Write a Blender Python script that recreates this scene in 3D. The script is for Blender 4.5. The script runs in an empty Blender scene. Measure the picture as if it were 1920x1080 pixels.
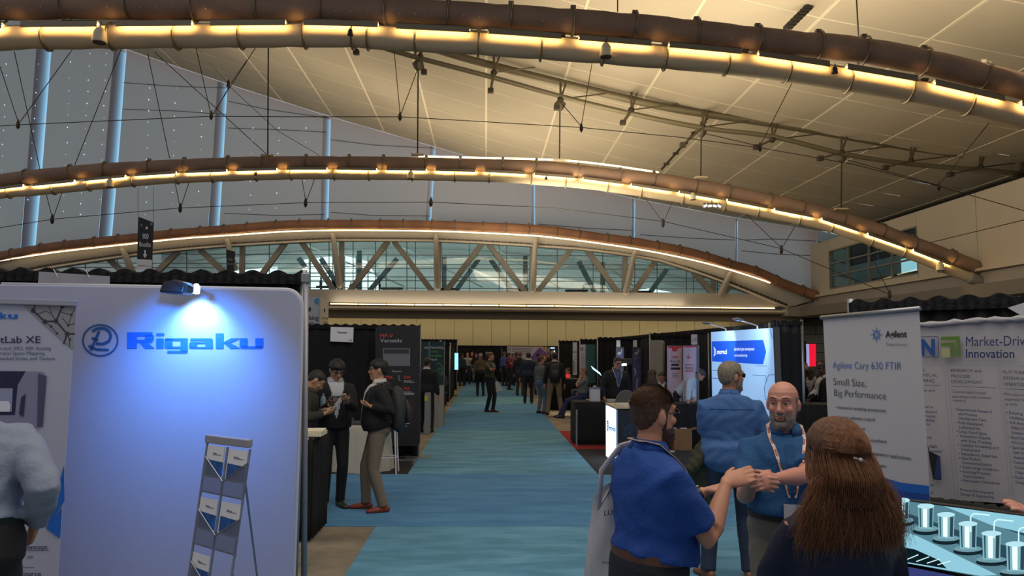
import bpy, math, random
import numpy as np
from mathutils import Vector, Matrix
random.seed(7)
R = math.radians
PI = math.pi
scene = bpy.context.scene
C = scene.collection
FPX = 1387.0
# ------------------------------------------------------------------ camera, world, exposure
cam_pos = Vector((0, 0, 1.9))
_yaw, _pitch, _roll = math.atan(48/FPX), math.atan(116/FPX), R(0.45)
_F = Vector((math.sin(_yaw)*math.cos(_pitch), math.cos(_yaw)*math.cos(_pitch), math.sin(_pitch)))
_Rt = _F.cross(Vector((0, 0, 1))).normalized()
_U = _Rt.cross(_F)
RT = _Rt*math.cos(_roll) + _U*math.sin(_roll)
UP = -_Rt*math.sin(_roll) + _U*math.cos(_roll)
cd = bpy.data.cameras.new('camera')
cam = bpy.data.objects.new('camera', cd)
C.objects.link(cam)
m3 = Matrix((RT, UP, -_F)).transposed()
cam.matrix_world = Matrix.Translation(cam_pos) @ m3.to_4x4()
cd.sensor_width = 36
cd.lens = 36*FPX/1920
cd.clip_end = 400
scene.camera = cam
vs = scene.view_settings
scene.display_settings.display_device = 'sRGB'
vs.view_transform = 'Standard'
vs.look = 'None'
vs.gamma = 1
vs.exposure = 0.35
vs.use_curve_mapping = False
world = bpy.data.worlds.new('world')
scene.world = world
world.use_nodes = True
wb = world.node_tree.nodes['Background']
wb.inputs[0].default_value = (0.70, 0.70, 0.76, 1)
wb.inputs[1].default_value = 0.42

def area_light(name, loc, look, sx, sy, power, col, spread=None):
    l = bpy.data.lights.new(name, 'AREA')
    l.shape = 'RECTANGLE'; l.size = sx; l.size_y = sy; l.energy = power; l.color = col
    if spread: l.spread = spread
    o = bpy.data.objects.new(name, l); C.objects.link(o)
    o.location = loc
    o.rotation_euler = (Vector(look)-Vector(loc)).to_track_quat('-Z', 'Y').to_euler()
    return o
def spot_light(name, loc, look, power, col, ang=60, blend=.6, rad=.03):
    l = bpy.data.lights.new(name, 'SPOT')
    l.energy = power; l.color = col; l.spot_size = R(ang); l.spot_blend = blend; l.shadow_soft_size = rad
    o = bpy.data.objects.new(name, l); C.objects.link(o)
    o.location = loc
    o.rotation_euler = (Vector(look)-Vector(loc)).to_track_quat('-Z', 'Y').to_euler()
    return o
# added overhead fill (warm), roof uplights, added fill in the hall beyond the glass
WARM = (1.0, .84, .60)
area_light('overhead_fill', (1.5, 4, 7.6), (1.5, 6, 0), 9, 6, 340, (1, .88, .72))
area_light('overhead_fill', (0, 24, 8.6), (0, 24, 0), 14, 10, 150, (1, .85, .66))
area_light('roof_uplight', (3, 30, 7.0), (7, 31, 14), 26, 3.5, 1250, WARM)
area_light('roof_uplight', (7, 18.2, 9.0), (9, 21, 12), 20, 1.6, 460, WARM)
area_light('roof_uplight', (-9, 36, 8.5), (-10, 38, 18), 18, 5, 650, WARM)  # added to brighten the left part of the roof
area_light('far_hall_fill', (-2, 68, 5.6), (-2, 71, 16), 44, 16, 3800, (.86, .96, 1))

area_light('far_hall_fill', (-2, 70, 10.2), (-2, 92, 7.5), 44, 2.5, 3600, (.88, .96, 1))
# ------------------------------------------------------------------ pixel -> world helpers
def ray(px, py):
    return _F + RT*((px-960)/FPX) + UP*((540-py)/FPX)
def U(px, py, Y):
    d = ray(px, py)
    return cam_pos + d*((Y-cam_pos.y)/d.y)
def UX(px, py, X):
    d = ray(px, py)
    return cam_pos + d*(X/d.x)
def UG(px, py, z=0):
    d = ray(px, py)
    return cam_pos + d*((z-cam_pos.z)/d.z)
class Plane:
    def __init__(s, a, b, up=(0, 0, 1)):
        s.p = Vector(a); s.u = (Vector(b)-Vector(a)).normalized(); s.v = Vector(up)
        n = s.u.cross(s.v).normalized()
        if n.dot(cam_pos - s.p) < 0: n = -n
        s.n = n
    def hit(s, px, py, off=0):
        d = ray(px, py)
        t = (s.p + s.n*off - cam_pos).dot(s.n)/d.dot(s.n)
        return cam_pos + d*t

# ------------------------------------------------------------------ materials
def lin(h):
    if isinstance(h, str):
        h = h.lstrip('#')
        c = [int(h[i:i+2], 16)/255 for i in (0, 2, 4)]
        return tuple(((x+.055)/1.055)**2.4 if x > .04045 else x/12.92 for x in c)
    return tuple(h)
_mc = {}
def mat(name, col, rough=.7, metal=0, bump=0, bscale=40, vary=0, vscale=8, emit=0, emitcol=None, trans=0, sheen=0, alpha=1, stretch=None, col2=None):
    if name in _mc: return _mc[name]
    m = bpy.data.materials.new(name); m.use_nodes = True
    nt = m.node_tree; b = nt.nodes['Principled BSDF']
    c = lin(col)
    b.inputs['Base Color'].default_value = (*c, 1)
    b.inputs['Roughness'].default_value = rough
    b.inputs['Metallic'].default_value = metal
    if sheen: b.inputs['Sheen Weight'].default_value = sheen
    if trans: b.inputs['Transmission Weight'].default_value = trans
    if alpha < 1: b.inputs['Alpha'].default_value = alpha
    if emit:
        b.inputs['Emission Color'].default_value = (*lin(emitcol or col), 1)
        b.inputs['Emission Strength'].default_value = emit
    if bump or vary:
        tc = nt.nodes.new('ShaderNodeTexCoord'); mp = nt.nodes.new('ShaderNodeMapping')
        nt.links.new(tc.outputs['Object'], mp.inputs[0])
        if stretch: mp.inputs['Scale'].default_value = stretch
    if bump:
        n = nt.nodes.new('ShaderNodeTexNoise'); n.inputs['Scale'].default_value = bscale; n.inputs['Detail'].default_value = 4
        bp = nt.nodes.new('ShaderNodeBump'); bp.inputs['Strength'].default_value = bump; bp.inputs['Distance'].default_value = .02
        nt.links.new(mp.outputs[0], n.inputs[0]); nt.links.new(n.outputs[0], bp.inputs['Height']); nt.links.new(bp.outputs[0], b.inputs['Normal'])
    if vary:
        n = nt.nodes.new('ShaderNodeTexNoise'); n.inputs['Scale'].default_value = vscale; n.inputs['Detail'].default_value = 5
        r = nt.nodes.new('ShaderNodeValToRGB')
        c2 = lin(col2) if col2 else tuple(x*(1-vary) for x in c)
        r.color_ramp.elements[0].position = .35; r.color_ramp.elements[0].color = (*c2, 1)
        r.color_ramp.elements[1].position = .65; r.color_ramp.elements[1].color = (*c, 1)
        nt.links.new(mp.outputs[0], n.inputs[0]); nt.links.new(n.outputs[0], r.inputs[0]); nt.links.new(r.outputs[0], b.inputs['Base Color'])
    _mc[name] = m
    return m
def glow(name, col, s):
    if name in _mc: return _mc[name]
    m = bpy.data.materials.new(name); m.use_nodes = True
    nt = m.node_tree; nt.nodes.clear()
    e = nt.nodes.new('ShaderNodeEmission'); o = nt.nodes.new('ShaderNodeOutputMaterial')
    e.inputs[0].default_value = (*lin(col), 1); e.inputs[1].default_value = s
    nt.links.new(e.outputs[0], o.inputs[0])
    _mc[name] = m
    return m

# ------------------------------------------------------------------ mesh builder
class MB:
    def __init__(s): s.v = []; s.f = []
    def add(s, vs, fs):
        n = len(s.v); s.v += [tuple(p) for p in vs]; s.f += [tuple(i+n for i in f) for f in fs]; return s
    def box(s, c, d, rz=0, M=None):
        x, y, z = d[0]/2, d[1]/2, d[2]/2
        P = [Vector((a, b, e)) for a in (-x, x) for b in (-y, y) for e in (-z, z)]
        Q = Matrix.Rotation(rz, 3, 'Z') if M is None else M
        P = [Q @ p + Vector(c) for p in P]
        return s.add(P, [(0, 1, 3, 2), (4, 6, 7, 5), (0, 4, 5, 1), (2, 3, 7, 6), (0, 2, 6, 4), (1, 5, 7, 3)])
    def bar(s, a, b, w, h=None):
        a, b = Vector(a), Vector(b); d = b-a; L = d.length
        if L < 1e-6: return s
        M = d.to_track_quat('X', 'Z').to_matrix()
        return s.box((a+b)/2, (L, w, h or w), M=M)
    def slab(s, pts, ex):
        pts = [Vector(p) for p in pts]; ex = Vector(ex); n = len(pts)
        q = pts + [p+ex for p in pts]
        fs = [tuple(range(n)), tuple(range(2*n-1, n-1, -1))] + [((i+1) % n, i, i+n, (i+1) % n+n) for i in range(n)]
        return s.add(q, fs)
    def tube(s, pts, r, k=8, cap=True, flat=1.0, up=None):
        pts = [Vector(p) for p in pts]; n = len(pts)
        rr = r if isinstance(r, (list, tuple)) else [r]*n
        vs = []; nrm = None
        for i, p in enumerate(pts):
            t = (pts[min(i+1, n-1)]-pts[max(i-1, 0)]).normalized()
            if nrm is None:
                a = Vector(up) if up else (Vector((0, 0, 1)) if abs(t.z) < .9 else Vector((1, 0, 0)))
                nrm = (a - t*a.dot(t)).normalized()
            else:
                nrm = (nrm - t*nrm.dot(t)).normalized()
            b = t.cross(nrm)
            rad = rr[i]; ra, rb = rad if isinstance(rad, tuple) else (rad, rad*flat)
            for j in range(k):
                w = 2*PI*j/k
                vs.append(p + nrm*(math.cos(w)*ra) + b*(math.sin(w)*rb))
        fs = [(i*k+j, i*k+(j+1) % k, (i+1)*k+(j+1) % k, (i+1)*k+j) for i in range(n-1) for j in range(k)]
        if cap: fs += [tuple(range(k-1, -1, -1)), tuple((n-1)*k+j for j in range(k))]
        return s.add(vs, fs)
    def lathe(s, c, prof, k=16, axis=None):
        c = Vector(c); Q = Vector(axis or (0, 0, 1)).to_track_quat('Z', 'Y').to_matrix()
        vs = []
        for r, z in prof:
            for j in range(k):
                w = 2*PI*j/k
                vs.append(c + Q @ Vector((r*math.cos(w), r*math.sin(w), z)))
        n = len(prof)
        fs = [(i*k+j, i*k+(j+1) % k, (i+1)*k+(j+1) % k, (i+1)*k+j) for i in range(n-1) for j in range(k)]
        fs += [tuple(range(k-1, -1, -1)), tuple((n-1)*k+j for j in range(k))]
        return s.add(vs, fs)
    def ball(s, c, r, k=12, h=8, M=None):
        c = Vector(c); r = r if isinstance(r, (tuple, list)) else (r, r, r)
        vs = []
        for i in range(h+1):
            a = PI*i/h
            for j in range(k):
                w = 2*PI*j/k
                p = Vector((r[0]*math.sin(a)*math.cos(w), r[1]*math.sin(a)*math.sin(w), r[2]*math.cos(a)))
                vs.append(c + (M @ p if M else p))
        fs = [(i*k+j, (i+1)*k+j, (i+1)*k+(j+1) % k, i*k+(j+1) % k) for i in range(h) for j in range(k)]
        return s.add(vs, fs)
def mesh_of(name, mb, off=Vector((0, 0, 0)), smooth=False):
    me = bpy.data.meshes.new(name)
    me.from_pydata([(p[0]-off[0], p[1]-off[1], p[2]-off[2]) for p in mb.v], [], mb.f)
    if smooth: me.polygons.foreach_set('use_smooth', [True]*len(me.polygons))
    me.update()
    return me
def root_off(parent):
    off = Vector((0, 0, 0)); p = parent
    while p is not None:
        off += Vector(p.location); p = p.parent
    return off
def obj(name, mb, m, parent=None, smooth=False, bevel=0, label=None, me=None, kind=None):
    """world-coordinate mesh -> object; a child keeps the same frame as its root"""
    off = root_off(parent)
    loc = Vector((0, 0, 0))
    if me is None:
        if parent is None and mb.v:      # origin at the base of the thing
            a = np.array(mb.v); loc = Vector(((a[:, 0].min()+a[:, 0].max())/2, (a[:, 1].min()+a[:, 1].max())/2, a[:, 2].min()))
        me = mesh_of(name, mb, off+loc, smooth)
    o = bpy.data.objects.new(name, me); C.objects.link(o)
    o.parent = parent; o.location = loc
    if m is not None: me.materials.append(m)
    if bevel:
        b = o.modifiers.new('b', 'BEVEL'); b.width = bevel; b.segments = 2; b.limit_method = 'ANGLE'
    if label: o['label'] = label
    if kind: o['kind'] = kind
    return o
def tag(o, label=None, cat=None, group=None, kind=None):
    if label: o['label'] = label
    if cat: o['category'] = cat
    if group: o['group'] = group
    if kind: o['kind'] = kind
    return o
def thing(name, label, cat, loc, group=None):
    o = bpy.data.objects.new(name, None); C.objects.link(o)
    o.location = loc; o.empty_display_size = .1
    return tag(o, label, cat, group)
def struct(name, mb, m, parent=None, **k):
    o = obj(name, mb, m, parent, **k)
    if parent is None: o['kind'] = 'structure'
    return o
def copy_tree(o, parent=None):
    c = o.copy(); C.objects.link(c); c.parent = parent
    for ch in list(o.children): copy_tree(ch, c)
    return c
# ------------------------------------------------------------------ lettering
_fc = {}
def glyphs(s, bold=0.0, align='LEFT', space=1.0, shear=0, lead=1.0):
    if 'M' in s: bold = 0
    key = (s, bold, align, space, shear, lead)
    if key in _fc: return _fc[key]
    cu = bpy.data.curves.new('t', 'FONT'); cu.body = s; cu.offset = bold; cu.align_x = align
    cu.space_character = space; cu.shear = shear; cu.resolution_u = 3; cu.space_line = lead
    o = bpy.data.objects.new('t', cu); C.objects.link(o)
    dg = bpy.context.evaluated_depsgraph_get()
    me = bpy.data.meshes.new_from_object(o.evaluated_get(dg))
    V = [(v.co.x, v.co.y) for v in me.vertices]; Fc = [tuple(p.vertices) for p in me.polygons]
    bpy.data.objects.remove(o); bpy.data.meshes.remove(me); bpy.data.curves.remove(cu)
    _fc[key] = (V, Fc)
    return _fc[key]
def text_px(mb, s, plane, l, r, base, cap, off=.004, bold=0.0, drop=0, shear=0):
    """letters whose box runs from pixel l to r, baseline at pixel row base (falling by drop to the right), capitals reach row cap"""
    V, Fc = glyphs(s, bold, shear=shear)
    if not V: return
    x0 = min(v[0] for v in V); x1 = max(v[0] for v in V)
    A = plane.hit(l, base, off); B = plane.hit(r, base+drop, off); T = plane.hit(l, cap, off)
    e = (B-A)/(x1-x0); f = (T-A)/.70
    mb.add([A + e*(x-x0) + f*y for x, y in V], Fc)
def text_at(mb, s, A, u, v, w, caph, bold=0.0):
    V, Fc = glyphs(s, bold)
    x0 = min(p[0] for p in V); x1 = max(p[0] for p in V)
    mb.add([A + u*((x-x0)/(x1-x0)*w) + v*(y/.7*caph) for x, y in V], Fc)
def poly_px(mb, plane, pts, off=.003, ex=.001):
    mb.slab([plane.hit(x, y, off) for x, y in pts], plane.n*ex)
def ring_px(mb, plane, cx, cy, rx, ry, w, off=.004, k=40, a0=0, a1=2*PI):
    n = k; vs = []
    for i in range(n+1):
        a = a0+(a1-a0)*i/n
        for q in (0, 1):
            vs.append(plane.hit(cx+(rx-w*q)*math.cos(a), cy+(ry-w*q)*math.sin(a), off))
    mb.add(vs, [(2*i, 2*i+1, 2*i+3, 2*i+2) for i in range(n)])
def stroke_px(mb, plane, pts, w, off=.004):
    for a, b in zip(pts, pts[1:]):
        dx, dy = b[0]-a[0], b[1]-a[1]; L = math.hypot(dx, dy) or 1
        nx, ny = -dy/L*w/2, dx/L*w/2
        mb.add([plane.hit(a[0]+nx, a[1]+ny, off), plane.hit(a[0]-nx, a[1]-ny, off), plane.hit(b[0]-nx, b[1]-ny, off), plane.hit(b[0]+nx, b[1]+ny, off)], [(0, 1, 2, 3)])
def cloth_strip(a, b, z0, z1, amp=.035, step=.14, th=.006, seed=0, ruffle=.03, flare=1.0, rows=5):
    """pleated hanging cloth between two floor points"""
    rnd = random.Random(seed)
    a, b = Vector((a[0], a[1], 0)), Vector((b[0], b[1], 0)); L = (b-a).length
    u = (b-a)/L; n = Vector((-u.y, u.x, 0)); k = max(4, int(L/step*5)); mb = MB()
    ph = [rnd.uniform(-.7, .7) for _ in range(k+1)]
    front = []
    for j in range(rows+1):
        z = z0+(z1-z0)*j/rows
        for i in range(k+1):
            s = L*i/k; w = math.sin(2*PI*s/step+ph[i]*.7)*amp*(1-.45*j/rows)*flare
            zz = z + (math.sin(s*37+seed)*ruffle*.5 if j == rows else 0)
            front.append(a+u*s+n*w+Vector((0, 0, zz)))
    m = k+1; N = len(front)
    vs = front+[p+n*th for p in front]
    fs = []
    for j in range(rows):
        for i in range(k):
            q = j*m+i; fs.append((q, q+1, q+m+1, q+m)); fs.append((N+q, N+q+m, N+q+m+1, N+q+1))
    for i in range(k):
        fs.append((i+1, i, N+i, N+i+1)); q = rows*m+i; fs.append((q, q+1, N+q+1, N+q))
    return mb.add(vs, fs)
# ================================================================== THE SETTING
M_floor = mat('floor_concrete_carpet', '#8d8270', .9, vary=.3, vscale=2.2, bump=.1, col2='#6a6358')
M_blueA = mat('carpet_blue', '#659cbc', .95, vary=.3, vscale=1.6, bump=.5, bscale=60, col2='#4b839e', stretch=(1, 3, 1))
M_blueB = mat('carpet_blue_deep', '#518ab4', .95, vary=.3, vscale=1.6, bump=.5, bscale=60, col2='#3f78a6', stretch=(1, 3, 1))
M_blk = mat('carpet_black', '#17171a', .95, bump=.4, bscale=80)
M_red = mat('carpet_red', '#8f1717', .95, bump=.4, bscale=80)
floor = struct('floor', MB().box((0, 30, -.15), (90, 90, .3)), M_floor)
def carpet(x0, x1, y0, y1, m, z=.008):
    return obj('carpet_strip', MB().box(((x0+x1)/2, (y0+y1)/2, z/2), (x1-x0, y1-y0, z)), m, floor, bevel=.003)
Y1, Y2 = UG(800, 988).y, UG(900, 890).y
xl, xr = -1.16, 1.74
carpet(xl, 7.0, -2, Y1-.01, M_blueA)
carpet(-9, 9, Y1+.01, Y2-.01, M_blueB)
ys = [Y2+.01, UG(900, 807).y, UG(900, 776).y, 22.5, 26, 30, 34, 39, 44]
for i in range(len(ys)-1):
    carpet(xl+.0, xr, ys[i], ys[i+1]-.02, M_blueA if i % 2 == 0 else M_blueB)
carpet(-4.6, xl-.01, Y2+.01, 13.6, M_blk, .006)
carpet(xr+.01, 5.2, Y2+.01, 14.4, M_blk, .006)
carpet(xr-.02, 5.2, 14.42, 17.6, M_red, .007)
carpet(5.4, 10, 9, 22, M_blk, .006)
# ---- roof: fabric panels between white seams, higher at the left
M_roof = mat('roof_fabric', '#aca18c', .85, vary=.12, vscale=.25)
M_seam = mat('roof_seam', '#cfc4ab', .8)
DW = 46.5
prof = [U(x, y, DW) for x, y in [(-250, -60), (0, 20), (232, 90), (428, 157), (620, 218), (817, 275), (1003, 328), (1192, 372), (1383, 408), (1560, 436)]]
px_ = [p.x for p in prof]; pz_ = [p.z for p in prof]
def roofz(x): return float(np.interp(x, px_, pz_)) + (0 if x < px_[-1] else 0)
ceiling = thing('ceiling', None, None, (0, 26, 0)); ceiling['kind'] = 'structure'
xs = []
gx = [U(x, 300, DW).x for x in (428, 620, 817, 1003, 1192, 1383)]
st = (gx[-1]-gx[0])/10
x = gx[0]-6*st
while x < 27: xs.append(x); x += st
rows = [DW-2.6*i for i in range(0, 18)]
for i in range(len(xs)-1):
    for j in range(len(rows)-1):
        x0, x1 = xs[i]+.03, xs[i+1]-.03; y1, y0 = rows[j]-.02, rows[j+1]+.02
        if y0 < 26 and (x1 < -3.4 and (y0 < 20 or x1 < -12)): continue
        n = 3; vs = []
        for a in range(n+1):
            xx = x0+(x1-x0)*a/n
            for yy in (y0, (y0+y1)/2, y1):
                sag = -.05*math.sin(PI*a/n)*(1 if yy not in (y0, y1) else .4)
                vs.append((xx, yy, roofz(xx)+sag))
        mb = MB().add(vs, [(a*3+b, a*3+b+1, a*3+b+4, a*3+b+3) for a in range(n) for b in range(2)])
        obj('roof_panel', mb, M_roof, ceiling, smooth=True)
sm = MB()
for x in xs: sm.add([(x-.05, rows[-1], roofz(x)-.015), (x+.05, rows[-1], roofz(x)-.015), (x+.05, DW, roofz(x)-.015), (x-.05, DW, roofz(x)-.015), (x-.05, rows[-1], roofz(x)+.03), (x+.05, rows[-1], roofz(x)+.03), (x+.05, DW, roofz(x)+.03), (x-.05, DW, roofz(x)+.03)],
                       [(0, 1, 2, 3), (0, 4, 5, 1), (1, 5, 6, 2), (3, 2, 6, 7), (0, 3, 7, 4), (4, 7, 6, 5)])
obj('roof_seam', sm, M_seam, ceiling, kind='stuff')
sm = MB()
for y in rows:
    for a, b in zip(xs, xs[1:]):
        sm.bar((a, y, roofz(a)), (b, y, roofz(b)), .05, .03)
obj('cross_seam', sm, M_seam, ceiling, kind='stuff')
# ---- cloth wall at the far end: long panels with daylight at each joint
def m_cloth():
    m = mat('shade_cloth', '#a39a9c', .9, bump=.35, bscale=.7, stretch=(.35, 1, 3.0)); nt = m.node_tree
    t = nt.nodes.new('ShaderNodeBsdfTranslucent'); t.inputs[0].default_value = (*lin('#dcae98'), 1); mx = nt.nodes.new('ShaderNodeMixShader'); mx.inputs[0].default_value = .42
    nt.links.new(nt.nodes['Principled BSDF'].outputs[0], mx.inputs[1]); nt.links.new(t.outputs[0], mx.inputs[2]); nt.links.new(mx.outputs[0], nt.nodes['Material Output'].inputs[0])
    return m
M_cl = m_cloth()
def m_sheer():
    m = bpy.data.materials.new('sheer_cloth'); m.use_nodes = True; nt = m.node_tree
    b = nt.nodes['Principled BSDF']; b.inputs['Base Color'].default_value = (*lin('#8b8a98'), 1); b.inputs['Roughness'].default_value = .9
    out = nt.nodes['Material Output']; mx = nt.nodes.new('ShaderNodeMixShader'); tr = nt.nodes.new('ShaderNodeBsdfTransparent')
    at = nt.nodes.new('ShaderNodeAttribute'); at.attribute_name = 'thin'
    nt.links.new(at.outputs['Fac'], mx.inputs[0]); nt.links.new(b.outputs[0], mx.inputs[1]); nt.links.new(tr.outputs[0], mx.inputs[2]); nt.links.new(mx.outputs[0], out.inputs[0])
    return m
M_sheer = m_sheer()
wall_back = thing('wall_back', None, None, (0, DW, 0)); wall_back['kind'] = 'structure'
bz_line = [(-300, 530), (-160, 512), (-60, 494), (0, 481), (70, 468), (120, 461), (230, 449), (335, 438), (435, 430), (540, 422), (640, 421), (792, 422), (887, 425), (985, 429), (1033, 433), (1128, 446), (1176, 452), (1223, 460), (1273, 469), (1321, 481), (1370, 496), (1420, 512), (1469, 534), (1519, 552), (1549, 562), (1600, 575)]
bx_ = [U(x, y+8, DW).x for x, y in bz_line]; bz_ = [U(x, y+8, DW).z for x, y in bz_line]
joints = [((-105, 0), (-135, 560), 26), ((100, 60), (60, 560), 26), ((240, 60), (203, 560), 24), ((428, 140), (405, 560), 20), ((621, 200), (611, 560), 15), ((817, 260), (805, 560), 10),
          ((1003, 320), (1003, 560), 7), ((1191, 360), (1191, 560), 6), ((1383, 400), (1384, 560), 4), ((1534, 425), (1534, 560), 0)]
for (ta, ba, wa), (tb, bb, wb_) in zip(joints, joints[1:]):
    vs = []; fs = []; n = 10; rws = 8
    A0, A1 = U(ba[0], ba[1], DW), U(ta[0], ta[1], DW)
    B0, B1 = U(bb[0], bb[1], DW), U(tb[0], tb[1], DW)
    def pt(s, t, dy=0):
        lo = A0.lerp(B0, s); hi = A1.lerp(B1, s)
        x = lo.x+(hi.x-lo.x)*t; zt = roofz(lo.x+(hi.x-lo.x))-.05
        zb = np.interp(lo.x+(hi.x-lo.x)*.3, bx_, bz_)
        return Vector((x, DW+dy, zb+(zt-zb)*t))
    wpx = wb_/FPX*DW; W = (B0-A0).length; s1 = 1-wpx/W if wpx else 1
    for j in range(rws+1):
        for i in range(n+1):
            s = s1*i/n
            vs.append(pt(s, j/rws, .10*math.sin(i*1.7+j*.6)*.4))
    fs = [(j*(n+1)+i, j*(n+1)+i+1, (j+1)*(n+1)+i+1, (j+1)*(n+1)+i) for j in range(rws) for i in range(n)]
    obj('cloth_panel', MB().add(vs, fs), M_cl, wall_back, smooth=True)
    if wpx:
        vs = []; th = []; n = 7
        for j in range(rws+1):
            tt = j/rws
            for i in range(n+1):
                s = s1+(1-s1)*i/n; e = i/n
                vs.append(pt(s, tt, 0)); th.append(min(1, e**3))
        o = obj('glow_edge', MB().add(vs, [(j*(n+1)+i, j*(n+1)+i+1, (j+1)*(n+1)+i+1, (j+1)*(n+1)+i) for j in range(rws) for i in range(n)]), M_sheer, wall_back)  # cloth fades out at the joint to imitate daylight's soft glow
        at = o.data.attributes.new('thin', 'FLOAT', 'POINT'); at.data.foreach_set('value', th)
M_sky = glow('daylight_window', '#8fc8ec', .9)
qs = [(a, float(np.interp(a, bx_, bz_))) for a in np.linspace(-42, 20.6, 24)]
struct('window_1', MB().add([(a, DW+.7, z) for a, z in qs]+[(a, DW+.7, max(z+.2, roofz(a)-.1)) for a, z in qs], [(i, i+1, 25+i, 24+i) for i in range(23)]), M_sky, wall_back)
# pinholes of daylight in the cloth and the dark stitch lines
ph = MB(); rn = random.Random(3)
for cx, x2, y0, y1 in [(12, -2, 120, 430), (72, 50, 120, 400), (133, 118, 95, 420), (168, 150, 100, 420), (200, 185, 100, 420), (280, 272, 165, 420), (330, 322, 165, 390), (380, 372, 180, 390), (474, 468, 240, 400), (523, 518, 240, 400), (573, 570, 240, 400)]:
    y = y0
    while y < y1:
        p = U(cx+(x2-cx)*(y-y0)/(y1-y0)+rn.uniform(-1, 1), y, DW-.12); r = rn.choice([.02, .03, .04])
        ph.box(p, (r*1.2, .01, r*1.6)); y += rn.uniform(20, 30)
obj('pinhole', ph, glow('pinhole_light', '#cfe6ff', 1.1), wall_back, kind='stuff')
wl = MB()
for pts in [[(232, 155), (330, 162), (425, 165)], [(232, 205), (330, 208), (425, 215)], [(428, 190), (500, 205), (618, 222)], [(428, 240), (540, 244), (612, 248)], [(620, 262), (700, 272), (812, 278)], [(820, 330), (900, 336), (1000, 345)],
            [(420, 400), (520, 404), (608, 402)], [(620, 398), (700, 404), (806, 405)], [(1200, 440), (1300, 447), (1380, 450)], [(1395, 450), (1450, 448), (1530, 452)], [(1390, 470), (1450, 476), (1530, 480)], [(1010, 420), (1100, 428), (1188, 432)]]:
    wl.tube([U(x, y, DW-.1) for x, y in pts], .022, 4)
obj('stitch_line', wl, mat('stitch', '#5b5a60', .9), wall_back, kind='stuff')
# ---- side wall at the right, with its window and the beam below it
WXr = 20.5
M_white = mat('wall_panel_white', '#b5aa96', .8, vary=.06, vscale=.4)
M_whiteD = mat('wall_ledge_grey', '#8f8880', .8)
M_dark = mat('dark_gap', '#15130f', .9)
def YX(px): return UX(px, 500, WXr).y
Ya, Yb = 45.9, 20.0
wr = struct('wall_right', MB().box((WXr+.25, (Ya+14)/2, 4.95), (.5, Ya-14, .9)), M_whiteD)
zt = 8.65
w0, w1 = YX(1555), YX(1721)       # window opening
zl, zh = UX(1640, 527, WXr).z, UX(1700, 430, WXr).z
cuts = [Ya, w0]+[w1]+[w1-4.3*i for i in range(1, 6)]
def wp(y0, y1, z0, z1): obj('wall_panel', MB().box((WXr+.15, (y0+y1)/2, (z0+z1)/2), (.3, abs(y1-y0)-.03, z1-z0-.03)), M_white, wr, bevel=.01)
wp(Ya, w0, 5.4, zt)
wp(w0, w1, 5.4, zl); wp(w0, w1, zh, zt)
for a, b in zip(cuts[2:], cuts[3:]):
    wp(a, b, 5.4, 7.0); wp(a, b, 7.0, zt)
obj('ledge', MB().box((WXr-.12, (Ya+14)/2, 5.35), (.3, Ya-14, .12)), M_white, wr)
obj('shade_infill', MB().box((WXr+2.6, (Ya+4)/2, 9.0), (.3, Ya-4, 3.2)), M_dark, wr)  # near-black box; shade of the unlit roof edge put into its colour
win = MB()
win2 = struct('window_2', MB().box((WXr+.12, (w0+w1)/2, (zl+zh)/2), (.02, w0-w1, zh-zl)), None)
def m_glass(name, tint, f=.12):
    m = bpy.data.materials.new(name); m.use_nodes = True; nt = m.node_tree; nt.nodes.clear()
    t = nt.nodes.new('ShaderNodeBsdfTransparent'); g = nt.nodes.new('ShaderNodeBsdfGlossy'); mx = nt.nodes.new('ShaderNodeMixShader'); o = nt.nodes.new('ShaderNodeOutputMaterial')
    t.inputs[0].default_value = (*lin(tint), 1); g.inputs['Roughness'].default_value = .03; mx.inputs[0].default_value = f
    nt.links.new(t.outputs[0], mx.inputs[1]); nt.links.new(g.outputs[0], mx.inputs[2]); nt.links.new(mx.outputs[0], o.inputs[0])
    return m
M_glass = m_glass('teal_glass', '#d3dcd8', .05)
win2.data.materials.append(M_glass)
M_mull = mat('mullion_grey', '#77786f', .6, .2)
for k in range(5):
    y = w0+(w1-w0)*k/4
    obj('mullion', MB().box((WXr+.05, y, (zl+zh)/2), (.12, .09, zh-zl)), M_mull, win2)
for k in range(4):
    obj('transom', MB().box((WXr+.05, (w0+w1)/2, zl+(zh-zl)*k/3), (.12, w0-w1, .08)), M_mull, win2)
# room behind the side window
rb = struct('wall_far_right_room', MB().box((27, 42, 8), (.2, 22, 6)), mat('office_wall', '#6f7f80', .8))
for yy in (36, 39.2, 42.4, 45.6):
    obj('pane', MB().box((26.85, yy, 7.2), (.05, 2.2, 1.5)), glow('office_daylight', '#9fd0e4', 1.4), rb)
obj('shelf_edge', MB().box((24, 40, 6.3), (1.2, 9, .15)), mat('office_dark', '#22262a', .7), rb)
for yy in (34, 40, 46):
    obj('lamp_strip', MB().box((24, yy, 9.0), (.15, 2.4, .06)), glow('office_strip', '#ffe2ae', 2.5), rb)
area_light('office_fill', (24, 40, 9.3), (24, 40, 5), 4, 14, 160, (.85, .95, 1))  # unseen lamp added to brighten the room behind the side window
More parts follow.
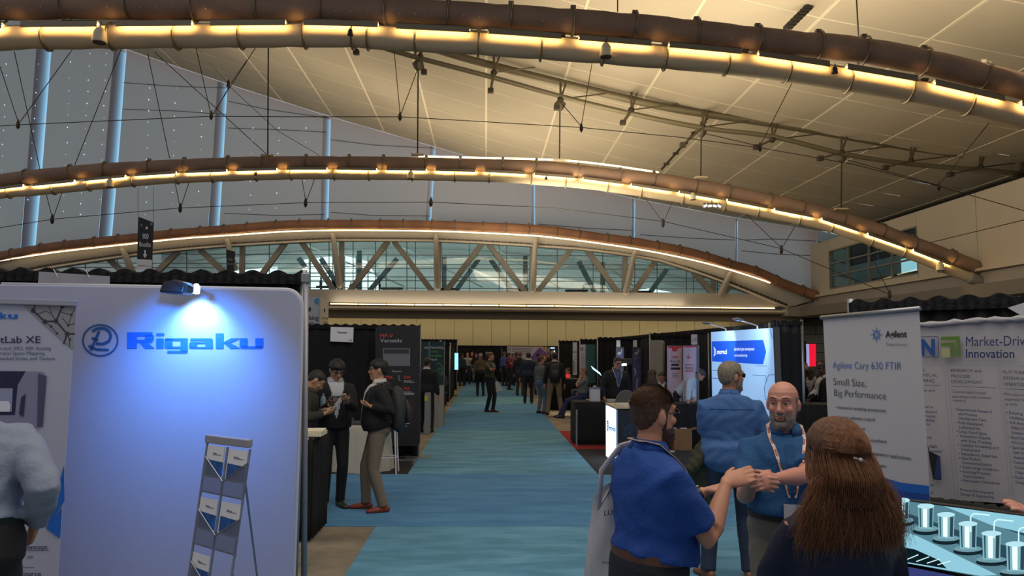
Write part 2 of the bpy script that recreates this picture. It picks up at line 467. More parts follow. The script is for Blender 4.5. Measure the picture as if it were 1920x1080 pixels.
# beam, dark slot and the block wall under it
bm = struct('trim_1', MB().box((WXr-.4, 31, 4.4), (.9, 34, .55)), mat('beam_grey', '#6b655c', .7))
sl = struct('trim_2', MB().box((WXr+.4, 31, 3.85), (.5, 34, .5)), M_dark)
for k in range(4): obj('louver', MB().box((WXr+.1, 26, 3.68+.11*k), (.12, 24, .025)), M_mull, sl)
M_block = mat('block_wall', '#6a655c', .9, vary=.15, vscale=1.5, bump=.2)
BW = 50.0
wb2 = struct('wall_block', MB().box((31, BW+.35, 2.2), (22, .3, 4.6)), mat('block_mortar', '#37342f', .9))
for r in range(7):
    for k in range(10):
        x0 = 20.2+k*1.62-(.8 if r % 2 else 0)
        obj('block', MB().box((x0+.8, BW+.15, .33+r*.62), (1.58, .14, .58)), M_block, wb2, bevel=.01)
# ---- bridge at the far end: beige wall, soffit, parapet, glazed truss gallery, arched fascia
M_beige = mat('beige_panel', '#b5a57e', .75, vary=.05, vscale=.6)
wbg = struct('wall_beige', MB().box((-4.8, BW+.3, 2.4), (50, .3, 5.2)), mat('beige_joint', '#7f7456', .8))
k = 0; x = -28.6
while x < 19.8:
    obj('wall_panel', MB().box((x+.63, BW+.12, 2.35), (1.24, .1, 5.1)), M_beige, wbg, bevel=.006); x += 1.26
zs = U(900, 590, 46.2).z
M_gw = mat('bridge_white', '#b4aea4', .7)
M_sof = mat('soffit_brown', '#877b66', .8)
zp1 = U(900, 545, 46).z; zp0 = U(900, 569, 46).z; zc = U(900, 576, 46).z
x0b = -30; x1b = U(1480, 572, 46).x
soff = struct('ceiling_bridge', MB().box(((x0b+x1b+5)/2, 48.4, zc-.12), (x1b-x0b+5, 4.6, .24)), M_sof)
obj('soffit_edge', MB().box(((x0b+x1b)/2, 46.1, zc-.08), (x1b-x0b, .14, .13)), mat('edge_white', '#d8cbb0', .6), soff)
obj('shade_beam', MB().box(((x0b+20.4)/2, 47.4, zc-.45), (20.4-x0b, .3, .5)), M_sof, soff)
par = struct('wall_parapet', MB().box(((x0b+x1b+1.5)/2, 46.35, (zp0+zp1)/2), (x1b+1.5-x0b, .25, zp1-zp0)), M_gw)
cove = thing('cove_light', 'long warm strip of cove light under the far gallery parapet', 'light', (0, 46.2, zp0-.12)); x = U(617, 570, 46).x
while x < x1b-1:
    w = 1.75; obj('light_tube', MB().box((x+w/2, 46.22, zp0-.10), (w-.06, .08, .06)), glow('cove_glow', '#ffd998', 5), cove); x += w
area_light('cove_wash', (1.5, 45.9, zp0-.02), (1.5, 46.4, zp1+.8), 22, .25, 60, WARM)
area_light('beige_wash', (2, 48.6, zc-.5), (2, 50.2, 2.0), 30, .3, 130, (1, .88, .62))
# fascia: crescent between the outer tube line and the inner arch
up_line = [(-160, 520), (-60, 500), (0, 488), (70, 477), (120, 470), (230, 458), (335, 447), (435, 440), (540, 433), (640, 431), (790, 432), (887, 435), (985, 440), (1033, 444), (1128, 456), (1223, 471), (1321, 492), (1420, 521), (1481, 545), (1530, 566)]
lo_line = [(-160, 550), (-60, 530), (0, 520), (100, 500), (200, 485), (287, 473), (360, 466), (433, 460), (560, 453), (640, 450), (808, 451), (900, 455), (985, 460), (1091, 467), (1165, 476), (1240, 489), (1300, 508), (1350, 526), (1425, 556), (1477, 577)]
def interp_line(L, n):
    t = np.linspace(0, 1, n); k = np.linspace(0, 1, len(L))
    return [(float(np.interp(a, k, [p[0] for p in L])), float(np.interp(a, k, [p[1] for p in L]))) for a in t]
n = 48
ul, ll = interp_line(up_line, n), interp_line(lo_line, n)
ul = [(x, y-5) for x, y in ul]
vs = [U(x, y, 45.35) for x, y in ul]+[U(x, y, 46.0) for x, y in ll]+[U(x, y, 45.35)+Vector((0, 1.2, .05)) for x, y in ul]+[U(x, y, 46.0)+Vector((0, .8, 0)) for x, y in ll]
fs = []
for i in range(n-1):
    fs += [(i, i+1, n+i+1, n+i), (2*n+i, 3*n+i, 3*n+i+1, 2*n+i+1), (i, 2*n+i, 2*n+i+1, i+1), (n+i, n+i+1, 3*n+i+1, 3*n+i)]
fas = struct('wall_fascia', MB().add(vs, fs), M_gw, smooth=True)
g = MB()
L2 = interp_line([(x, y-5) for x, y in lo_line], 150)
for i, (x, y) in enumerate(L2[:-1]):
    a = U(x, y, 45.9); b = U(L2[i+1][0]-1.5, L2[i+1][1], 45.9)
    g.bar(a, b, .05, .12)
obj('grille', g, mat('grille_dark', '#3d372d', .7), fas, kind='stuff')
g = MB()
for (x, y), (x2, y2) in zip(ll, ll[1:]): g.bar(U(x, y, 45.93), U(x2, y2, 45.93), .16, .10)
obj('arch_rim', g, mat('rim_white', '#c6beb0', .6), fas)
# infill under the fascia at the left of the gallery is hidden by booths; beam that closes the right end
g = MB().slab([U(1477, 578, 45.6), U(1530, 566, 45.6), U(1560, 560, 45.6), U(1560, 596, 45.6), U(1477, 592, 45.6)], (0, 1, 0))
obj('end_block', g, M_whiteD, fas)
# glazing behind the trusses: panes between mullions
GY = 47.3
gz = thing('window_3', None, None, (0, GY, 0)); gz['kind'] = 'structure'
def arch_py(px):
    return float(np.interp(px, [p[0] for p in lo_line], [p[1] for p in lo_line]))
mxs = [100, 160, 220, 285, 350, 430, 505, 582, 617, 662, 704, 724, 763, 779, 822, 880, 936, 950, 1003, 1045, 1112, 1130, 1190, 1232, 1287, 1300, 1345, 1400, 1440]
for a, b in zip(mxs, mxs[1:]):
    if b-a < 4: continue
    q = [U(a, 556, GY), U(b, 556, GY), U(b, arch_py(b)-6, GY), U(a, arch_py(a)-6, GY)]
    obj('pane', MB().slab(q, (0, .02, 0)), M_glass, gz)
M_steel = mat('mullion_thin', '#5d6862', .5, .3)
for a in mxs: obj('mullion', MB().bar(U(a, 552, GY-.05), U(a, arch_py(a)-4, GY-.05), .045), M_steel, gz)
for py in (478, 495, 503, 519, 526, 540):
    xa = [p for p in range(60, 1480, 4) if arch_py(p) < py-1]
    if xa: obj('transom', MB().bar(U(xa[0], py-2, GY-.06), U(xa[-1], py+2, GY-.06), .04), M_steel, gz)
# truss members in front of the glass
M_truss = mat('truss_paint', '#8f8a80', .6, vary=.08, vscale=2)
tr = tag(thing('gallery_truss', 'pale steel truss of slanting members in front of the far gallery glass', 'truss', (0, 46.6, zp1)), group=None)
for a, b in [((565, 453), (627, 546)), ((728, 452), (655, 547)), ((738, 452), (811, 547)), ((905, 455), (835, 548)), ((915, 456), (986, 549)), ((1072, 466), (1005, 551)), ((1100, 468), (1161, 552)),
             ((1230, 488), (1185, 553)), ((1300, 510), (1338, 552)), ((1370, 535), (1352, 556)), ((375, 468), (430, 520)), ((535, 455), (480, 530)), ((335, 470), (285, 520)), ((205, 486), (240, 520))]:
    obj('diagonal', MB().bar(U(*a, 46.75), U(*b, 46.75), .3, .34), M_truss, tr, bevel=.02)
for x in (455, 641, 824, 998, 1172, 1338):
    obj('upright', MB().bar(U(x, arch_py(x)-2, 46.9), U(x-2, 552, 46.9), .28, .3), M_truss, tr, bevel=.02)
M_far = mat('far_truss_paint', '#8a958f', .7)
for a, b in [((602, 485), (640, 545)), ((745, 485), (693, 545)), ((674, 470), (674, 545)), ((833, 482), (833, 545)), ((898, 485), (855, 545)), ((920, 487), (960, 545)), ((985, 480), (985, 545)), ((1085, 490), (1115, 548)), ((1130, 492), (1130, 548)), ((560, 484), (572, 500)), ((1250, 505), (1218, 550))]:
    obj('far_member', MB().bar(U(*a, 57), U(*b, 57), .34, .34), M_far, tr)
M_cap = mat('strut_paint', '#a39d92', .5)
for k, (a, b) in enumerate([((228, 463), (250, 515)), ((425, 446), (440, 508)), ((624, 437), (637, 541)), ((817, 438), (821, 545)), ((1004, 447), (998, 549)), ((1190, 469), (1173, 553)), ((1370, 508), (1350, 556))]):
    A, B = U(*a, 45.3), U(*b, 45.95)
    s = tag(obj('strut', MB().tube([A, A.lerp(B, .06), A.lerp(B, .5), A.lerp(B, .93), A.lerp(B, .98), B], [.10, .15, .19, .22, .16, .05], 12), M_cap, smooth=True),
            ['slim pale strut just left of the hanging 900 booths banner', 'slim pale strut above the booth backdrop, beside the small hanging banner', 'first full-length round-ended strut from the left of the gallery windows', 'pale round-ended strut second full-length one from the left, over the black-draped booth', 'upright pale strut at the middle of the gallery windows', 'leaning pale strut right of the gallery middle', 'short leaning strut where the gallery windows narrow to the right'][k], 'strut', 'round-ended struts of the gallery')
# the hall beyond the glass: a pale vault with ribs, bright daylight windows at its left
M_vault = mat('far_vault', '#c2c9c4', .8)
fh = thing('ceiling_far_hall', None, None, (0, 60, 0)); fh['kind'] = 'structure'
vs = []; nn = 14
for i in range(nn+1):
    w = i/nn
    for j in range(2):
        vs.append((-34+w*70, 58+j*34, 15.5-8.5*((w-.35)*1.3)**2 + (-2.2 if j else 0)))
obj('vault_shell', MB().add(vs, [(2*i, 2*i+2, 2*i+3, 2*i+1) for i in range(nn)]), M_vault, fh, smooth=True)
for k in range(7):
    y = 60+k*4.2
    obj('vault_rib', MB().tube([(-34+w*5.4, y, 15.2-8.5*((w*5.4/70-.35)*1.3)**2-2.2*(y-58)/34) for w in range(14)], .10, 5), M_far, fh)
for k in range(6):
    obj('vault_rib', MB().bar((-24+k*9, 60, 14.0), (-10+k*9.5, 90, 9.5), .12), M_far, fh)
obj('far_floor', MB().box((0, 62, 5.3), (70, 26, .2)), mat('gallery_floor', '#70786f', .8), fh)
obj('end_wall', MB().box((0, 92, 8), (80, .4, 12)), mat('far_end_wall', '#b9c0bc', .8), fh)
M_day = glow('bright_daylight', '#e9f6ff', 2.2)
wf = struct('window_4', MB().slab([U(570, 487, 90), U(640, 478, 90), U(690, 490, 90), U(718, 545, 90), U(560, 545, 90)], (0, .1, 0)), M_day)
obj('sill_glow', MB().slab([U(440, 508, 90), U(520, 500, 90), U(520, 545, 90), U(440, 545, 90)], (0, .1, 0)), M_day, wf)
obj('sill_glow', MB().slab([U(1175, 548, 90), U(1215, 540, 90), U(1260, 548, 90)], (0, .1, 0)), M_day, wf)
for x in range(580, 712, 22): obj('mullion', MB().bar(U(x, 480, 89.5), U(x, 545, 89.5), .14), M_far, wf)
for y in (500, 512, 528): obj('transom', MB().bar(U(565, y, 89.5), U(712, y, 89.5), .12), M_far, wf)
# ---- the fabric ducts (arches)
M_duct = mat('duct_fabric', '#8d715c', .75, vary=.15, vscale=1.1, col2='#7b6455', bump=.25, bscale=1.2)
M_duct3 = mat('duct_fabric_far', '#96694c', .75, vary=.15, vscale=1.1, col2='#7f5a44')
M_ductL = mat('duct_fabric_lit', '#c2b090', .75, vary=.1, vscale=1.0, bump=.25, bscale=1.2)  # paler copy of the duct fabric; strip-light glow put into its colour
M_ring = mat('duct_hoop', '#7c7260', .4, .6)
M_pole = mat('cable_dark', '#2b2620', .6, .3)
M_strip = glow('strip_glow', '#ffce7c', 7)
def resample(P, step):
    out = [P[0]]; acc = 0
    for a, b in zip(P, P[1:]):
        L = (b-a).length; t = step-acc
        while t <= L: out.append(a.lerp(b, t/L)); t += step
        acc = L-(t-step)
    return out
def catm(P, n=6):
    Q = [P[0]*2-P[1]]+P+[P[-1]*2-P[-2]]; out = []
    for i in range(1, len(Q)-2):
        for k in range(n):
            t = k/n; a, b, c, d = Q[i-1:i+3]
            out.append(.5*((2*b)+(c-a)*t+(2*a-5*b+4*c-d)*t*t+(3*b-a-3*c+d)*t**3))
    out.append(Q[-2]); return out
def duct(name, pxs, Y, r, m, label, hoop=2.6, phase=0, end=True, holes=False):
    P = catm([U(x, y, Y) for x, y in pxs]); P = resample(P, .35)
    t = thing(name, label, 'duct', (P[0].x, Y, P[0].z), 'fabric air ducts on the arches')
    rr = [r*(1-.07*(abs(((i*.35+phase) % hoop)/hoop-.5) > .42)) for i in range(len(P))]
    obj('duct_skin', MB().tube(P, rr, 20), m, t, smooth=True)
    hoops = [i for i in range(len(P)) if ((i*.35+phase) % hoop) < .35]
    for i in hoops:
        d = (P[min(i+1, len(P)-1)]-P[max(i-1, 0)]).normalized()
        q = d.to_track_quat('Z', 'Y').to_matrix()
        ring = [P[i]+q @ Vector((math.cos(a)*(r+.03), math.sin(a)*(r+.03), 0)) for a in np.linspace(0, 2*PI, 25)]
        mb = MB().tube(ring, .028, 6)
        top = P[i]+Vector((0, 0, r+.05)); mb.box(top, (.12, .10, .08))
        obj('hoop', mb, M_ring, t)
    if holes:
        hb = MB()
        for i in range(0, len(P), 1):
            hb.ball(P[i]+Vector((0, -r*.9, -r*.5)), .016, 5, 3)
        obj('rivet', hb, mat('rivet', '#c9b9a0', .3, .8), t, kind='stuff')
    if end:
        d = (P[-1]-P[-2]).normalized()
        obj('end_collar', MB().lathe(P[-1]-d*.25, [(r*1.12, 0), (r*1.18, .1), (r*1.18, .55), (r*1.05, .62)], 20, d), mat('collar_grey', '#90887c', .6), t, smooth=True)
    return P
A1u = [(-500, 60), (-250, 30), (0, 14), (250, 12), (640, 20), (870, 28), (1112, 44), (1230, 54), (1350, 67), (1480, 81), (1600, 92), (1715, 112), (1833, 140), (1920, 163), (2100, 215), (2300, 285)]
A1l = [(-500, 150), (-250, 100), (0, 73), (160, 70), (400, 68), (640, 67), (750, 74), (870, 80), (985, 88), (1100, 96), (1210, 105), (1320, 114), (1430, 126), (1535, 142), (1650, 160), (1770, 183), (1880, 209), (1920, 220), (2100, 275), (2300, 350)]
A2u = [(-420, 430), (-200, 377), (0, 340), (160, 322), (235, 317), (310, 313), (455, 307), (530, 306), (640, 306), (745, 307), (817, 309), (955, 312), (1025, 315), (1090, 322), (1160, 330), (1230, 337), (1300, 348), (1400, 367), (1507, 391), (1635, 427), (1703, 453), (1773, 478), (1838, 504), (1886, 519)]
A2l = [(-420, 450), (-200, 396), (0, 363), (60, 358), (130, 351), (270, 338), (335, 334), (410, 331), (550, 327), (615, 327), (685, 328), (750, 328), (885, 331), (950, 333), (1080, 343), (1145, 351), (1220, 362), (1361, 385), (1473, 407), (1541, 421), (1602, 441), (1671, 465), (1735, 488), (1787, 509), (1831, 525)]
A3u = [(-180, 518), (-60, 494), (0, 481), (70, 468), (120, 461), (175, 455), (230, 449), (335, 438), (435, 430), (540, 422), (640, 421), (792, 422), (887, 425), (985, 429), (1033, 433), (1128, 446), (1176, 452), (1223, 460), (1273, 469), (1321, 481), (1370, 496), (1420, 510), (1469, 532), (1519, 550), (1549, 560)]
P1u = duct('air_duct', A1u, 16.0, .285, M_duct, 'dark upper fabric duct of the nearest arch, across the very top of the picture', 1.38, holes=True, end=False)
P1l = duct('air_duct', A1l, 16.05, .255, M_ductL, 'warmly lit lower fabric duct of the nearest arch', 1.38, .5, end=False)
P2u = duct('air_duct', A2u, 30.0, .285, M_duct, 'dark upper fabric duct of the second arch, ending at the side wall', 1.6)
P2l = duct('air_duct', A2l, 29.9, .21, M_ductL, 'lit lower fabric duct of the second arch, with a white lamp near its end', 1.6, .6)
P3u = duct('air_duct', A3u, 45.0, .29, M_duct3, 'brown fabric duct running over the far gallery fascia', 1.56)
def strip(pxs, Y, label, seg=1.6, gap=.25, r=.03, m=None, dz=0, shade=0):
    P = resample(catm([U(x, y, Y) for x, y in pxs]), .4)
    o = thing('strip_light', label, 'light', P[0]); k = int(seg/.4); i = 0
    while i+k < len(P):
        q = [p+Vector((0, 0, dz)) for p in P[i:i+k+1]]
        obj('light_tube', MB().tube(q, r, 6), m or M_strip, o)
        if shade: obj('light_shade', MB().slab([q[0]+Vector((0, -.07, -.062*shade)), q[-1]+Vector((0, -.07, -.062*shade)), q[-1]+Vector((0, -.07, .06)), q[0]+Vector((0, -.07, .06))], (0, .012, 0)).slab([q[0]+Vector((0, -.07, .05)), q[-1]+Vector((0, -.07, .05)), q[-1]+Vector((0, .16, .05)), q[0]+Vector((0, .16, .05))], (0, 0, .012)), M_ring, o)  # plates added to hide the tube and keep light off the upper duct
        i += k+(1 if shade else 0)
    return o
mid1 = [(x, y-24) for x, y in A1l[:]]
mid2 = [(x, y-10.5) for x, y in A2l]
strip(mid1, 15.72, 'warm strip light lying between the two ducts of the nearest arch', 1.6, r=.02, m=glow('strip_glow1', '#ffcd80', 48), shade=1.25)
strip(mid2, 29.68, 'warm strip light lying between the two ducts of the second arch', r=.03, m=glow('strip_glow2', '#ffce80', 60), shade=1)
strip([(x, y+1.5) for x, y in up_line[:-1]], 44.95, 'warm strip light along the far gallery fascia', r=.035, m=glow('strip_glow3', '#ffe0a8', 5), dz=.02, seg=2.0)
strip([(785, 293), (905, 296), (1045, 300), (1130, 308), (1200, 318), (1300, 333)], 30.1, 'bright strip light on top of the second arch duct', seg=2.0, r=.035, m=glow('strip_glow4', '#ffdc9a', 6))
# rail carrying the strip
for pxs, Y, lb in [(A1l, 16.0, 'thin metal light rail between the nearest ducts'), (A2l, 29.95, 'thin metal light rail between the ducts of the second arch')]:
    off = 23 if Y < 20 else 13
    P = catm([U(x, y-off, Y) for x, y in pxs], 3)
    t = thing('light_rail', lb, 'rail', P[0])
    obj('rail', MB().tube(P, .022, 6), M_ring, t)
    S = resample(P, 1.38 if Y < 20 else 1.6)
    for p in S: obj('clamp', MB().box(p+Vector((0, -.03, .02)), (.14, .12, .05)).tube([p+Vector((-.06, -.05, 0)), p+Vector((0, -.06, -.09)), p+Vector((.06, -.05, 0))], .014, 5), mat('clamp_dark', '#3a3227', .5, .5), t)
# lamps hanging on the arches
def bell(px, py, Y, s, label, m, topw=.35, group=None):
    p = U(px, py, Y)
    t = thing('pendant_lamp', label, 'lamp', p, group)
    obj('lamp_shade', MB().lathe(p, [(s*.5, -s*.55), (s*.52, -s*.5), (s*.42, s*.2), (s*.25, s*.5), (s*topw*.3, s*.6)], 20), m, t, smooth=True)
    obj('lamp_face', MB().lathe(p+Vector((0, 0, -s*.58)), [(s*.44, 0), (s*.44, .02)], 16), mat('lamp_face_dark', '#2a2a2c', .4), t)
    obj('bracket', MB().tube([p+Vector((0, 0, s*.55)), p+Vector((.02, 0, s*1.0))], .012, 6), M_pole, t)
M_bell = mat('bell_white', '#c2b79b', .5)
M_bellD = mat('bell_dark', '#15120f', .5)
bell(187, 66, 15.6, .30, 'white bell lamp at the left of the nearest arch', M_bell)
bell(1136, 94, 15.6, .28, 'white bell lamp on the nearest arch, right of its middle', M_bell)
bell(657, 60, 15.6, .13, 'small black spotlight on the nearest arch, left of its middle', M_bellD)
bell(1565, 131, 15.6, .14, 'small black spotlight on the nearest arch, far along its right slope', M_bellD)
bell(206, 343, 29.5, .30, 'small white bell lamp at the left of the second arch', M_bell)
bell(770, 328, 29.5, .28, 'small white bell lamp at the middle of the second arch', M_bell)
bell(1299, 368, 29.5, .26, 'small white bell lamp on the right slope of the second arch', M_bell)
bell(1763, 499, 29.5, .32, 'white bell lamp low at the right end of the second arch', M_bell)
bell(480, 326, 29.5, .12, 'tiny dark camera dome on the second arch, left part', M_bellD)
bell(1024, 334, 29.5, .12, 'tiny dark camera dome on the second arch, right of the middle', M_bellD)
p = U(1335, 385, 29.3)
t = thing('floodlight_cluster', 'cluster of four small floodlights hanging under the second arch', 'light', p)
for dx, a in ((-.28, -.5), (-.1, -.15), (.1, .2), (.28, .5)):
    o = obj('flood_head', MB().box(p+Vector((dx, 0, -.02)), (.2, .1, .13), M=Matrix.Rotation(a, 3, 'Y')), mat('flood_grey', '#a9a594', .4, .3), t, bevel=.01)
    obj('flood_lens', MB().box(p+Vector((dx, -.06, -.04)), (.14, .02, .08), M=Matrix.Rotation(a, 3, 'Y')), glow('flood_glow', '#dfe8ff', 1.2), o)
obj('bracket', MB().bar(p+Vector((-.35, 0, .06)), p+Vector((.35, 0, .06)), .04).bar(p, p+Vector((0, 0, .25)), .03), M_pole, t)
# cable-stay nodes and wires
def wires(name, segs, nodes, Y, label, r=.012):
    t = thing(name, label, 'cable', U(nodes[0][0], nodes[0][1], Y))
    for a in segs: obj('wire', MB().tube([U(x, y, Y) for x, y in a], r, 5), M_pole, t)
    for x, y in nodes:
        p = U(x, y, Y); s = .12*Y/16
        obj('turnbuckle', MB().lathe(p+Vector((0, 0, -s*.5)), [(s*.08, -s*.5), (s*.35, 0), (s*.28, s*.7), (s*.08, s*1.3)], 8), M_pole, t)
wires('stay_cable', [[(-60, 240), (34, 234), (396, 218), (560, 219), (750, 219), (1090, 239), (1280, 258), (1425, 277), (1600, 308), (1760, 349), (1990, 415)],
    [(0, 125), (34, 228)], [(136, 92), (38, 228)], [(367, 88), (395, 213)], [(480, 88), (399, 213)], [(739, 95), (750, 213)], [(783, 130), (752, 213)], [(1110, 118), (1090, 235)], [(1050, 190), (1088, 235)], [(1487, 152), (1427, 270)], [(1320, 250), (1424, 274)], [(1855, 230), (1762, 345)], [(1590, 300), (1757, 347)],
    [(27, 97), (75, 318)], [(228, 90), (140, 310)], [(290, 98), (505, 294)], [(277, 100), (318, 297)]],
    [(34, 232), (396, 215), (750, 217), (1090, 238), (1425, 275), (1760, 348)], 16.2, 'thin stay cable with black turnbuckles under the nearest arch', .009)
wires('stay_cable', [[(-60, 436), (0, 427), (98, 411), (338, 390), (573, 380), (808, 379), (1040, 390), (1243, 415), (1465, 466), (1668, 552)],
    [(87, 365), (98, 408)], [(117, 360), (100, 408)], [(328, 342), (337, 386)], [(355, 340), (340, 386)], [(566, 335), (573, 376)], [(590, 335), (575, 376)], [(1205, 365), (1242, 415)], [(1262, 375), (1245, 415)], [(1392, 395), (1464, 464)], [(1490, 425), (1467, 464)], [(1620, 450), (1667, 549)]],
    [(98, 410), (338, 389), (573, 379), (808, 378), (1243, 417), (1465, 467), (1668, 551)], 30, 'thin stay cable with black turnbuckles under the second arch', .014)
wires('brace_wire', [[(366, 88), (428, 155)], [(480, 88), (430, 160), (402, 213)], [(428, 160), (520, 245), (600, 292)]], [(428, 157)], 40, 'thin dark brace wires tied at the roof edge above the cloth wall', .016)
# rods hanging from the ceiling truss down to the second arch
for k, (x, ya, yb) in enumerate([(503, 90, 292), (784, 120, 290), (1050, 195, 300), (1315, 245, 333), (1578, 292, 392)]):
    p0, p1 = U(x, ya, 28.6), U(x-1, yb, 29.4)
    t = thing('hanger_rod', ['vertical hanger rod left of the cloth wall steps, above the second arch', 'hanger rod with a cone over the left end of the bright arch-top strip', 'hanger rod with a cone near the middle of the ceiling truss', 'hanger rod with a cone right of the middle of the ceiling truss', 'hanger rod down to the small platform on the right arch slope'][k], 'rod', p1)
    obj('rod', MB().tube([p0, p1], .028, 6), M_pole, t)
    if k: obj('cone', MB().lathe(p0, [(.10, .15), (.24, .0), (.14, -.2), (.04, -.3)], 12), mat('cone_grey', '#5a5142', .5, .4), t)
    obj('foot_plate', MB().box(p1, (.5, .25, .05)), mat('plate_pale', '#b8a98a', .5), t)
# near rods at the upper right
for k, (a, b, Y, r, lb) in enumerate([((1529, 0), (1475, 54), 20, .05, 'black ladder-like cable tray slanting at the top of the picture'), ((1395, 145), (1240, 318), 30, .045, 'black chain-like cable run slanting across the roof'),
                     ((1606, 0), (1610, 70), 17, .02, 'thin suspension rod at the upper right'), ((1158, 0), (1158, 22), 17, .015, 'short suspension rod at the top middle')]):
    A, B = U(*a, Y), U(*b, Y)
    t = thing('suspension_rod', lb, 'rod', B)
    obj('rod', MB().tube([A, B], r, 6), M_pole, t)
    if k < 2:
        for q in range(9): obj('tie', MB().box(A.lerp(B, .05+q/9), (r*5, r*3, r*1.6)), M_pole, t)
# ---- trolley truss under the roof
M_tr = mat('rail_steel', '#6f6751', .45, .5)
M_trd = mat('rail_dark', '#3a3326', .6, .3)
ct = thing('ceiling_truss', 'long steel rail truss slung under the roof, running down to the right', 'truss', U(1200, 170, 29))
lowP = [U(x, y, 28.2) for x, y in [(640, 60), (735, 95), (920, 144), (1048, 180), (1180, 212), (1318, 240), (1448, 256), (1578, 288), (1710, 308), (1835, 318), (1915, 326)]]
upP = [U(x, y, 29.4) for x, y in [(720, 60), (840, 100), (920, 122), (1050, 155), (1180, 186), (1280, 207), (1448, 232), (1580, 254), (1700, 275), (1835, 293), (1915, 302)]]
ddP = [U(x, y, 29.9) for x, y in [(780, 60), (900, 104), (1070, 148), (1280, 190), (1440, 222), (1580, 245), (1760, 274), (1915, 288)]]
obj('lower_pipe', MB().tube(catm(lowP, 3), .10, 10), M_tr, ct, smooth=True)
obj('upper_pipe', MB().tube(catm(upP, 3), .16, 10), M_tr, ct, smooth=True)
obj('cable_tray', MB().tube(catm(ddP, 3), .09, 4), M_trd, ct)
for k, (x, y, fx, fy) in enumerate([(788, 100, 795, 135), (926, 130, 920, 170), (1051, 180, 1044, 202), (1184, 200, 1168, 230), (1318, 232, 1280, 272), (1448, 256, 1418, 276), (1578, 280, 1538, 297), (1708, 296, 1660, 314), (1838, 308, 1782, 327), (1915, 318, 1900, 330), (668, 70, 668, 98)]):
    A = U(x, y-28, 29.4); B = U(x, y+6, 28.2); Fp = U(fx, fy, 27.4)
    obj('hanger', MB().bar(A, B, .09, .06).bar(B, Fp, .09, .06).bar(A+Vector((.25, 0, 0)), B, .06), M_tr, ct)
    obj('foot_pad', MB().box(Fp, (.22, .2, .18)), M_trd, ct, bevel=.02)
    obj('joint', MB().ball(B, .13, 8, 6), M_trd, ct)
    if x > 800: obj('brace', MB().tube([B, U(x+95, y-6, 29.4)], .03, 5), M_tr, ct)
p = U(1745, 12, 22)
t = thing('roof_strut', 'black square strut foot with two struts at the top right of the roof', 'bracket', p)
obj('foot_pad', MB().box(p, (.28, .2, .26)), M_trd, t, bevel=.02)
obj('strut_bar', MB().bar(p, U(1775, -12, 22.5), .07).bar(p, U(1748, -14, 23.5), .07), M_trd, t)
# ================================================================== BOOTHS
M_drape = mat('drape_black', '#08080b', .9, bump=.3, bscale=25)
M_drapeT = mat('drape_black_top', '#0c0c10', .95, bump=.8, bscale=30)
M_alu = mat('pole_aluminium', '#8e9196', .35, .7)
M_wht = mat('print_white', '#bfbcc0', .7)
M_card = mat('card_white', '#d8d8da', .7)
def drape_wall(a, b, h, label, seed=0, posts=((0), (1)), step=.16, z0=.02, topper=True, group=None):
    """pipe and drape wall between two floor points"""
    a = Vector((a[0], a[1], 0)); b = Vector((b[0], b[1], 0))
    t = thing('drape_wall', label, 'drape', (a+b)/2); nv = Vector((-(b-a).y, (b-a).x, 0)).normalized()
    obj('drape', cloth_strip(a, b, z0, h, .03, step, seed=seed), M_drape, t, smooth=True)
    if topper: obj('drape_heading', cloth_strip(a-nv*.035, b-nv*.035, h-.06, h+.02, .012, .06, th=.07, seed=seed+9, ruffle=.03, rows=2), M_drapeT, t)
    obj('crossbar', MB().tube([a+Vector((0, 0, h-.03)), b+Vector((0, 0, h-.03))], .012, 8), M_alu, t)
    for s in posts:
        p = a.lerp(b, s)
        obj('upright', MB().tube([p, p+Vector((0, 0, h+.04))], .024, 10), M_alu, t, smooth=True)
        obj('base_plate', MB().box(p+Vector((0, 0, .01)), (.4, .4, .012)), M_alu, t)
    return t
def P2(v): return (v.x, v.y)
# ---------------- left: the blue-lit display wall
T = UG(912, 600, 0)
dwr = U(575, 512, 5.05)
tb = drape_wall((-5.2, 5.05), (dwr.x-.02, 5.05), dwr.z-.02, 'tall black drape wall behind the blue-lit display wall', 3, posts=(1,), step=.11)
ptp = U(573.5, 513, 4.93); pbt = U(570, 1078, 4.93); pbt = ptp+(pbt-ptp)*(ptp.z/(ptp.z-pbt.z))
obj('upright', MB().tube([pbt, ptp], .019, 12), mat('pole_grey', '#84868e', .45, .4), tb, smooth=True)
obj('post_clip', MB().box((ptp.x, 4.93, ptp.z-.03), (.055, .05, .07)), M_alu, tb, bevel=.01)
obj('post_button', MB().lathe(U(571.5, 938, 4.912), [(.012, 0), (.012, .01)], 8, (0, -1, 0)), M_alu, tb)
PL = Plane(U(0, 533, 4.62), U(565, 580, 4.80))
def corner_round(pts_px, r, n=6):
    return pts_px
tlx = [(-420, 531), (0, 533), (300, 538), (535, 543)]
cr = [(535+30*math.sin(a), 573-30*math.cos(a)) for a in np.linspace(.15, PI/2, 8)]
outline = tlx+cr+[(563, 700), (556, 900), (549, 1088)]
fl = [PL.hit(x, y) for x, y in outline]
bot = [Vector((PL.hit(549, 1088).x, PL.hit(549, 1088).y, .06)), Vector((PL.hit(-420, 1088).x, PL.hit(-420, 1088).y, .06))]
M_fab = mat('display_fabric', '#9fa3ba', .85, bump=.12, bscale=300)
disp = thing('display_wall', 'large fabric display wall with round corner and blue wordmark, lit blue by a small spotlight', 'display wall', (PL.hit(280, 700).x, PL.hit(280, 700).y, 0))
obj('fabric_face', MB().slab(fl+bot, -PL.n*.035), M_fab, disp, bevel=.008)
edge = [p - PL.n*.02 for p in fl[1:]]+[bot[0]-PL.n*.02]
obj('edge_piping', MB().tube(edge, .014, 8), mat('piping_grey', '#b0b2bc', .5), disp, smooth=True)
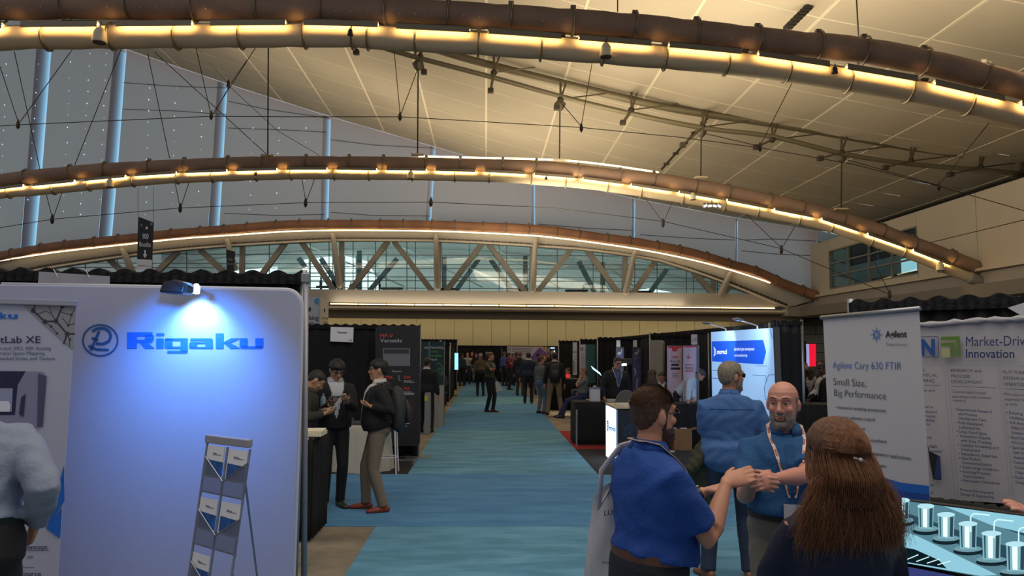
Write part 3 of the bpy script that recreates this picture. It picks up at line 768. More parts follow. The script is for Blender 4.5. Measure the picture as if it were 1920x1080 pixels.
M_rb = mat('logo_blue', '#0f62c4', .7)
tx = MB()
# wide block letters of the wordmark, drawn as strokes
def wide(s, spans, base, cap, mb, dr=0):
    for ch, (l, r) in zip(s, spans):
        text_px(mb, ch, PL, l, r, base, cap, bold=.04)
def q_(pts): poly_px(tx, PL, [(x/3.195, 500+y/3.195) for x, y in pts], .003, .001)
def rc_(x0, y0, x1, y1): q_([(x0, y0), (x1, y0), (x1, y1), (x0, y1)])
for r in [(762, 393, 820, 490), (820, 393, 914, 418), (868, 410, 922, 442), (820, 437, 914, 456), (937, 430, 982, 490), (937, 398, 984, 415), (990, 429, 1125, 443), (988, 434, 1034, 486), (1082, 429, 1126, 512), (996, 478, 1082, 490), (1003, 503, 1118, 517),
          (1140, 429, 1270, 443), (1230, 434, 1275, 490), (1134, 456, 1182, 486), (1140, 451, 1230, 461), (1140, 480, 1230, 490), (1292, 399, 1338, 490), (1436, 429, 1482, 484), (1444, 477, 1570, 491), (1530, 429, 1577, 486)]: rc_(*r)
q_([(836, 454), (882, 454), (928, 490), (868, 490)]); q_([(1338, 452), (1385, 429), (1440, 429), (1372, 460), (1338, 460)]); q_([(1338, 456), (1376, 456), (1442, 490), (1380, 490)])
obj('wordmark', tx, M_rb, disp)
tx = MB(); ring_px(tx, PL, 188, 638, 34, 30.5, 3, k=48)
M_rb2 = mat('logo_blue_dark', '#174f8f', .7)
arc = [(173, 621), (182, 616), (195, 615), (205, 621), (208, 631), (204, 640), (192, 645), (180, 644)]
stroke_px(tx, PL, arc, 5); stroke_px(tx, PL, [(186, 621), (170, 657)], 5); stroke_px(tx, PL, [(166, 648), (180, 655), (204, 656)], 4.5); stroke_px(tx, PL, [(172, 633), (184, 638)], 4)
obj('logo', tx, M_rb2, disp)
# lamp on its arm
lp = U(322, 538, 4.45)
lt = thing('display_spotlight', 'small black clip-on spotlight on top of the blue-lit display wall', 'light', lp)
obj('lamp_body', MB().slab([U(297, 548, 4.5), U(342, 551, 4.45), U(348, 532, 4.45), (U(328, 523, 4.5)), U(304, 529, 4.5)], (0, .16, 0)), mat('lamp_black', '#0c0b0c', .5), lt, bevel=.012)
obj('lamp_arm', MB().tube([U(342, 530, 4.5), U(356, 533, 4.5), U(374, 540, 4.6), U(378, 545, 4.72)], .008, 6), M_alu, lt)
obj('led_head', MB().slab([U(362, 551, 4.5), U(371, 551, 4.5), U(373, 538, 4.5), (U(369, 531, 4.5)), U(363, 532, 4.5)], (0, .03, 0)), glow('led_white', '#cfe8ff', 1.6), lt, bevel=.004)
q = PL.hit(372, 590)
spot_light('display_spot', Vector((q.x, q.y, 0))+PL.n*.16+Vector((0, 0, PL.hit(372, 552).z)), q-Vector((0, 0, .12)), 34, (.42, .72, 1), 100, .9, .02)
spot_light('display_spot_wide', Vector((q.x, q.y, 0))+PL.n*.62+Vector((0, 0, PL.hit(372, 552).z+.10)), PL.hit(366, 705), 80, (.03, .27, 1), 88, 1, .04)
# white booth sign on the drape
PS = Plane(U(70, 540, 4.98), U(205, 540, 4.98))
sg = thing('booth_sign', 'blank white card hung on the black drape over the blue-lit display wall', 'sign', PS.hit(137, 535))
obj('card', MB().slab([PS.hit(*p) for p in ((70, 545), (205, 545), (205, 518), (73, 509))], -PS.n*.006), mat('card_grey', '#9c9ca6', .7), sg)
for x in (108, 167): obj('hook', MB().tube([PS.hit(x-8, 505, .02), PS.hit(x-3, 513, .02), PS.hit(x, 521, .02)], .003, 5), M_alu, sg)
# roll-up banner on the left edge
PB = Plane(U(0, 600, 4.2), U(143, 600, 4.24))
M_bnr = mat('banner_pale', '#a9aec2', .75)
rb_ = thing('rollup_banner', 'pale roll-up banner with a molecule corner pattern and an instrument picture, at the very left', 'banner', (PB.hit(50, 600).x, PB.hit(50, 600).y, 0))
obj('banner_sheet', MB().slab([PB.hit(-190, 561), PB.hit(142, 570), PB.hit(108, 1088), PB.hit(106, 1170), PB.hit(-190, 1170)], -PB.n*.004), M_bnr, rb_)
obj('top_bar', MB().bar(PB.hit(-192, 559, .005), PB.hit(145, 569, .005), .03, .035), mat('bar_silver', '#9a9fae', .35, .6), rb_, bevel=.005)
bs = Vector((PB.hit(-42, 600).x, PB.hit(-42, 600).y, .05)); obj('base_case', MB().box(bs, (1.0, .2, .1)), M_alu, rb_, bevel=.02)
tx = MB()
poly_px(tx, PB, [(41, 571), (143, 573), (138, 657)], off=.003)
obj('corner_print', tx, mat('corner_grey', '#8a8b93', .7), rb_)
tx = MB()
for a, b, w in [((62, 582), (84, 603), 3), ((84, 603), (105, 602), 3), ((105, 602), (126, 626), 3), ((105, 602), (117, 574), 3), ((126, 626), (141, 626), 3), ((126, 626), (119, 645), 3), ((62, 582), (66, 572), 2.5),
                ((66, 590), (86, 583), 1.2), ((86, 583), (97, 589), 1.2), ((97, 589), (105, 602), 1.2), ((117, 596), (128, 610), 1.2), ((128, 610), (141, 606), 1.2), ((92, 575), (97, 589), 1.2), ((128, 610), (134, 590), 1.2), ((134, 590), (141, 578), 1.2), ((84, 603), (96, 612), 1.2), ((96, 612), (107, 625), 1.2), ((126, 626), (131, 636), 1.4), ((131, 636), (130, 650), 1.2), ((112, 584), (124, 588), 1.2), ((124, 588), (134, 590), 1.2)]:
    stroke_px(tx, PB, [a, b], w, .005)
for c in [(62, 582), (84, 603), (105, 602), (126, 626), (117, 574)]:
    ring_px(tx, PB, c[0], c[1], 4.4, 4.4, 4.2, .006, 12)
for c in [(96, 612), (107, 625), (128, 610), (134, 590), (131, 636)]: ring_px(tx, PB, c[0], c[1], 2.4, 2.4, 2.3, .006, 8)
obj('molecule_print', tx, mat('molecule_dark', '#33323f', .7), rb_)
tx = MB(); wide2 = [('k', 0, 14), ('u', 15, 33)]
for ch, l, r in wide2: text_px(tx, ch, PB, l, r, 597, 586, bold=.035)
poly_px(tx, PB, [(120, 873), (121, 940), (88, 988)], off=.004); poly_px(tx, PB, [(116, 952), (113, 1010), (86, 990)], off=.004)
obj('blue_print', tx, M_rb, rb_, kind='stuff')
tx = MB()
text_px(tx, 'tLab XE', PB, 0, 76, 643, 630, bold=.004)
text_px(tx, 't concept', PB, 36, 89, 1030, 1021, bold=.006); text_px(tx, 'on', PB, 52, 62, 1047, 1040); text_px(tx, 'source', PB, 38, 77, 1080, 1071, bold=.006)
stroke_px(tx, PB, [(40, 1032), (92, 1032)], 1)
stroke_px(tx, PB, [(40, 1064), (64, 1064)], 1)
obj('headline', tx, mat('ink_navy', '#222a55', .7), rb_)
tx = MB()
for s, r, b in [('n tool: XRD, XRR, Rocking', 95, 656), ('rocal Space Mapping,', 85, 665), ('esidual Stress, and Texture', 103, 675)]: text_px(tx, s, PB, 0, r, b, b-6.5, bold=.003)
obj('small_print', tx, mat('ink_slate', '#4d5a80', .7), rb_)
for nm, pts, c in [('instrument_shell', [(0, 695), (80, 697), (88, 706), (80, 800), (0, 800)], '#7f83a0'), ('instrument_front', [(0, 696), (48, 696), (33, 722), (28, 778), (0, 778)], '#171c44'), ('instrument_window', [(0, 728), (24, 728), (22, 772), (0, 772)], '#8d93b4'),
                   ('instrument_side', [(72, 700), (87, 706), (80, 800), (70, 800)], '#454a68'), ('instrument_slot', [(40, 745), (48, 738), (44, 782), (36, 776)], '#2a2c48'), ('instrument_drum', [(0, 752), (16, 752), (20, 760), (18, 772), (0, 772)], '#d5d8e8')]:
    tx = MB(); poly_px(tx, PB, pts, off=.004+.0012*['instrument_shell', 'instrument_front', 'instrument_window', 'instrument_side', 'instrument_slot', 'instrument_drum'].index(nm)); obj(nm, tx, mat(nm, c, .6), rb_)
# brochure stand
M_mesh = m_glass('mesh_fabric', '#9aa0b8', 0); 
M_net = mat('stand_net', '#6f7890', .7, alpha=.55)
M_st = mat('stand_silver', '#8b8f9c', .35, .6)
BA, BB = U(388, 822, 4.18), U(470, 832, 4.05)
lean = Vector((0, -.22, 0))
class PP(Plane): pass
ptop = (BA+BB)/2
vdir = Vector((-.045, .17, 1)).normalized()
PK = PP(BA, BB, up=vdir)
bst = thing('brochure_stand', 'silver brochure stand with netting pockets in front of the blue-lit display', 'stand', (ptop.x, ptop.y-.15, 0))
obj('top_bar', MB().bar(BA+Vector((0, 0, .0)), BB, .035, .045), mat('bar_pale', '#a7a9b0', .35, .5), bst, bevel=.006)
def dn(px, py): return PK.hit(px, py)
def line(a, b, r=.006, mb=None): return (mb or MB()).tube([dn(*a), dn(*b)], r, 6)
for a, b in [((389, 830), (352, 1095)), ((469, 842), (432, 1095)), ((427, 838), (391, 1095))]:
    A, B = dn(*a), dn(*b); d = (B-A); k = (A.z-.02)/max(1e-3, -d.z)
    obj('frame_bar', MB().tube([A, A+d*k], .007, 6), M_st, bst)
A = dn(460, 905); B = U(484, 1095, A.y+.42); d = B-A
obj('back_leg', MB().tube([A, A+d*((A.z-.01)/-d.z)], .006, 6), M_st, bst)
yL = lambda t: 389-(t-830)*.1395
def grid(y, s): return (389-(y-830)*.1395+80*s*(1), y+ (10+ (y-830)*.07)*s)
for y in (920, 1018, 1118):
    obj('cross_bar', line(grid(y, 0), grid(y, 1), .005), M_st, bst)
for y0 in (870, 968, 1066):
    for c in (0, 1):
        a, b, m = grid(y0-14, 0) if c == 0 else grid(y0-14, 1), grid(y0+26, .47), None
        lo = [grid(y0+50, 0), grid(y0+50, .46)] if c == 0 else [grid(y0+50, 1), grid(y0+50, .48)]
        mb = MB().slab([PK.hit(*q, .022) for q in (a, b, lo[1], lo[0])], PK.n*.002)
        obj('net_pocket', mb, M_net, bst)
        obj('pocket_trim', MB().tube([PK.hit(*a, .024), PK.hit(*b, .024)], .004, 5), M_st, bst)
k = 0
for y0, c, lb in [(858, 0, 'white brochure with a blue band, in the top left pocket of the stand'), (860, 1, 'white brochure in the top right pocket of the stand'), (955, 0, 'white brochure with a blue band, in the second pocket on the stand\'s left'), (955, 1, 'white brochure with photos, in the second pocket on the stand\'s right'), (1058, 0, 'white brochure at the bottom of the stand, cut off by the frame')]:
    s0, s1 = (.04, .43) if c == 0 else (.53, .96)
    q = [grid(y0-24, s0), grid(y0-24, s1), grid(y0+34, s1), grid(y0+34, s0)]
    br = thing('brochure', lb, 'brochure', PK.hit(*q[3], .008), 'brochures in the stand')
    obj('cover', MB().slab([PK.hit(*p, .008) for p in q], PK.n*.006), M_card, br)
    mb = MB(); q2 = [grid(y0+2, s0), grid(y0+4, s1), grid(y0+30, s1), grid(y0+30, s0)]
    mb.slab([PK.hit(*p, .0145) for p in q2], PK.n*.0008); obj('picture', mb, mat('brochure_blue', '#1c5fb0', .6, vary=.8, vscale=14, col2='#20304a'), br)
    mb = MB(); a = grid(y0-8, s0+.12); b = grid(y0-8, s1-.08); stroke_px(mb, PK, [a, b], 1.2, .0155); stroke_px(mb, PK, [(a[0], a[1]-3), (b[0]-8, b[1]-3)], 1.6, .0155); obj('print_line', mb, mat('ink_grey', '#59607a', .7), br)
# table with a black skirt behind the display
tA, tB = UG(601, 1000), UG(606, 955)
def table_box(name, label, x0, x1, y0, y1, h, mc, mt, cat='table', skirt=True, flare=1.0, seed=1, step=.12, mtop=None):
    t = thing(name, label, cat, ((x0+x1)/2, (y0+y1)/2, 0))
    obj('tabletop', MB().box(((x0+x1)/2, (y0+y1)/2, h-.015), (x1-x0, y1-y0, .03)), mtop or mt, t, bevel=.006)
    for a, b in [((x0, y0), (x1, y0)), ((x1, y0), (x1, y1)), ((x0, y1), (x0, y0))]:
        obj('skirt', cloth_strip(a, b, .03, h, .02*flare, step, seed=seed, ruffle=0), mc, t, smooth=True)
    for x in (x0+.06, x1-.06):
        for y in (y0+.06, y1-.06): obj('leg', MB().tube([(x, y, 0), (x, y, h-.03)], .015, 6), M_alu, t)
    return t
M_cloth = mat('table_cloth_black', '#09090c', .9, bump=.2, bscale=30)
table_box('skirted_table', 'tall table with a black skirt right behind the drape pole', -2.9, tA.x-.02, 7.5, 8.2, 1.02, M_cloth, mat('top_cream', '#cfc5a8', .6), step=.10)
p = U(585, 818, 7.6)
tag(obj('paper_stack', MB().box((p.x, 7.65, 1.045), (.22, .3, .04)).box((p.x+.01, 7.66, 1.075), (.2, .28, .015), .1), mat('paper_cream', '#d9d0b5', .7), bevel=.003), 'cream stack of papers on the black skirted table behind the pole', 'papers')
# ---------------- networking lounge tower
A = U(574, 556, 16.4); B = U(600, 557, 16); Cc = U(616, 567, 16.7)
tw = thing('sign_tower', 'white square sign tower with a blue dot, above the black drape behind the three men', 'sign', (B.x-.2, 16.4, 0))
M_tw = mat('tower_grey', '#9ca3ab', .7)
tL = A + (A-B)*.9
obj('side_panel', MB().slab([tL, B, Vector((B.x, B.y, 0)), Vector((tL.x, tL.y, 0))], (0, .02, 0)), M_tw, tw)
obj('side_panel', MB().slab([B+Vector((.004, 0, 0)), Cc, Vector((Cc.x, Cc.y, 0)), Vector((B.x+.004, B.y, 0))], (-.0, .02, 0)), mat('tower_cream', '#b9b2a2', .7), tw)
obj('corner_post', MB().box((B.x, B.y-.01, B.z/2), (.03, .03, B.z+.04)), M_alu, tw)
PT1, PT2 = Plane(tL, B), Plane(B, Cc)
tx = MB(); text_px(tx, 'king', PT1, 579.5, 597, 600, 591, bold=.01); text_px(tx, 'ge', PT1, 579.5, 588, 608, 602, bold=.01); ring_px(tx, PT1, 580, 580, 3, 4.5, 3, .005, 14)
text_px(tx, 'Networking', PT2, 603, 614.5, 598, 594); text_px(tx, 'Lounge', PT2, 605, 613, 606, 602); ring_px(tx, PT2, 608.5, 582, 1.4, 4, 1.4, .005, 12)
obj('lettering', tx, mat('ink_dark', '#23262b', .7), tw)
tx = MB(); ring_px(tx, PT1, 595, 565, 6, 6, 6, .005, 20); obj('blue_dot', tx, mat('dot_blue', '#3f7fa6', .7), tw)
# ---------------- booth with the three men
dT = 13.3; hT = U(700, 611, dT).z
pR = U(791, 611, dT)
drape_wall((U(540, 611, dT).x-1.2, dT), (pR.x-.03, dT), hT, 'black drape back wall of the booth where three men stand', 11, posts=(1,), step=.22)
PT = Plane(U(620, 640, dT-.1), U(662, 640, dT-.1))
sg = thing('booth_sign', 'white sign card numbered 729 hung on the black drape', 'sign', PT.hit(640, 628))
obj('card', MB().slab([PT.hit(*p) for p in ((619, 640), (662, 642), (663, 614), (620, 613))], -PT.n*.006), M_card, sg)
tx = MB(); text_px(tx, 'Thermtest', PT, 632, 651, 625, 621.5, bold=.02); text_px(tx, '729', PT, 653, 660, 640, 637, bold=.01); obj('lettering', tx, mat('ink_black', '#15151a', .7), sg)
PM = Plane(U(705, 700, 12.95), U(787, 700, 12.9))
mp = thing('rollup_banner', 'black banner with red words and a grey instrument, behind the backpack wearer', 'banner', (PM.hit(746, 700).x, 12.9, 0))
def rrect(x0, y0, x1, y1, r, k=4):
    pts = []
    for cx, cy, a0 in ((x1-r, y0+r, -PI/2), (x1-r, y1-r, 0), (x0+r, y1-r, PI/2), (x0+r, y0+r, PI)):
        pts += [(cx+r*math.cos(a0+PI/2*i/k), cy+r*math.sin(a0+PI/2*i/k)) for i in range(k+1)]
    return pts
obj('banner_sheet', MB().slab([PM.hit(*p) for p in rrect(705, 613, 787, 835, 7)], -PM.n*.03), mat('banner_charcoal', '#15151b', .6), mp)
obj('sheet_edge', MB().tube([PM.hit(*p) for p in rrect(705, 613, 787, 835, 7)+[(780, 613)]], .008, 6), mat('edge_grey', '#30303a', .5), mp)
tx = MB(); text_px(tx, 'MP-V', PM, 713, 737, 633, 626, bold=.01); text_px(tx, 'TPS', PM, 722, 736, 710, 705, bold=.01); text_px(tx, 'THW', PM, 757, 770, 710, 705, bold=.01); text_px(tx, 'TLS', PM, 757, 768, 731, 726, bold=.01)
obj('red_lettering', tx, mat('ink_red', '#c23a32', .6, emit=.05), mp)
tx = MB(); text_px(tx, 'Versatile', PM, 713, 754, 642, 635, bold=.002); text_px(tx, 'Sensors', PM, 735, 753, 698, 694)
for y in (714, 716.5, 735, 737.5, 740): stroke_px(tx, PM, [(757, y), (772+(y % 3)*2, y)], 1)
stroke_px(tx, PM, [(757, 794), (768, 794)], 1.5); stroke_px(tx, PM, [(757, 799), (763, 799)], 1.5); stroke_px(tx, PM, [(748, 703), (748, 712), (751, 714)], .8)
obj('white_lettering', tx, mat('ink_white', '#a9a9b2', .6), mp)
tx = MB(); poly_px(tx, PM, [(718, 653), (769, 653), (769, 686), (718, 686)]); obj('instrument_print', tx, mat('instr_grey', '#66686f', .6), mp)
tx = MB(); poly_px(tx, PM, [(720, 655), (767, 655), (767, 663), (720, 663)], .005); stroke_px(tx, PM, [(722, 687.5), (760, 687.5)], .8, .005); obj('instrument_panel_print', tx, mat('instr_dark', '#2b2c33', .6), mp)
tx = MB(); poly_px(tx, PM, rrect(741, 750, 776, 786, 5)); obj('glow_print', tx, mat('print_darkred', '#33161b', .6), mp)
b0, b1 = UG(741, 838), UG(784, 836)
obj('foot', MB().bar((PM.hit(712, 700).x, 12.75, .03), (PM.hit(784, 700).x, 12.75, .03), .04, .03).bar((PM.hit(782, 700).x, 12.45, .02), (PM.hit(782, 700).x, 13.1, .02), .04, .03), M_alu, mp)
# white skirted table and the pale high chair leg
g0 = UG(672, 888)
wt = thing('skirted_table', 'small round-cornered table under a cream pleated cloth behind the two men', 'table', (g0.x, g0.y+.3, 0))
zt_ = U(672, 800, g0.y).z
mb = MB()
nn = 60
for j, (z, s) in enumerate([(0.01, 1.18), (.3, 1.1), (.6, 1.03), (zt_-.02, 1.0), (zt_, .97)]):
    for i in range(nn):
        a = 2*PI*i/nn; r = (.42 if True else 0)*s+.02*math.sin(i*PI*2/5)*(1-j/5)
        mb.v.append((g0.x-.02+r*math.cos(a)*1.0, g0.y+.42+r*math.sin(a), z))
mb.f = [(j*nn+i, j*nn+(i+1) % nn, (j+1)*nn+(i+1) % nn, (j+1)*nn+i) for j in range(4) for i in range(nn)]+[tuple(4*nn+i for i in range(nn))]
obj('tablecloth', mb, mat('cloth_cream', '#a9a596', .85), wt, smooth=True)
tag(obj('sample_block', MB().box((g0.x-.05, g0.y+.3, zt_+.03), (.3, .2, .06)).box((g0.x-.2, g0.y+.35, zt_+.05), (.1, .1, .1)), mat('sample_dark', '#3b3d44', .5), bevel=.01), 'dark sample instrument on the cream-clothed table', 'instrument')
tag(obj('sample_cup', MB().lathe((g0.x+.08, g0.y+.2, zt_), [(.03, 0), (.035, .07), (.03, .075)], 12), mat('cup_white', '#cfd4d8', .5), smooth=True), 'little white cup on the cream-clothed table', 'cup')
hc = thing('high_stool', 'pale-legged high stool half hidden behind the man with the backpack', 'stool', (U(728, 800, 11.6).x, 11.6, 0))
zz = .72
for dx, dy in ((-.14, -.14), (.14, -.14), (-.14, .14), (.14, .14)):
    obj('leg', MB().tube([(hc.location.x+dx*1.1, 11.6+dy*1.1, 0), (hc.location.x+dx*.8, 11.6+dy*.8, zz)], .012, 6), M_wht, hc)
obj('seat', MB().box((hc.location.x, 11.6, zz+.02), (.34, .34, .04)), mat('seat_dark', '#26262b', .6), hc, bevel=.015)
obj('foot_ring', MB().tube([(hc.location.x+.15*math.cos(a), 11.6+.15*math.sin(a), .25) for a in np.linspace(0, 2*PI, 17)], .008, 6), M_wht, hc)
# narrow white counter with a yellow label
g = UG(800, 815)
ct_ = thing('pedestal', 'narrow white pedestal with a yellow label at the corner of the aisle', 'pedestal', (g.x, g.y, 0))
zc_ = U(800, 737, g.y).z
obj('body', MB().box((g.x, g.y+.25, zc_/2), (.12, .5, zc_)), mat('pedestal_white', '#7e8084', .6), ct_, bevel=.01)
PY = Plane((g.x-.05, g.y, .5), (g.x+.05, g.y, .5))
tx = MB(); poly_px(tx, PY, [(796, 742), (801.5, 742), (801.5, 752), (796, 752)], .004); obj('yellow_label', tx, mat('label_yellow', '#b8b430', .6), ct_)
# networking drinks banners
for k, (x0, x1, Y, words, lb) in enumerate([(786, 805, 18.3, ['orking', '', '', 'ion'], 'dark green reception banner mostly hidden behind the drape pole'), (804, 833.5, 18.6, ['Networking', 'Drinks', 'Reception', 'Here!'], 'dark green Networking Drinks Reception banner with a light green line drawing')]):
    Pn = Plane(U(x0, 680, Y), U(x1, 680, Y))
    b = thing('reception_banner', lb, 'banner', (Pn.hit(x0, 700).x+.2, Y, 0))
    zb = Pn.hit(x0, 722).z
    obj('banner_sheet', MB().slab([Pn.hit(x0, 640.5), Pn.hit(x1, 641.5), Pn.hit(x1, 722), Pn.hit(x0, 722)], (0, .03, 0)), mat('banner_green_dark', '#15303a', .7), b)
    obj('white_base', MB().box(((Pn.hit(x0, 700).x+Pn.hit(x1, 700).x)/2, Y+.02, zb/2), (Pn.hit(x1, 700).x-Pn.hit(x0, 700).x, .05, zb)), mat('base_pale', '#9b9890', .7), b)
    obj('edge_pole', MB().tube([Pn.hit(x1, 640, .01), (Pn.hit(x1, 700).x, Y, 0)], .012, 6), M_alu, b)
    tw_, tg = MB(), MB()
    for i, w in enumerate(words):
        if not w: continue
        W = (x1-x0-5)*len(w)/10 if k else (x1-x0-9)
        l = x0+3 if k else x0+9
        text_px(tw_ if w in ('Networking', 'Here!', 'orking') else tg, w, Pn, l, l+W, 653.5+i*7.6, 648.8+i*7.6, bold=.01)
    obj('white_lettering', tw_, mat('ink_pale', '#b5bcc0', .6), b)
    if k:
        stroke_px(tg, Pn, [(818, 683), (822, 680), (829, 686), (831, 702), (820, 707), (817, 694), (826, 690), (830, 698)], .9); stroke_px(tg, Pn, [(822, 690), (825, 703), (831, 690), (827, 706)], .8); stroke_px(tg, Pn, [(820, 707), (832, 702)], 1)
        poly_px(tw_, Pn, [(806, 642), (829, 642.5), (829, 645), (806, 644.5)])
    obj('green_lettering', tg, mat('ink_green', '#4f9a45', .6), b)
# folding chairs beside the aisle
def folding_chair(x, y, rz, label):
    t = thing('folding_chair', label, 'chair', (x, y, 0), 'black folding chairs by the reception banners'); t.rotation_euler.z = 0
    Q = Matrix.Rotation(rz, 3, 'Z'); o = Vector((x, y, 0)); m = mat('chair_black', '#0f0f12', .5)
    def w(a, b, c): return o+Q @ Vector((a, b, c))
    for s in (-.21, .21):
        obj('front_leg', MB().tube([w(s, .22, 0), w(s, -.10, .48), w(s, -.24, .86)], .012, 6), m, t)
        obj('rear_leg', MB().tube([w(s*.9, -.22, 0), w(s*.9, .17, .44)], .012, 6), m, t)
    obj('seat', MB().slab([w(-.2, -.2, .43), w(.2, -.2, .43), w(.2, .2, .45), w(-.2, .2, .45)], (0, 0, .025)), m, t, bevel=.008)
    obj('backrest', MB().slab([w(-.2, -.19, .68), w(.2, -.19, .68), w(.2, -.25, .86), w(-.2, -.25, .86)], Q @ Vector((0, .02, 0))), m, t, bevel=.01)
    obj('cross_tube', MB().tube([w(-.2, .12, .12), w(.2, .12, .12)], .009, 6), m, t)
g = UG(825, 762); folding_chair(g.x, g.y, R(75), 'black folding chair nearer the aisle, below the reception banner')
g = UG(812, 766); folding_chair(g.x-.1, g.y-.1, R(80), 'black folding chair further in, half hidden by the pole')
# display screen and dark booths further along the left side
drape_wall((-2.6, 20.5), (-1.25, 20.5), U(850, 641, 20.5).z, 'black drape wall behind the reception banners', 21, posts=(1,))
drape_wall((-1.28, 20.5), (-1.28, 23.2), U(850, 641, 20.5).z, 'black side drape beside the bright standing screen', 22, posts=())
g = UG(850, 743)
sc = thing('screen_stand', 'tall black screen stand with a glowing cyan screen beside the aisle', 'screen', (g.x, g.y, 0))
PSN = Plane(U(849, 680, g.y), U(859, 680, g.y+.5))
obj('pillar', MB().box((U(847, 700, g.y).x, g.y+.25, .9), (.10, .4, 1.8)), mat('stand_black', '#0d0d10', .5), sc, bevel=.02)
obj('base', MB().box((g.x-.1, g.y+.2, .02), (.5, .55, .04)), mat('stand_black', '#0d0d10', .5), sc, bevel=.01)
obj('bezel', MB().slab([PSN.hit(*p, .0) for p in ((851, 661), (860, 661), (860, 694), (851, 694))], -PSN.n*.04), mat('stand_black', '#0d0d10', .5), sc)
obj('screen_face', MB().slab([PSN.hit(*p, .004) for p in ((852.5, 662), (859, 662), (859, 693), (852.5, 693))], PSN.n*.003), glow('screen_cyan', '#8fe0f0', 1.3), sc)
for k, (x, y, w_, d_, h_, lb) in enumerate([(-1.75, 19.2, .9, .6, .75, 'black-clothed low table beyond the folding chairs'), (-1.75, 25.6, .8, 1.2, .95, 'black-clothed table beside the aisle under the cyan screen')]):
    table_box('skirted_table', lb, x-w_/2, x+w_/2-.0, y-d_/2, y+d_/2, h_, M_cloth, M_cloth, seed=30+k)
drape_wall((-4, 27), (-1.3, 27), U(870, 645, 27).z, 'black drape wall past the cyan screen on the left side', 23, posts=(1,))
drape_wall((-1.32, 27), (-1.32, 31), U(870, 645, 27).z, 'second black side drape past the cyan screen', 24, posts=())
drape_wall((-4, 35), (-1.35, 35), 2.35, 'black drape wall near the far end of the left side', 25, posts=(1,))
# far cross wall of black drape with the two-colour banner
YF = 43.5
zf = U(900, 648.5, YF).z
drape_wall((-6, YF), (5.2, YF), zf, 'long black drape wall closing the far end of the aisle', 26, posts=(0, .38, .62, 1), step=.3)
PW = Plane(U(951, 660, YF-.4), U(1025, 660, YF-.4))
wm = thing('wall_banner', 'white banner with a blue and purple diamond at the far end', 'banner', PW.hit(988, 685))
obj('banner_sheet', MB().slab([PW.hit(*p) for p in ((951, 649.5), (1025, 650), (1025, 690), (951, 690))], (0, .04, 0)), mat('banner_white_far', '#b7aeb4', .7), wm)
tx = MB(); text_px(tx, 'WESTMORELAND', PW, 960, 997, 656.5, 652.5, bold=.01); text_px(tx, 'Mechanical Testing & Research', PW, 960, 996, 660.3, 657.8, bold=.02); text_px(tx, 'Your Process is Our Business', PW, 964, 991, 664, 662.2); ring_px(tx, PW, 955.5, 655.5, 2.4, 2.6, .7, k=14); obj('lettering', tx, mat('ink_navy2', '#2b2b48', .7), wm)
tx = MB(); poly_px(tx, PW, [(994, 671), (1012, 651), (1024, 661), (1025, 682), (1004, 682)]); obj('blue_diamond', tx, mat('diamond_blue', '#4a4cb0', .7, vary=.6, vscale=1.5, col2='#8a4f86'), wm)
tx = MB(); poly_px(tx, PW, [(1000, 682), (1003, 676), (1012, 671), (1025, 674), (1025, 684)], .006); obj('sunset_print', tx, mat('diamond_pink', '#a04a55', .7), wm)
tx = MB(); poly_px(tx, PW, [(953, 664), (957, 663), (968, 673), (964, 676)]); poly_px(tx, PW, [(1016, 650.5), (1023, 650.5), (1021, 656)]); obj('gold_print', tx, mat('gold', '#b8861f', .7), wm)
def flat_sign(name, px, Y, m, label, cat='sign', floorpole=False, ex=.03, group=None, Yb=None):
    (x0, y0), (x1, y1) = px
    Pn = Plane(U(x0, (y0+y1)/2, Y), U(x1, (y0+y1)/2, Yb or Y))
    t = thing(name, label, cat, Pn.hit((x0+x1)/2, y1) if not floorpole else (Pn.hit((x0+x1)/2, y1).x, Y, 0), group)
    obj('panel_sheet', MB().slab([Pn.hit(*p) for p in ((x0, y0), (x1, y0), (x1, y1), (x0, y1))], -Pn.n*ex), m, t)
    if floorpole:
        p = Pn.hit((x0+x1)/2, y0); obj('support_pole', MB().tube([p-Pn.n*(ex+.015), Vector((p.x, p.y, 0))-Pn.n*(ex+.015)], .012, 6), M_alu, t)
        obj('base_case', MB().box((p.x, p.y, .04), (abs(Pn.hit(x1, y0).x-Pn.hit(x0, y0).x)+.05, .2, .08)), M_alu, t, bevel=.01)
    return t, Pn
flat_sign('banner', ((1026, 651), (1031, 684)), 40, mat('banner_cream', '#8f8775', .7), 'narrow cream banner beside the blue and purple diamond banner')
t, Pn = flat_sign('signboard', ((1031, 651), (1053, 720)), 36, mat('panel_navy', '#16263c', .7), 'dark navy display panel with white patches at the far right of the aisle', floorpole=True)
tx = MB(); poly_px(tx, Pn, [(1032, 651.5), (1040, 651.5), (1040, 653.5), (1032, 653.5)]); poly_px(tx, Pn, [(1038, 657), (1040.5, 657), (1040.5, 661), (1038, 661)]); obj('light_patch', tx, glow('patch_glow', '#bfe4f5', 1.2), t)
for x, y0, y1, Y, lb in [(1055.5, 648, 656, 33, 'tiny white card high on the drape, right of the navy panel')]:
    flat_sign('booth_sign', ((x-1.3, y0), (x+1.3, y1)), Y, M_wht, lb)
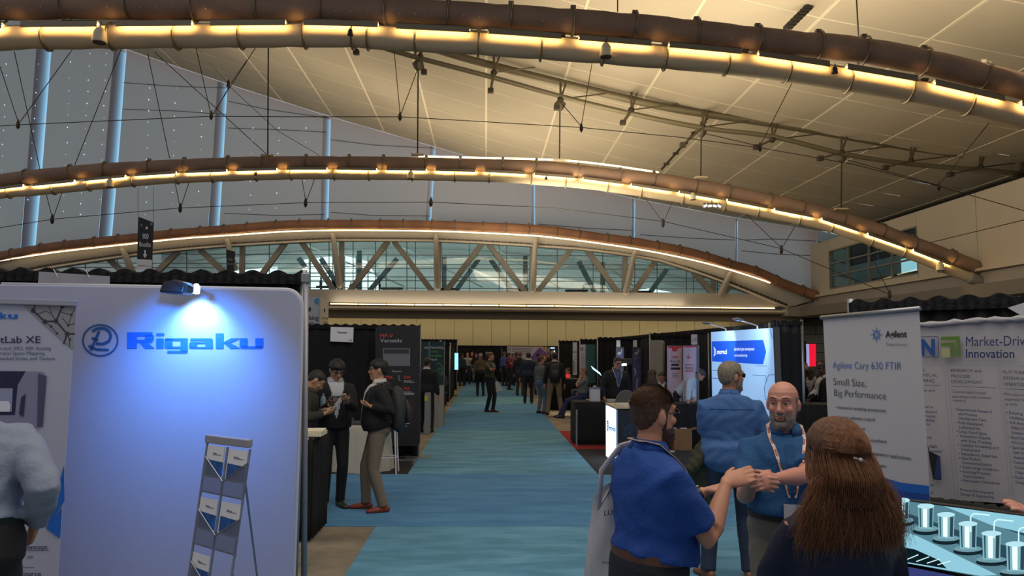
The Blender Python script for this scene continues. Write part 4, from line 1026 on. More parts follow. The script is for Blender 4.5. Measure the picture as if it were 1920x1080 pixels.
# ---------------- right side back wall: drapes along the aisle booths
XB = 4.95
yq = [12.75, 16.3, 17.5, 20.3, 23.5, 27.5, 32, 37, 43]
hs = 2.37
lbs = ['black drape back wall behind the glowing white wall', 'black drape between the lit wall and the red banners', 'black drape behind the red and white roll-up banners', 'black drape behind the tall violet banners', 'black drape behind the teal and white panel', 'black drape behind the seated pair', 'black drape past the seated pair on the right side', 'black drape at the far right end of the aisle']
for k in range(len(yq)-1):
    drape_wall((XB, yq[k]+.02), (XB, yq[k+1]-.02), hs, lbs[k], 40+k, posts=(0,), step=.2)
sd = drape_wall((XB, 12.7), (XB+.5, 12.6), hs+.05, 'short black drape end behind the right edge of the lit wall', 60, posts=(1,), step=.15)
# side rails between booths
for k, (y, x0, x1, h_, lb) in enumerate([(17.5, 3.9, XB, 2.3, 'black drape divider ending at the grey rounded screen'), (23.5, 3.55, XB, 2.3, 'black drape divider behind the violet banners'), (27.5, 3.5, XB, 2.3, 'black drape divider behind the teal and white panel'), (32.5, 3.2, XB, 2.3, 'black drape divider far along the right side')]):
    drape_wall((x0, y), (x1, y), h_, lb, 70+k, posts=(0,), step=.2)
# mo-sci lit wall
PMo = Plane(UX(1333, 640, 4.72), UX(1453, 640, 4.78))
mo = thing('lit_display_wall', 'glowing white display wall with a blue arrow band', 'display wall', (PMo.hit(1393, 700).x, PMo.hit(1393, 700).y, 0))
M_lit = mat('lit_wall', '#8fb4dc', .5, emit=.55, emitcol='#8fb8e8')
fz = lambda x: Vector((PMo.hit(x, 700).x, PMo.hit(x, 700).y, .03))
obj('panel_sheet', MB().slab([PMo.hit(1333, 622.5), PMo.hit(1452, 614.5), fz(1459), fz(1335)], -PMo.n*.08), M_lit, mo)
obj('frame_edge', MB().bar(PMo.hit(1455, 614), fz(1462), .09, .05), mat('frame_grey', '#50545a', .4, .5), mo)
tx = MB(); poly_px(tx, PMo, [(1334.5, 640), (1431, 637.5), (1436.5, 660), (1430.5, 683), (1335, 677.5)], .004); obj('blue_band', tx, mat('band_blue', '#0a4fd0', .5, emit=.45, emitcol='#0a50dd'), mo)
M_ltw = mat('ink_lit_white', '#dfe9f5', .5, emit=.6, emitcol='#dfeaff')
tx = MB(); text_px(tx, 'mo•sci', PMo, 1344.5, 1363, 663.5, 655, bold=.03, off=.007)
for i, y in enumerate((652, 656, 660, 664, 667)): stroke_px(tx, PMo, [(1338.5+(i in (0, 4))*.5, y), (1342.5-(i in (0, 4))*2, y+(i == 0)*2-(i == 4)*2)], 1.3, .007)
stroke_px(tx, PMo, [(1337.6, 650.5), (1340.6, 654.5), (1340.6, 664.5), (1338, 668)], .9, .007)
text_px(tx, 'Specialized glass development', PMo, 1376.5, 1414.5, 656.8, 651.5, off=.007, bold=.008); text_px(tx, 'and manufacturing', PMo, 1377, 1401, 668.3, 663.5, off=.007, bold=.008)
obj('lettering', tx, M_ltw, mo)
tx = MB()
for pts in [[(1411, 703), (1435, 704), (1437, 716)], [(1455, 702.5), (1441, 703), (1433, 726), (1435, 748), (1443, 749)], [(1444, 618), (1448, 634), (1453, 635)], [(1417, 686), (1438, 686)], [(1335, 694), (1370, 696)], [(1335, 709), (1380, 712)]]: stroke_px(tx, PMo, pts, .9, .005)
obj('line_print', tx, mat('print_line_blue', '#5b7fae', .6), mo)
for k, (bx, by, hx, hy) in enumerate([(1361, 621, 1325, 606), (1420, 616, 1383, 599)]):
    t = thing('arm_light', ['arm light over the left of the glowing white wall', 'arm light over the right of the glowing white wall'][k], 'light', PMo.hit(bx, by), 'arm lights over the lit wall')
    A = PMo.hit(bx, by, .0); d = ray(hx, hy); H = cam_pos+d*((A-PMo.n*0+PMo.n*.55-cam_pos).dot(PMo.n)/d.dot(PMo.n))
    obj('arm', MB().tube([A-Vector((0, 0, .05)), A+Vector((0, 0, .05)), H], .012, 6), M_wht, t)
    obj('light_head', MB().box(H, (.10, .28, .03), M=Matrix.Rotation(.3, 3, 'Y')), M_alu, t, bevel=.005)
    q_ = H-Vector((0, 0, .03))
    spot_light('arm_spot', q_, PMo.hit(bx+2, by+30), 55, (.85, .95, 1), 90, .8, .05)
# mo-sci counter: white lit side toward the aisle, navy front
c0 = UG(1156, 872); c1 = UG(1137, 862)
zc0 = U(1157, 764.5, c0.y).z
cn = thing('booth_counter', 'booth counter with a glowing white end and dark navy front', 'counter', (c0.x+.5, c0.y+.4, 0))
cx1 = c0.x+.66; cy1 = c0.y+.95
x0c = c0.x
obj('body', MB().box(((x0c+cx1)/2+.01, (c0.y+cy1)/2, zc0/2-.02), (cx1-x0c-.02, cy1-c0.y, zc0-.04)), mat('counter_navy', '#14202f', .5), cn)
obj('counter_top', MB().box(((x0c+cx1)/2, (c0.y+cy1)/2, zc0), (cx1-x0c+.06, cy1-c0.y+.05, .035)), mat('counter_cream', '#b5a98f', .5), cn, bevel=.006)
PCn = Plane(Vector((x0c-.004, c0.y, .5)), Vector((x0c-.004, cy1, .5)))
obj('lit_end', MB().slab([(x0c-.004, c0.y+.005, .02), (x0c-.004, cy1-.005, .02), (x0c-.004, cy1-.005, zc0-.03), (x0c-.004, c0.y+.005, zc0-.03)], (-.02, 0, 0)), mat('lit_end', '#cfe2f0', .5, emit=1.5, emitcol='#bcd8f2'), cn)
PCn = Plane(Vector((x0c-.028, c0.y, .5)), Vector((x0c-.028, cy1, .5)))
tx = MB(); text_px(tx, 'mo•sci', PCn, 1142, 1154, 806, 797, bold=.03, off=.002, drop=3)
for i in range(5): stroke_px(tx, PCn, [(1138, 790+i*4), (1141, 790.5+i*4)], 1.6, .002)
stroke_px(tx, PCn, [(1137.6, 787), (1140, 793), (1140, 804), (1137.8, 809)], 1, .002)
obj('lettering', tx, mat('ink_blue', '#2a63a8', .6), cn)
PCf = Plane(Vector((x0c, c0.y, .5)), Vector((x0c+1, c0.y, .5)))
tx = MB()
for i in range(5): stroke_px(tx, PCf, [(1168+(2-abs(i-2)), 797+i*4.2), (1188-(i-2)**2*.8, 797+i*4.2)], 1.6, .003)
stroke_px(tx, PCf, [(1170, 796), (1178, 799), (1179, 812), (1171, 817)], 1.6, .003)
obj('logo', tx, mat('logo_teal', '#23466b', .5), cn)
for k, (x, y, s, c, nm, lb) in enumerate([(1170, 757, (.28, .2, .02), '#c9c4b8', 'brochure_pile', 'pale pile of leaflets on the near edge of the lit counter'), (1184, 752, (.10, .10, .08), '#c7c5bf', 'sample_jar', 'small white jar on the lit counter'), (1196, 747, (.12, .1, .12), '#7f97a6', 'sample_tin', 'blue-grey tin on the lit counter behind the leaflets')]):
    yy = c0.y+.25+.2*k; p = U(x, y, yy); tagged = MB()
    if k == 0: tagged.box((p.x, yy, zc0+.03), s).box((p.x+.02, yy+.01, zc0+.045), s, .2)
    else: tagged.lathe((p.x, yy, zc0+.018), [(s[0]/2, 0), (s[0]/2, s[2]*.8), (s[0]*.4, s[2])], 14)
    tag(obj(nm, tagged, mat(nm, c, .6)), lb, 'leaflets' if k == 0 else 'container')
# black table on the red carpet
t0 = UG(1078, 836)
tbk = table_box('skirted_table', 'black-clothed table on the red carpet, left of the lit counter', t0.x+.0, t0.x+1.55, t0.y, t0.y+.75, U(1078, 754, t0.y).z, M_cloth, M_cloth, seed=51, step=.5)
obj('corner_pole', MB().tube([(t0.x+.03, t0.y-.04, 0), (t0.x+.03, t0.y-.04, .72)], .02, 8), M_alu, tbk)
ztb = U(1078, 754, t0.y).z
p = U(1115, 750, t0.y+.35)
wbx = thing('literature_box', 'white upright box with a blue lid on the black-clothed table', 'box', (p.x, p.y, ztb))
hb = U(1115, 729, p.y).z-ztb
obj('body', MB().box((p.x, p.y, ztb+hb/2), (.20, .2, hb)), mat('box_white', '#b4b3b6', .6), wbx, bevel=.004)
obj('lid', MB().box((p.x, p.y, ztb+hb+.01), (.225, .22, .02)), mat('lid_blue', '#4b6685', .5), wbx)
obj('knob', MB().lathe((p.x, p.y, ztb+hb+.02), [(.04, 0), (.035, .04), (.02, .05)], 12), mat('lid_grey', '#7b8288', .5), wbx)
tag(obj('flyer_stack', MB().box((p.x+.35, p.y-.1, ztb+.015), (.25, .2, .03)).box((p.x+.36, p.y-.1, ztb+.04), (.24, .2, .015), .15), mat('flyer_pale', '#b6b1a4', .7)), 'flat stack of flyers on the black-clothed table beside the white box', 'papers')
# round-backed grey chair behind the counter
p = U(1175, 752, 14.1)
gc = thing('guest_chair', 'grey round-backed chair behind the lit counter', 'chair', (p.x, 14.2, 0))
m_gc = mat('chair_grey', '#55534f', .8)
rr_ = .24
pts = [(p.x+math.cos(a)*.22, 14.1, .90+math.sin(a)*.26*(1 if math.sin(a) > 0 else .7)) for a in np.linspace(0, 2*PI, 20)[:-1]]
obj('backrest', MB().slab(pts, (0, .05, 0)), m_gc, gc, bevel=.015)
obj('seat', MB().box((p.x, 14.4, .46), (.48, .46, .07)), m_gc, gc, bevel=.03)
for s in (-.2, .2):
    for y in (14.2, 14.6): obj('leg', MB().tube([(p.x+s, y, 0), (p.x+s, y, .45)], .014, 6), M_alu, gc)
# stands: violet banners, teal panel, roll-ups with red heads, etc.
t, Pn = flat_sign('rollup_banner', ((1074, 642), (1082, 703)), 27.0, M_wht, 'tall thin white roll-up beside the far black drape, with small black lines', 'banner', True)
tx = MB(); text_px(tx, 'KNDS', Pn, 1074.8, 1081, 662, 658, bold=.01)
for y in (668, 671, 674, 680, 684, 690, 695): stroke_px(tx, Pn, [(1077, y), (1081, y)], .7)
stroke_px(tx, Pn, [(1076, 676), (1076, 700)], 1.2); obj('lettering', tx, mat('ink_black', '#15151a', .7), t)
t, Pn = flat_sign('signboard', ((1087, 646), (1098, 716)), 24.6, M_wht, 'white half of the two-tone display panel, with small print', 'panel', True)
tx = MB(); text_px(tx, 'fiHD', Pn, 1088, 1093.5, 657, 651, bold=.02)
for y in range(664, 704, 5): stroke_px(tx, Pn, [(1090, y), (1094, y+2)], .8)
obj('lettering', tx, mat('ink_dark', '#23262b', .7), t)
t, Pn = flat_sign('signboard', ((1098.2, 646), (1116.5, 718)), 24.4, mat('panel_teal', '#2f5a5a', .7), 'teal half of the two-tone display panel', 'panel', True)
tx = MB(); text_px(tx, 'ANALYSIS', Pn, 1099.5, 1103, 695, 675); obj('lettering', tx, mat('ink_teal_pale', '#5d8585', .7), t)
for k, (x0, x1, Y) in enumerate([(1155, 1170, 19.3), (1186.5, 1202, 18.6)]):
    t, Pn = flat_sign('rollup_banner', ((x0, 651), (x1, 736)), Y, mat('banner_violet', '#4a4a78', .6, vary=.6, vscale=4, col2='#2f3058'), ['violet banner stand lit by a lamp, behind the man in the dark suit', 'violet banner stand right of the one behind the dark-suited man'][k], 'banner', True)
    tx = MB(); poly_px(tx, Pn, [(x0, 651.2), (x1, 651.2), (x1, 667), (x0, 667)]); obj('head_print', tx, mat('head_slate', '#2b3038', .6), t)
    tx = MB(); stroke_px(tx, Pn, [(x0+3, 664), (x0+6, 660), (x0+9, 664), (x0+11, 655)], 1.4, .006); text_px(tx, 'RE', Pn, x0+4, x0+10, 666, 662, off=.006)
    stroke_px(tx, Pn, [(x0+3, 690), (x0+6, 697), (x0+4, 704)], 1.6, .006); stroke_px(tx, Pn, [(x0+9, 710), (x0+7, 722), (x0+10, 732)], 1.6, .006); obj('bright_print', tx, mat('print_pale_violet', '#a9acd0', .6), t)
    flat_sign('booth_sign', ((x0+1, 638), (x0+8, 650.5)), Y+.15, M_wht, ['small white booth card over the first violet banner', 'small white booth card over the second violet banner'][k])
p = U(1162, 668, 19.0)
spot_light('violet_spot', p+Vector((0, -.5, .15)), p+Vector((0, .3, -.05)), 14, (.8, .9, 1), 70)
# tablet on a stand and camera tripod near the suited man
p = U(1120, 698, 15.6)
tb_ = thing('tablet_stand', 'glowing tablet screen on a dark arm left of the dark-suited man', 'screen', (p.x, p.y, 0))
A, B = U(1111, 692, 15.4), U(1128, 705, 15.8)
obj('tablet', MB().slab([A, B, B+Vector((.0, .25, .06)), A+Vector((0, .25, .06))], (0.01, 0, -.02)), mat('tablet_black', '#101214', .4), tb_)
obj('screen_face', MB().slab([A+Vector((0, 0, .004)), B+Vector((0, 0, .004)), B+Vector((0, .24, .064)), A+Vector((0, .24, .064))], (0, 0, .002)), glow('tablet_glow', '#a8dcf0', 1.8), tb_)
obj('arm', MB().tube([A.lerp(B, .7)+Vector((0, .1, 0)), Vector((p.x+.12, p.y, 1.1)), Vector((p.x+.12, p.y, 0))], .02, 8), mat('stand_black', '#0d0d10', .5), tb_)
p = U(1176, 700, 16.2)
tp = thing('camera_tripod', 'black tripod with a small bright lamp beside the suited man', 'tripod', (p.x, p.y, 0))
obj('column', MB().tube([(p.x, p.y, .6), (p.x, p.y, 1.55)], .02, 8), M_bellD, tp)
for a in (0.3, 2.4, 4.5): obj('leg', MB().tube([(p.x, p.y, 1.2), (p.x+.38*math.cos(a), p.y+.38*math.sin(a), 0)], .014, 6), M_bellD, tp)
obj('camera_body', MB().box((p.x, p.y, 1.66), (.22, .16, .14)), M_bellD, tp, bevel=.02)
obj('lamp_face', MB().box((p.x-.09, p.y-.1, 1.60), (.12, .03, .05)), glow('tripod_lamp', '#e4f2ff', 2.2), tp, bevel=.01)
# grey rounded tall screen
PG = Plane(U(1218, 680, 17.2), U(1243, 680, 17.0))
gp = thing('rounded_screen', 'tall beige-grey fabric screen with a rounded top corner, seen edge on', 'screen', (PG.hit(1230, 700).x, 17.1, 0))
pts = [(1218, 638.5), (1238, 638.0), (1241.5, 640), (1243, 644), (1242.4, 690)]
q = [PG.hit(*p_) for p_ in pts]; q += [Vector((PG.hit(1241, 700).x, PG.hit(1241, 700).y, .03)), Vector((PG.hit(1218, 700).x, PG.hit(1218, 700).y, .03))]
obj('fabric_face', MB().slab(q, -PG.n*.12), mat('screen_beige', '#7b756b', .8), gp, bevel=.01)
# red headed roll-ups
for k, (x0, x1, yt, Y) in enumerate([(1252, 1279, 648.5, 15.3), (1282, 1306, 648.0, 15.2)]):
    t, Pn = flat_sign('rollup_banner', ((x0, yt), (x1, 760)), Y, mat('banner_pink_white', '#b09ca4', .7), ['roll-up banner with a red headline and a red notch at the top', 'roll-up banner with a thin red top edge and red atom logo'][k], 'banner', True, Yb=Y+.1)
    tx = MB()
    if k == 0:
        poly_px(tx, Pn, [(1252, 649), (1279, 649), (1279, 652), (1271, 653), (1269, 659), (1261, 659), (1259.5, 653), (1252, 652)]); text_px(tx, 'Cryogenic', Pn, 1259, 1271, 671.5, 666, bold=.02)
    else:
        poly_px(tx, Pn, [(x0, 648.5), (x1, 648.5), (x1, 651), (x0, 651)])
        stroke_px(tx, Pn, [(1291, 663), (1291, 677)], .8); stroke_px(tx, Pn, [(1287, 670), (1297, 670)], .8); ring_px(tx, Pn, 1291, 670, 3, 2, .6, k=12)
        text_px(tx, 'PREMIUM', Pn, 1290, 1301, 686, 682, bold=.02); text_px(tx, 'OPTIONS', Pn, 1285, 1300, 698, 693.5, bold=.02)
    obj('red_print', tx, mat('ink_red_bright', '#b3262c', .6), t)
    tx = MB()
    if k == 0:
        text_px(tx, 'Milling & Cooling', Pn, 1257, 1275, 679.5, 674.5, bold=.015)
        poly_px(tx, Pn, [(1259, 682), (1273, 682), (1272.5, 686), (1258.5, 686)]); poly_px(tx, Pn, [(1258, 689), (1275, 689), (1275, 693), (1257.5, 693)])
        for y in (700, 703.5, 707): stroke_px(tx, Pn, [(1260, y), (1272, y)], .8)
    else:
        text_px(tx, 'MEET', Pn, 1285, 1289.6, 686, 682, bold=.02); text_px(tx, 'MEASURES', Pn, 1285, 1300, 692, 688, bold=.02)
    obj('black_print', tx, mat('ink_black', '#15151a', .7), t)
t, Pn = flat_sign('booth_sign', ((1296.5, 627), (1307.5, 646)), 16.0, M_wht, 'white booth card over the red-topped roll-up banners')
tx = MB(); text_px(tx, 'Joel', Pn, 1300.5, 1306, 636, 633, bold=.01); text_px(tx, 'Monochrom', Pn, 1297.5, 1306.5, 640, 637.5); obj('lettering', tx, mat('ink_dark', '#23262b', .7), t)
# grey side frame next to the roll-ups
t, Pn = flat_sign('banner_stand', ((1307, 647), (1311, 757)), 15.0, mat('frame_steel', '#4f5358', .4, .4), 'grey upright banner frame edge right of the red-topped roll-ups', 'frame', True)
# table beside the bending man, cardboard boxes, floor lamp reflector
t1 = UG(1290, 826)
table_box('skirted_table', 'black-clothed table under the bending man in the pale shirt', U(1240, 760, 14.5).x, U(1330, 760, 14.5).x, 14.5, 15.15, U(1300, 757.5, 14.5).z, M_cloth, M_cloth, seed=81, step=.2)
g = UG(1281, 845); 
bxp = thing('cardboard_box', 'large open cardboard box with white labels on the black carpet', 'box', (g.x, g.y+.25, 0))
mcb = mat('cardboard', '#82603f', .85, vary=.1, vscale=6)
wbx_, hbx = 34/FPX*g.y, U(1280, 806, g.y).z
obj('body', MB().box((g.x, g.y+.18, hbx/2), (wbx_, .36, hbx)), mcb, bxp, bevel=.004)
obj('flap', MB().slab([(g.x+wbx_/2, g.y, hbx), (g.x+wbx_/2, g.y+.36, hbx), (g.x+wbx_/2+.12, g.y+.36, hbx+.03), (g.x+wbx_/2+.12, g.y, hbx+.02)], (0, 0, .006)), mcb, bxp)
obj('flap', MB().slab([(g.x-wbx_/2, g.y+.36, hbx), (g.x+wbx_/2, g.y+.36, hbx), (g.x+wbx_/2, g.y+.40, hbx+.14), (g.x-wbx_/2, g.y+.40, hbx+.14)], (0, .006, 0)), mcb, bxp)
for a, b in ((-.07, .28), (.06, .2)): obj('paper_label', MB().box((g.x+a, g.y+b, hbx+.012), (.12, .1, .012), .1), M_card, bxp)
g2 = UG(1300, 832)
tag(obj('shipping_label', MB().box((g2.x+.03, g2.y, .11), (.10, .02, .19), .3), M_card), 'white slip of paper leaning beside the cardboard box', 'paper')
tag(obj('cable_bundle', MB().tube([UG(1254, 838), UG(1256, 838)+Vector((0, 0, .3)), UG(1250, 838)+Vector((0, 0, .5))], .03, 8).box(UG(1258, 848)+Vector((0, 0, .015)), (.12, .1, .03)), mat('bundle_white', '#b7b9bc', .5)), 'white cable bundle on the floor behind the bearded man', 'cable')
# bright spill on the floor by the man with the backpack
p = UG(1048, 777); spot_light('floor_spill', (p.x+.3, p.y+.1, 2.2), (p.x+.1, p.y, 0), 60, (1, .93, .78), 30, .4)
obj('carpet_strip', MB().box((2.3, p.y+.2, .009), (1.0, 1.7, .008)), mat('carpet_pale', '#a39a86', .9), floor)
# red/navy table by the seated pair
table_box('skirted_table', 'navy-clothed table in front of the seated man in grey', UG(1064, 770).x, UG(1064, 770).x+1.1, 21.6, 22.4, .74, mat('cloth_navy', '#141a3c', .8), mat('cloth_navy', '#141a3c', .8), seed=91)
obj_t = table_box('low_table', 'low dark table with two red lanterns, before the seated man in the suit', 2.05, 3.1, 23.4, 24.0, 1.0, M_cloth, mat('top_darkred', '#4a1a18', .6), seed=92)
for k in (0, 1):
    p = U(1058+6.5*k, 721, 23.6)
    l = thing('red_lantern', ['left red lantern glowing on the dark table near the seated pair', 'right red lantern glowing on the dark table near the seated pair'][k], 'lantern', (p.x, p.y, 1.0), 'red lanterns')
    obj('shade', MB().ball((p.x, p.y, 1.09), (.055, .055, .075), 12, 8), glow('lantern_red', '#d8352a', .8), l, smooth=True)
    obj('cap', MB().lathe((p.x, p.y, 1.0), [(.035, 0), (.035, .02)], 10), M_bellD, l)
# ---------------- far right: beyond the block wall opening
t, Pn = flat_sign('dark_partition', ((1478, 640), (1512, 700)), 22, mat('partition_black', '#101012', .8), 'tall dark partition left of the glowing red column', 'partition')
t.children[0].data  # sheet
p = U(1497, 641, 21)
pl_ = thing('arched_floor_lamp', 'small white shaded lamp on a curved arm, above the dark partition', 'lamp', p)
obj('arm', MB().tube([U(1478, 627, 21), U(1490, 627, 21), U(1496, 631, 21), U(1497, 639, 21)], .012, 6), M_bellD, pl_)
obj('lamp_shade', MB().lathe(p, [(.10, -.03), (.08, .03), (.02, .06)], 14), M_bellD, pl_)
obj('bulb', MB().ball(p-Vector((0, 0, .02)), (.07, .07, .03), 10, 6), glow('bulb_white', '#fff3d8', 5), pl_)
Pr = Plane(U(1512, 660, 22), U(1531, 660, 22))
rc = thing('light_column', 'glowing red and white advertising column far off at the right', 'sign', Pr.hit(1521, 688))
obj('red_face', MB().slab([Pr.hit(1517, 645), Pr.hit(1530, 645), Pr.hit(1530, 687), Pr.hit(1518, 687)], (0, .25, 0)), glow('column_red', '#e01a35', .9), rc)
obj('white_face', MB().slab([Pr.hit(1511, 645), Pr.hit(1516.8, 645), Pr.hit(1517.8, 687), Pr.hit(1514, 686)], (0, .2, 0)), glow('column_white', '#a9a8d8', .7), rc)
obj('column_base', MB().box((Pr.hit(1521, 690).x, 22.1, Pr.hit(1521, 688).z/2), (.35, .25, Pr.hit(1521, 688).z)), mat('partition_grey', '#3b3f44', .7), rc)
table_box('skirted_table', 'black-clothed table right of the bald man, where three men stand', U(1478, 760, 12.2).x, U(1590, 760, 12.2).x, 12.2, 12.9, U(1520, 759, 12.2).z, M_cloth, M_cloth, seed=95)
# ---------------- right foreground banners
PA = Plane(U(1543, 600, 4.75), U(1722, 600, 3.85))
ag = thing('rollup_banner', 'white instrument roll-up banner with starburst logo and blue foot, behind the long-haired woman', 'banner', (PA.hit(1640, 700).x, PA.hit(1640, 700).y, 0))
za = .1
def fa(x): q = PA.hit(x, 800); return Vector((q.x, q.y, za))
obj('banner_sheet', MB().slab([PA.hit(1543, 597), PA.hit(1722, 581), fa(1744), fa(1562)], -PA.n*.005), mat('banner_white_near', '#b5b2b6', .7), ag)
obj('top_bar', MB().tube([PA.hit(1540, 595.5, .004), PA.hit(1724, 579, .004)], .014, 8), M_alu, ag, smooth=True)
obj('base_case', MB().bar(fa(1535)-Vector((0, 0, .04)), fa(1748)-Vector((0, 0, .04)), .22, .1), M_alu, ag, bevel=.015)
M_agb = mat('agilent_blue', '#0b5cb5', .7)
tx = MB(); tx.slab([PA.hit(1643, 892, .003), PA.hit(1690, 905, .003), PA.hit(1742, 911, .003), fa(1744)+PA.n*.003, fa(1562)+PA.n*.003, PA.hit(1570, 880, .003), PA.hit(1600, 884, .003)], PA.n*.001); obj('blue_foot', tx, M_agb, ag)
tx = MB(); tx.slab([PA.hit(1643, 905, .005), PA.hit(1690, 921, .005), PA.hit(1742, 927, .005), PA.hit(1742.5, 950, .005), PA.hit(1690, 940, .005), PA.hit(1643, 922, .005)], PA.n*.001); obj('blue_wave', tx, mat('agilent_navy', '#0a3f8c', .7), ag)
tx = MB()
cx, cy = 1643, 627.5
for i in range(8):
    a = i*PI/4+PI/8*0
    for j, (r, s) in enumerate([(3.5, 1.0), (6.2, 1.5), (9.4, 1.2), (12.5, .9)]):
        if i % 2 and j == 3: s = .6
        ring_px(tx, PA, cx+math.cos(a)*r*.86, cy+math.sin(a)*r*1.12, s*.85, s*1.1, s*.8, .004, 8)
for i in range(8):
    a = i*PI/4+PI/8; ring_px(tx, PA, cx+math.cos(a)*6.6*.86, cy+math.sin(a)*6.6*1.12, .9, 1.1, .8, .004, 8)
text_px(tx, 'Agilent Cary 630 FTIR', PA, 1561, 1690, 690.5, 678, bold=-.008, drop=2.5)
obj('blue_print', tx, mat('agilent_blue_ink', '#2a66b0', .7), ag)
tx = MB(); text_px(tx, 'Agilent', PA, 1660, 1700, 632.5, 620.5, bold=.018, drop=-.5); obj('name_print', tx, mat('ink_black', '#15151a', .7), ag)
tx = MB(); text_px(tx, 'Trusted Answers', PA, 1661, 1701, 648.5, 642.5, bold=0); obj('grey_print', tx, mat('ink_midgrey', '#77767d', .7), ag)
tx = MB(); text_px(tx, 'Small Size,', PA, 1562.5, 1624, 721.5, 708.5, drop=4, bold=-.01); text_px(tx, 'Big Performance', PA, 1564, 1661, 742, 729.5, drop=7, bold=-.01)
for s, l, r, b, d in [('• Innovative sampling accessories', 1567, 1661, 766, 7), ('• Intuitive software control', 1567, 1640, 784, 6), ('• Powerful software', 1568, 1622, 802, 5), ('• Portable design – use anywhere', 1569, 1662, 822, 9), ('• Compliance tools for regulatory applications', 1570, 1708, 843, 20), ('www.agilent.com/molecularspec', 1572, 1662, 867, 10)]:
    text_px(tx, s, PA, l, r, b, b-6, bold=.004, drop=d)
obj('dark_print', tx, mat('ink_charcoal', '#35353c', .7), ag)
# market-driven innovation banner
PI_ = Plane(U(1700, 640, 4.75), U(1925, 640, 4.25))
mk = thing('hanging_banner', 'large white banner of text columns with green squares logo, hanging on black drape', 'banner', PI_.hit(1830, 930))
rn = random.Random(4)
topl = [(1655+i*15, 612-i*.95+rn.uniform(-1.2, 1.2)) for i in range(28)]
botl = [(1660+i*15, 929+i*1.0) for i in range(28)]
vs = []
for (a, b), (c, d) in zip(topl, botl):
    for j in range(7):
        t_ = j/6; vs.append(PI_.hit(a+(c-a)*t_, b+(d-b)*t_, .012*math.sin(a*.13)*(.4+t_*.3) + (.02*rn.uniform(0, 1) if j == 0 else 0)))
n1 = len(vs)
vs += [v-PI_.n*.012 for v in vs]
fs = []
for i in range(27):
    for j in range(6): q = i*7+j; fs.append((q, q+1, q+8, q+7)); fs.append((n1+q, n1+q+7, n1+q+8, n1+q+1))
obj('banner_sheet', MB().add(vs, fs), mat('banner_white_cloth', '#b0abae', .8, bump=.1, bscale=8), mk, smooth=True)
obj('taped_top', MB().tube([PI_.hit(a, b+1.5, .018+.006*math.sin(a)) for a, b in topl], [.018+.006*math.sin(i*2.3) for i in range(28)], 6), mat('banner_fold', '#96949a', .6), mk, smooth=True)
ink = mat('ink_market_navy', '#1f2f60', .7); OFF = .032
tx = MB(); text_px(tx, 'Market-Driven', PI_, 1811, 1944, 649, 631, off=OFF, drop=-1.5, bold=.012); text_px(tx, 'Innovation', PI_, 1811, 1902, 670.5, 654.5, off=OFF, drop=.5, bold=.012)
obj('headline', tx, ink, mk)
tx = MB(); text_px(tx, 'N', PI_, 1727, 1753, 665.5, 637, off=OFF, bold=.05); obj('letter_logo', tx, mat('ink_market_blue', '#1b4c92', .7), mk)
tx = MB()
stroke_px(tx, PI_, [(1722, 632), (1759, 631.5), (1760, 669.5), (1724, 669.5)], 1.2, OFF)
obj('logo_frame', tx, ink, mk)
tx = MB()
for pts in [[(1764, 631.5), (1799.5, 630.5), (1801.5, 670), (1795, 670), (1793, 638), (1764.3, 638.5)], [(1764.5, 643), (1789.5, 642), (1791, 670), (1784.5, 670), (1783, 649), (1764.7, 649.5)]]: poly_px(tx, PI_, pts, OFF)
obj('green_bracket', tx, mat('logo_green', '#587a2c', .7), mk)
tx = MB(); poly_px(tx, PI_, [(1765, 653), (1780.5, 652.5), (1781.5, 670), (1765.5, 670)], OFF); obj('green_square', tx, mat('logo_sage', '#a3a877', .7), mk)
tx = MB()
for s, l, r, b, h, d in [('d', 1729.5, 1733, 696.5, 6.5, 0), ('MICAL', 1731, 1758, 706.5, 6, 0), ('RING', 1730.5, 1752, 716.5, 6, .5), ('RESEARCH and', 1782.5, 1839.5, 697.5, 6, 1), ('PROCESS', 1783, 1819, 708, 6, 1), ('DEVELOPMENT', 1783.8, 1841.5, 718.5, 6, 1.5), ('PILOT PLANT', 1880.5, 1925, 700.5, 6, 1), ('DESIGN and', 1881, 1926, 711.5, 6, 1.5), ('OPERATIONS', 1882, 1928, 723, 6, 1.5),
                   ('ty and', 1732, 1752.5, 734, 4.8, .5), ('Commercially focused,', 1785.5, 1850.5, 736.5, 5, 3), ('laboratory-scale contract', 1785.5, 1859, 745.5, 5, 3), ('research.', 1786.5, 1812, 752.5, 4.5, 1), ('Pilot plant facilities', 1883, 1945, 741, 5, 4), ('expertise for your', 1884, 1942, 750.5, 5, 3), ('up needs.', 1885, 1908, 759.5, 4.5, 1)]:
    text_px(tx, s, PI_, l, r, b, b-h, off=OFF, drop=d, bold=.008)
stroke_px(tx, PI_, [(1732, 722.5), (1765, 723)], .8, OFF); stroke_px(tx, PI_, [(1784, 724), (1866.5, 727.5)], .8, OFF); stroke_px(tx, PI_, [(1883.5, 729), (1928, 731)], .8, OFF)
obj('column_heads', tx, mat('ink_market_grey', '#3d4150', .7), mk)
tx = MB()
col = [('Experienced Research', 0), ('and Process', 1), ('Development Team', 1), ('Fully Equipped', 0), ('Laboratories', 1), ('Large Hood Space', 0), ('Automation Capable', 0), ('with Data Tracking', 1), ('Catalyst Screening and', 0), ('Development', 1), ('Separations Expertise', 0), ('New Product', 0), ('Commercialization', 1), ('Technology Validation', 0), ('Existing Process', 0), ('Improvements', 1), ('Renewable Chemistries', 0)]
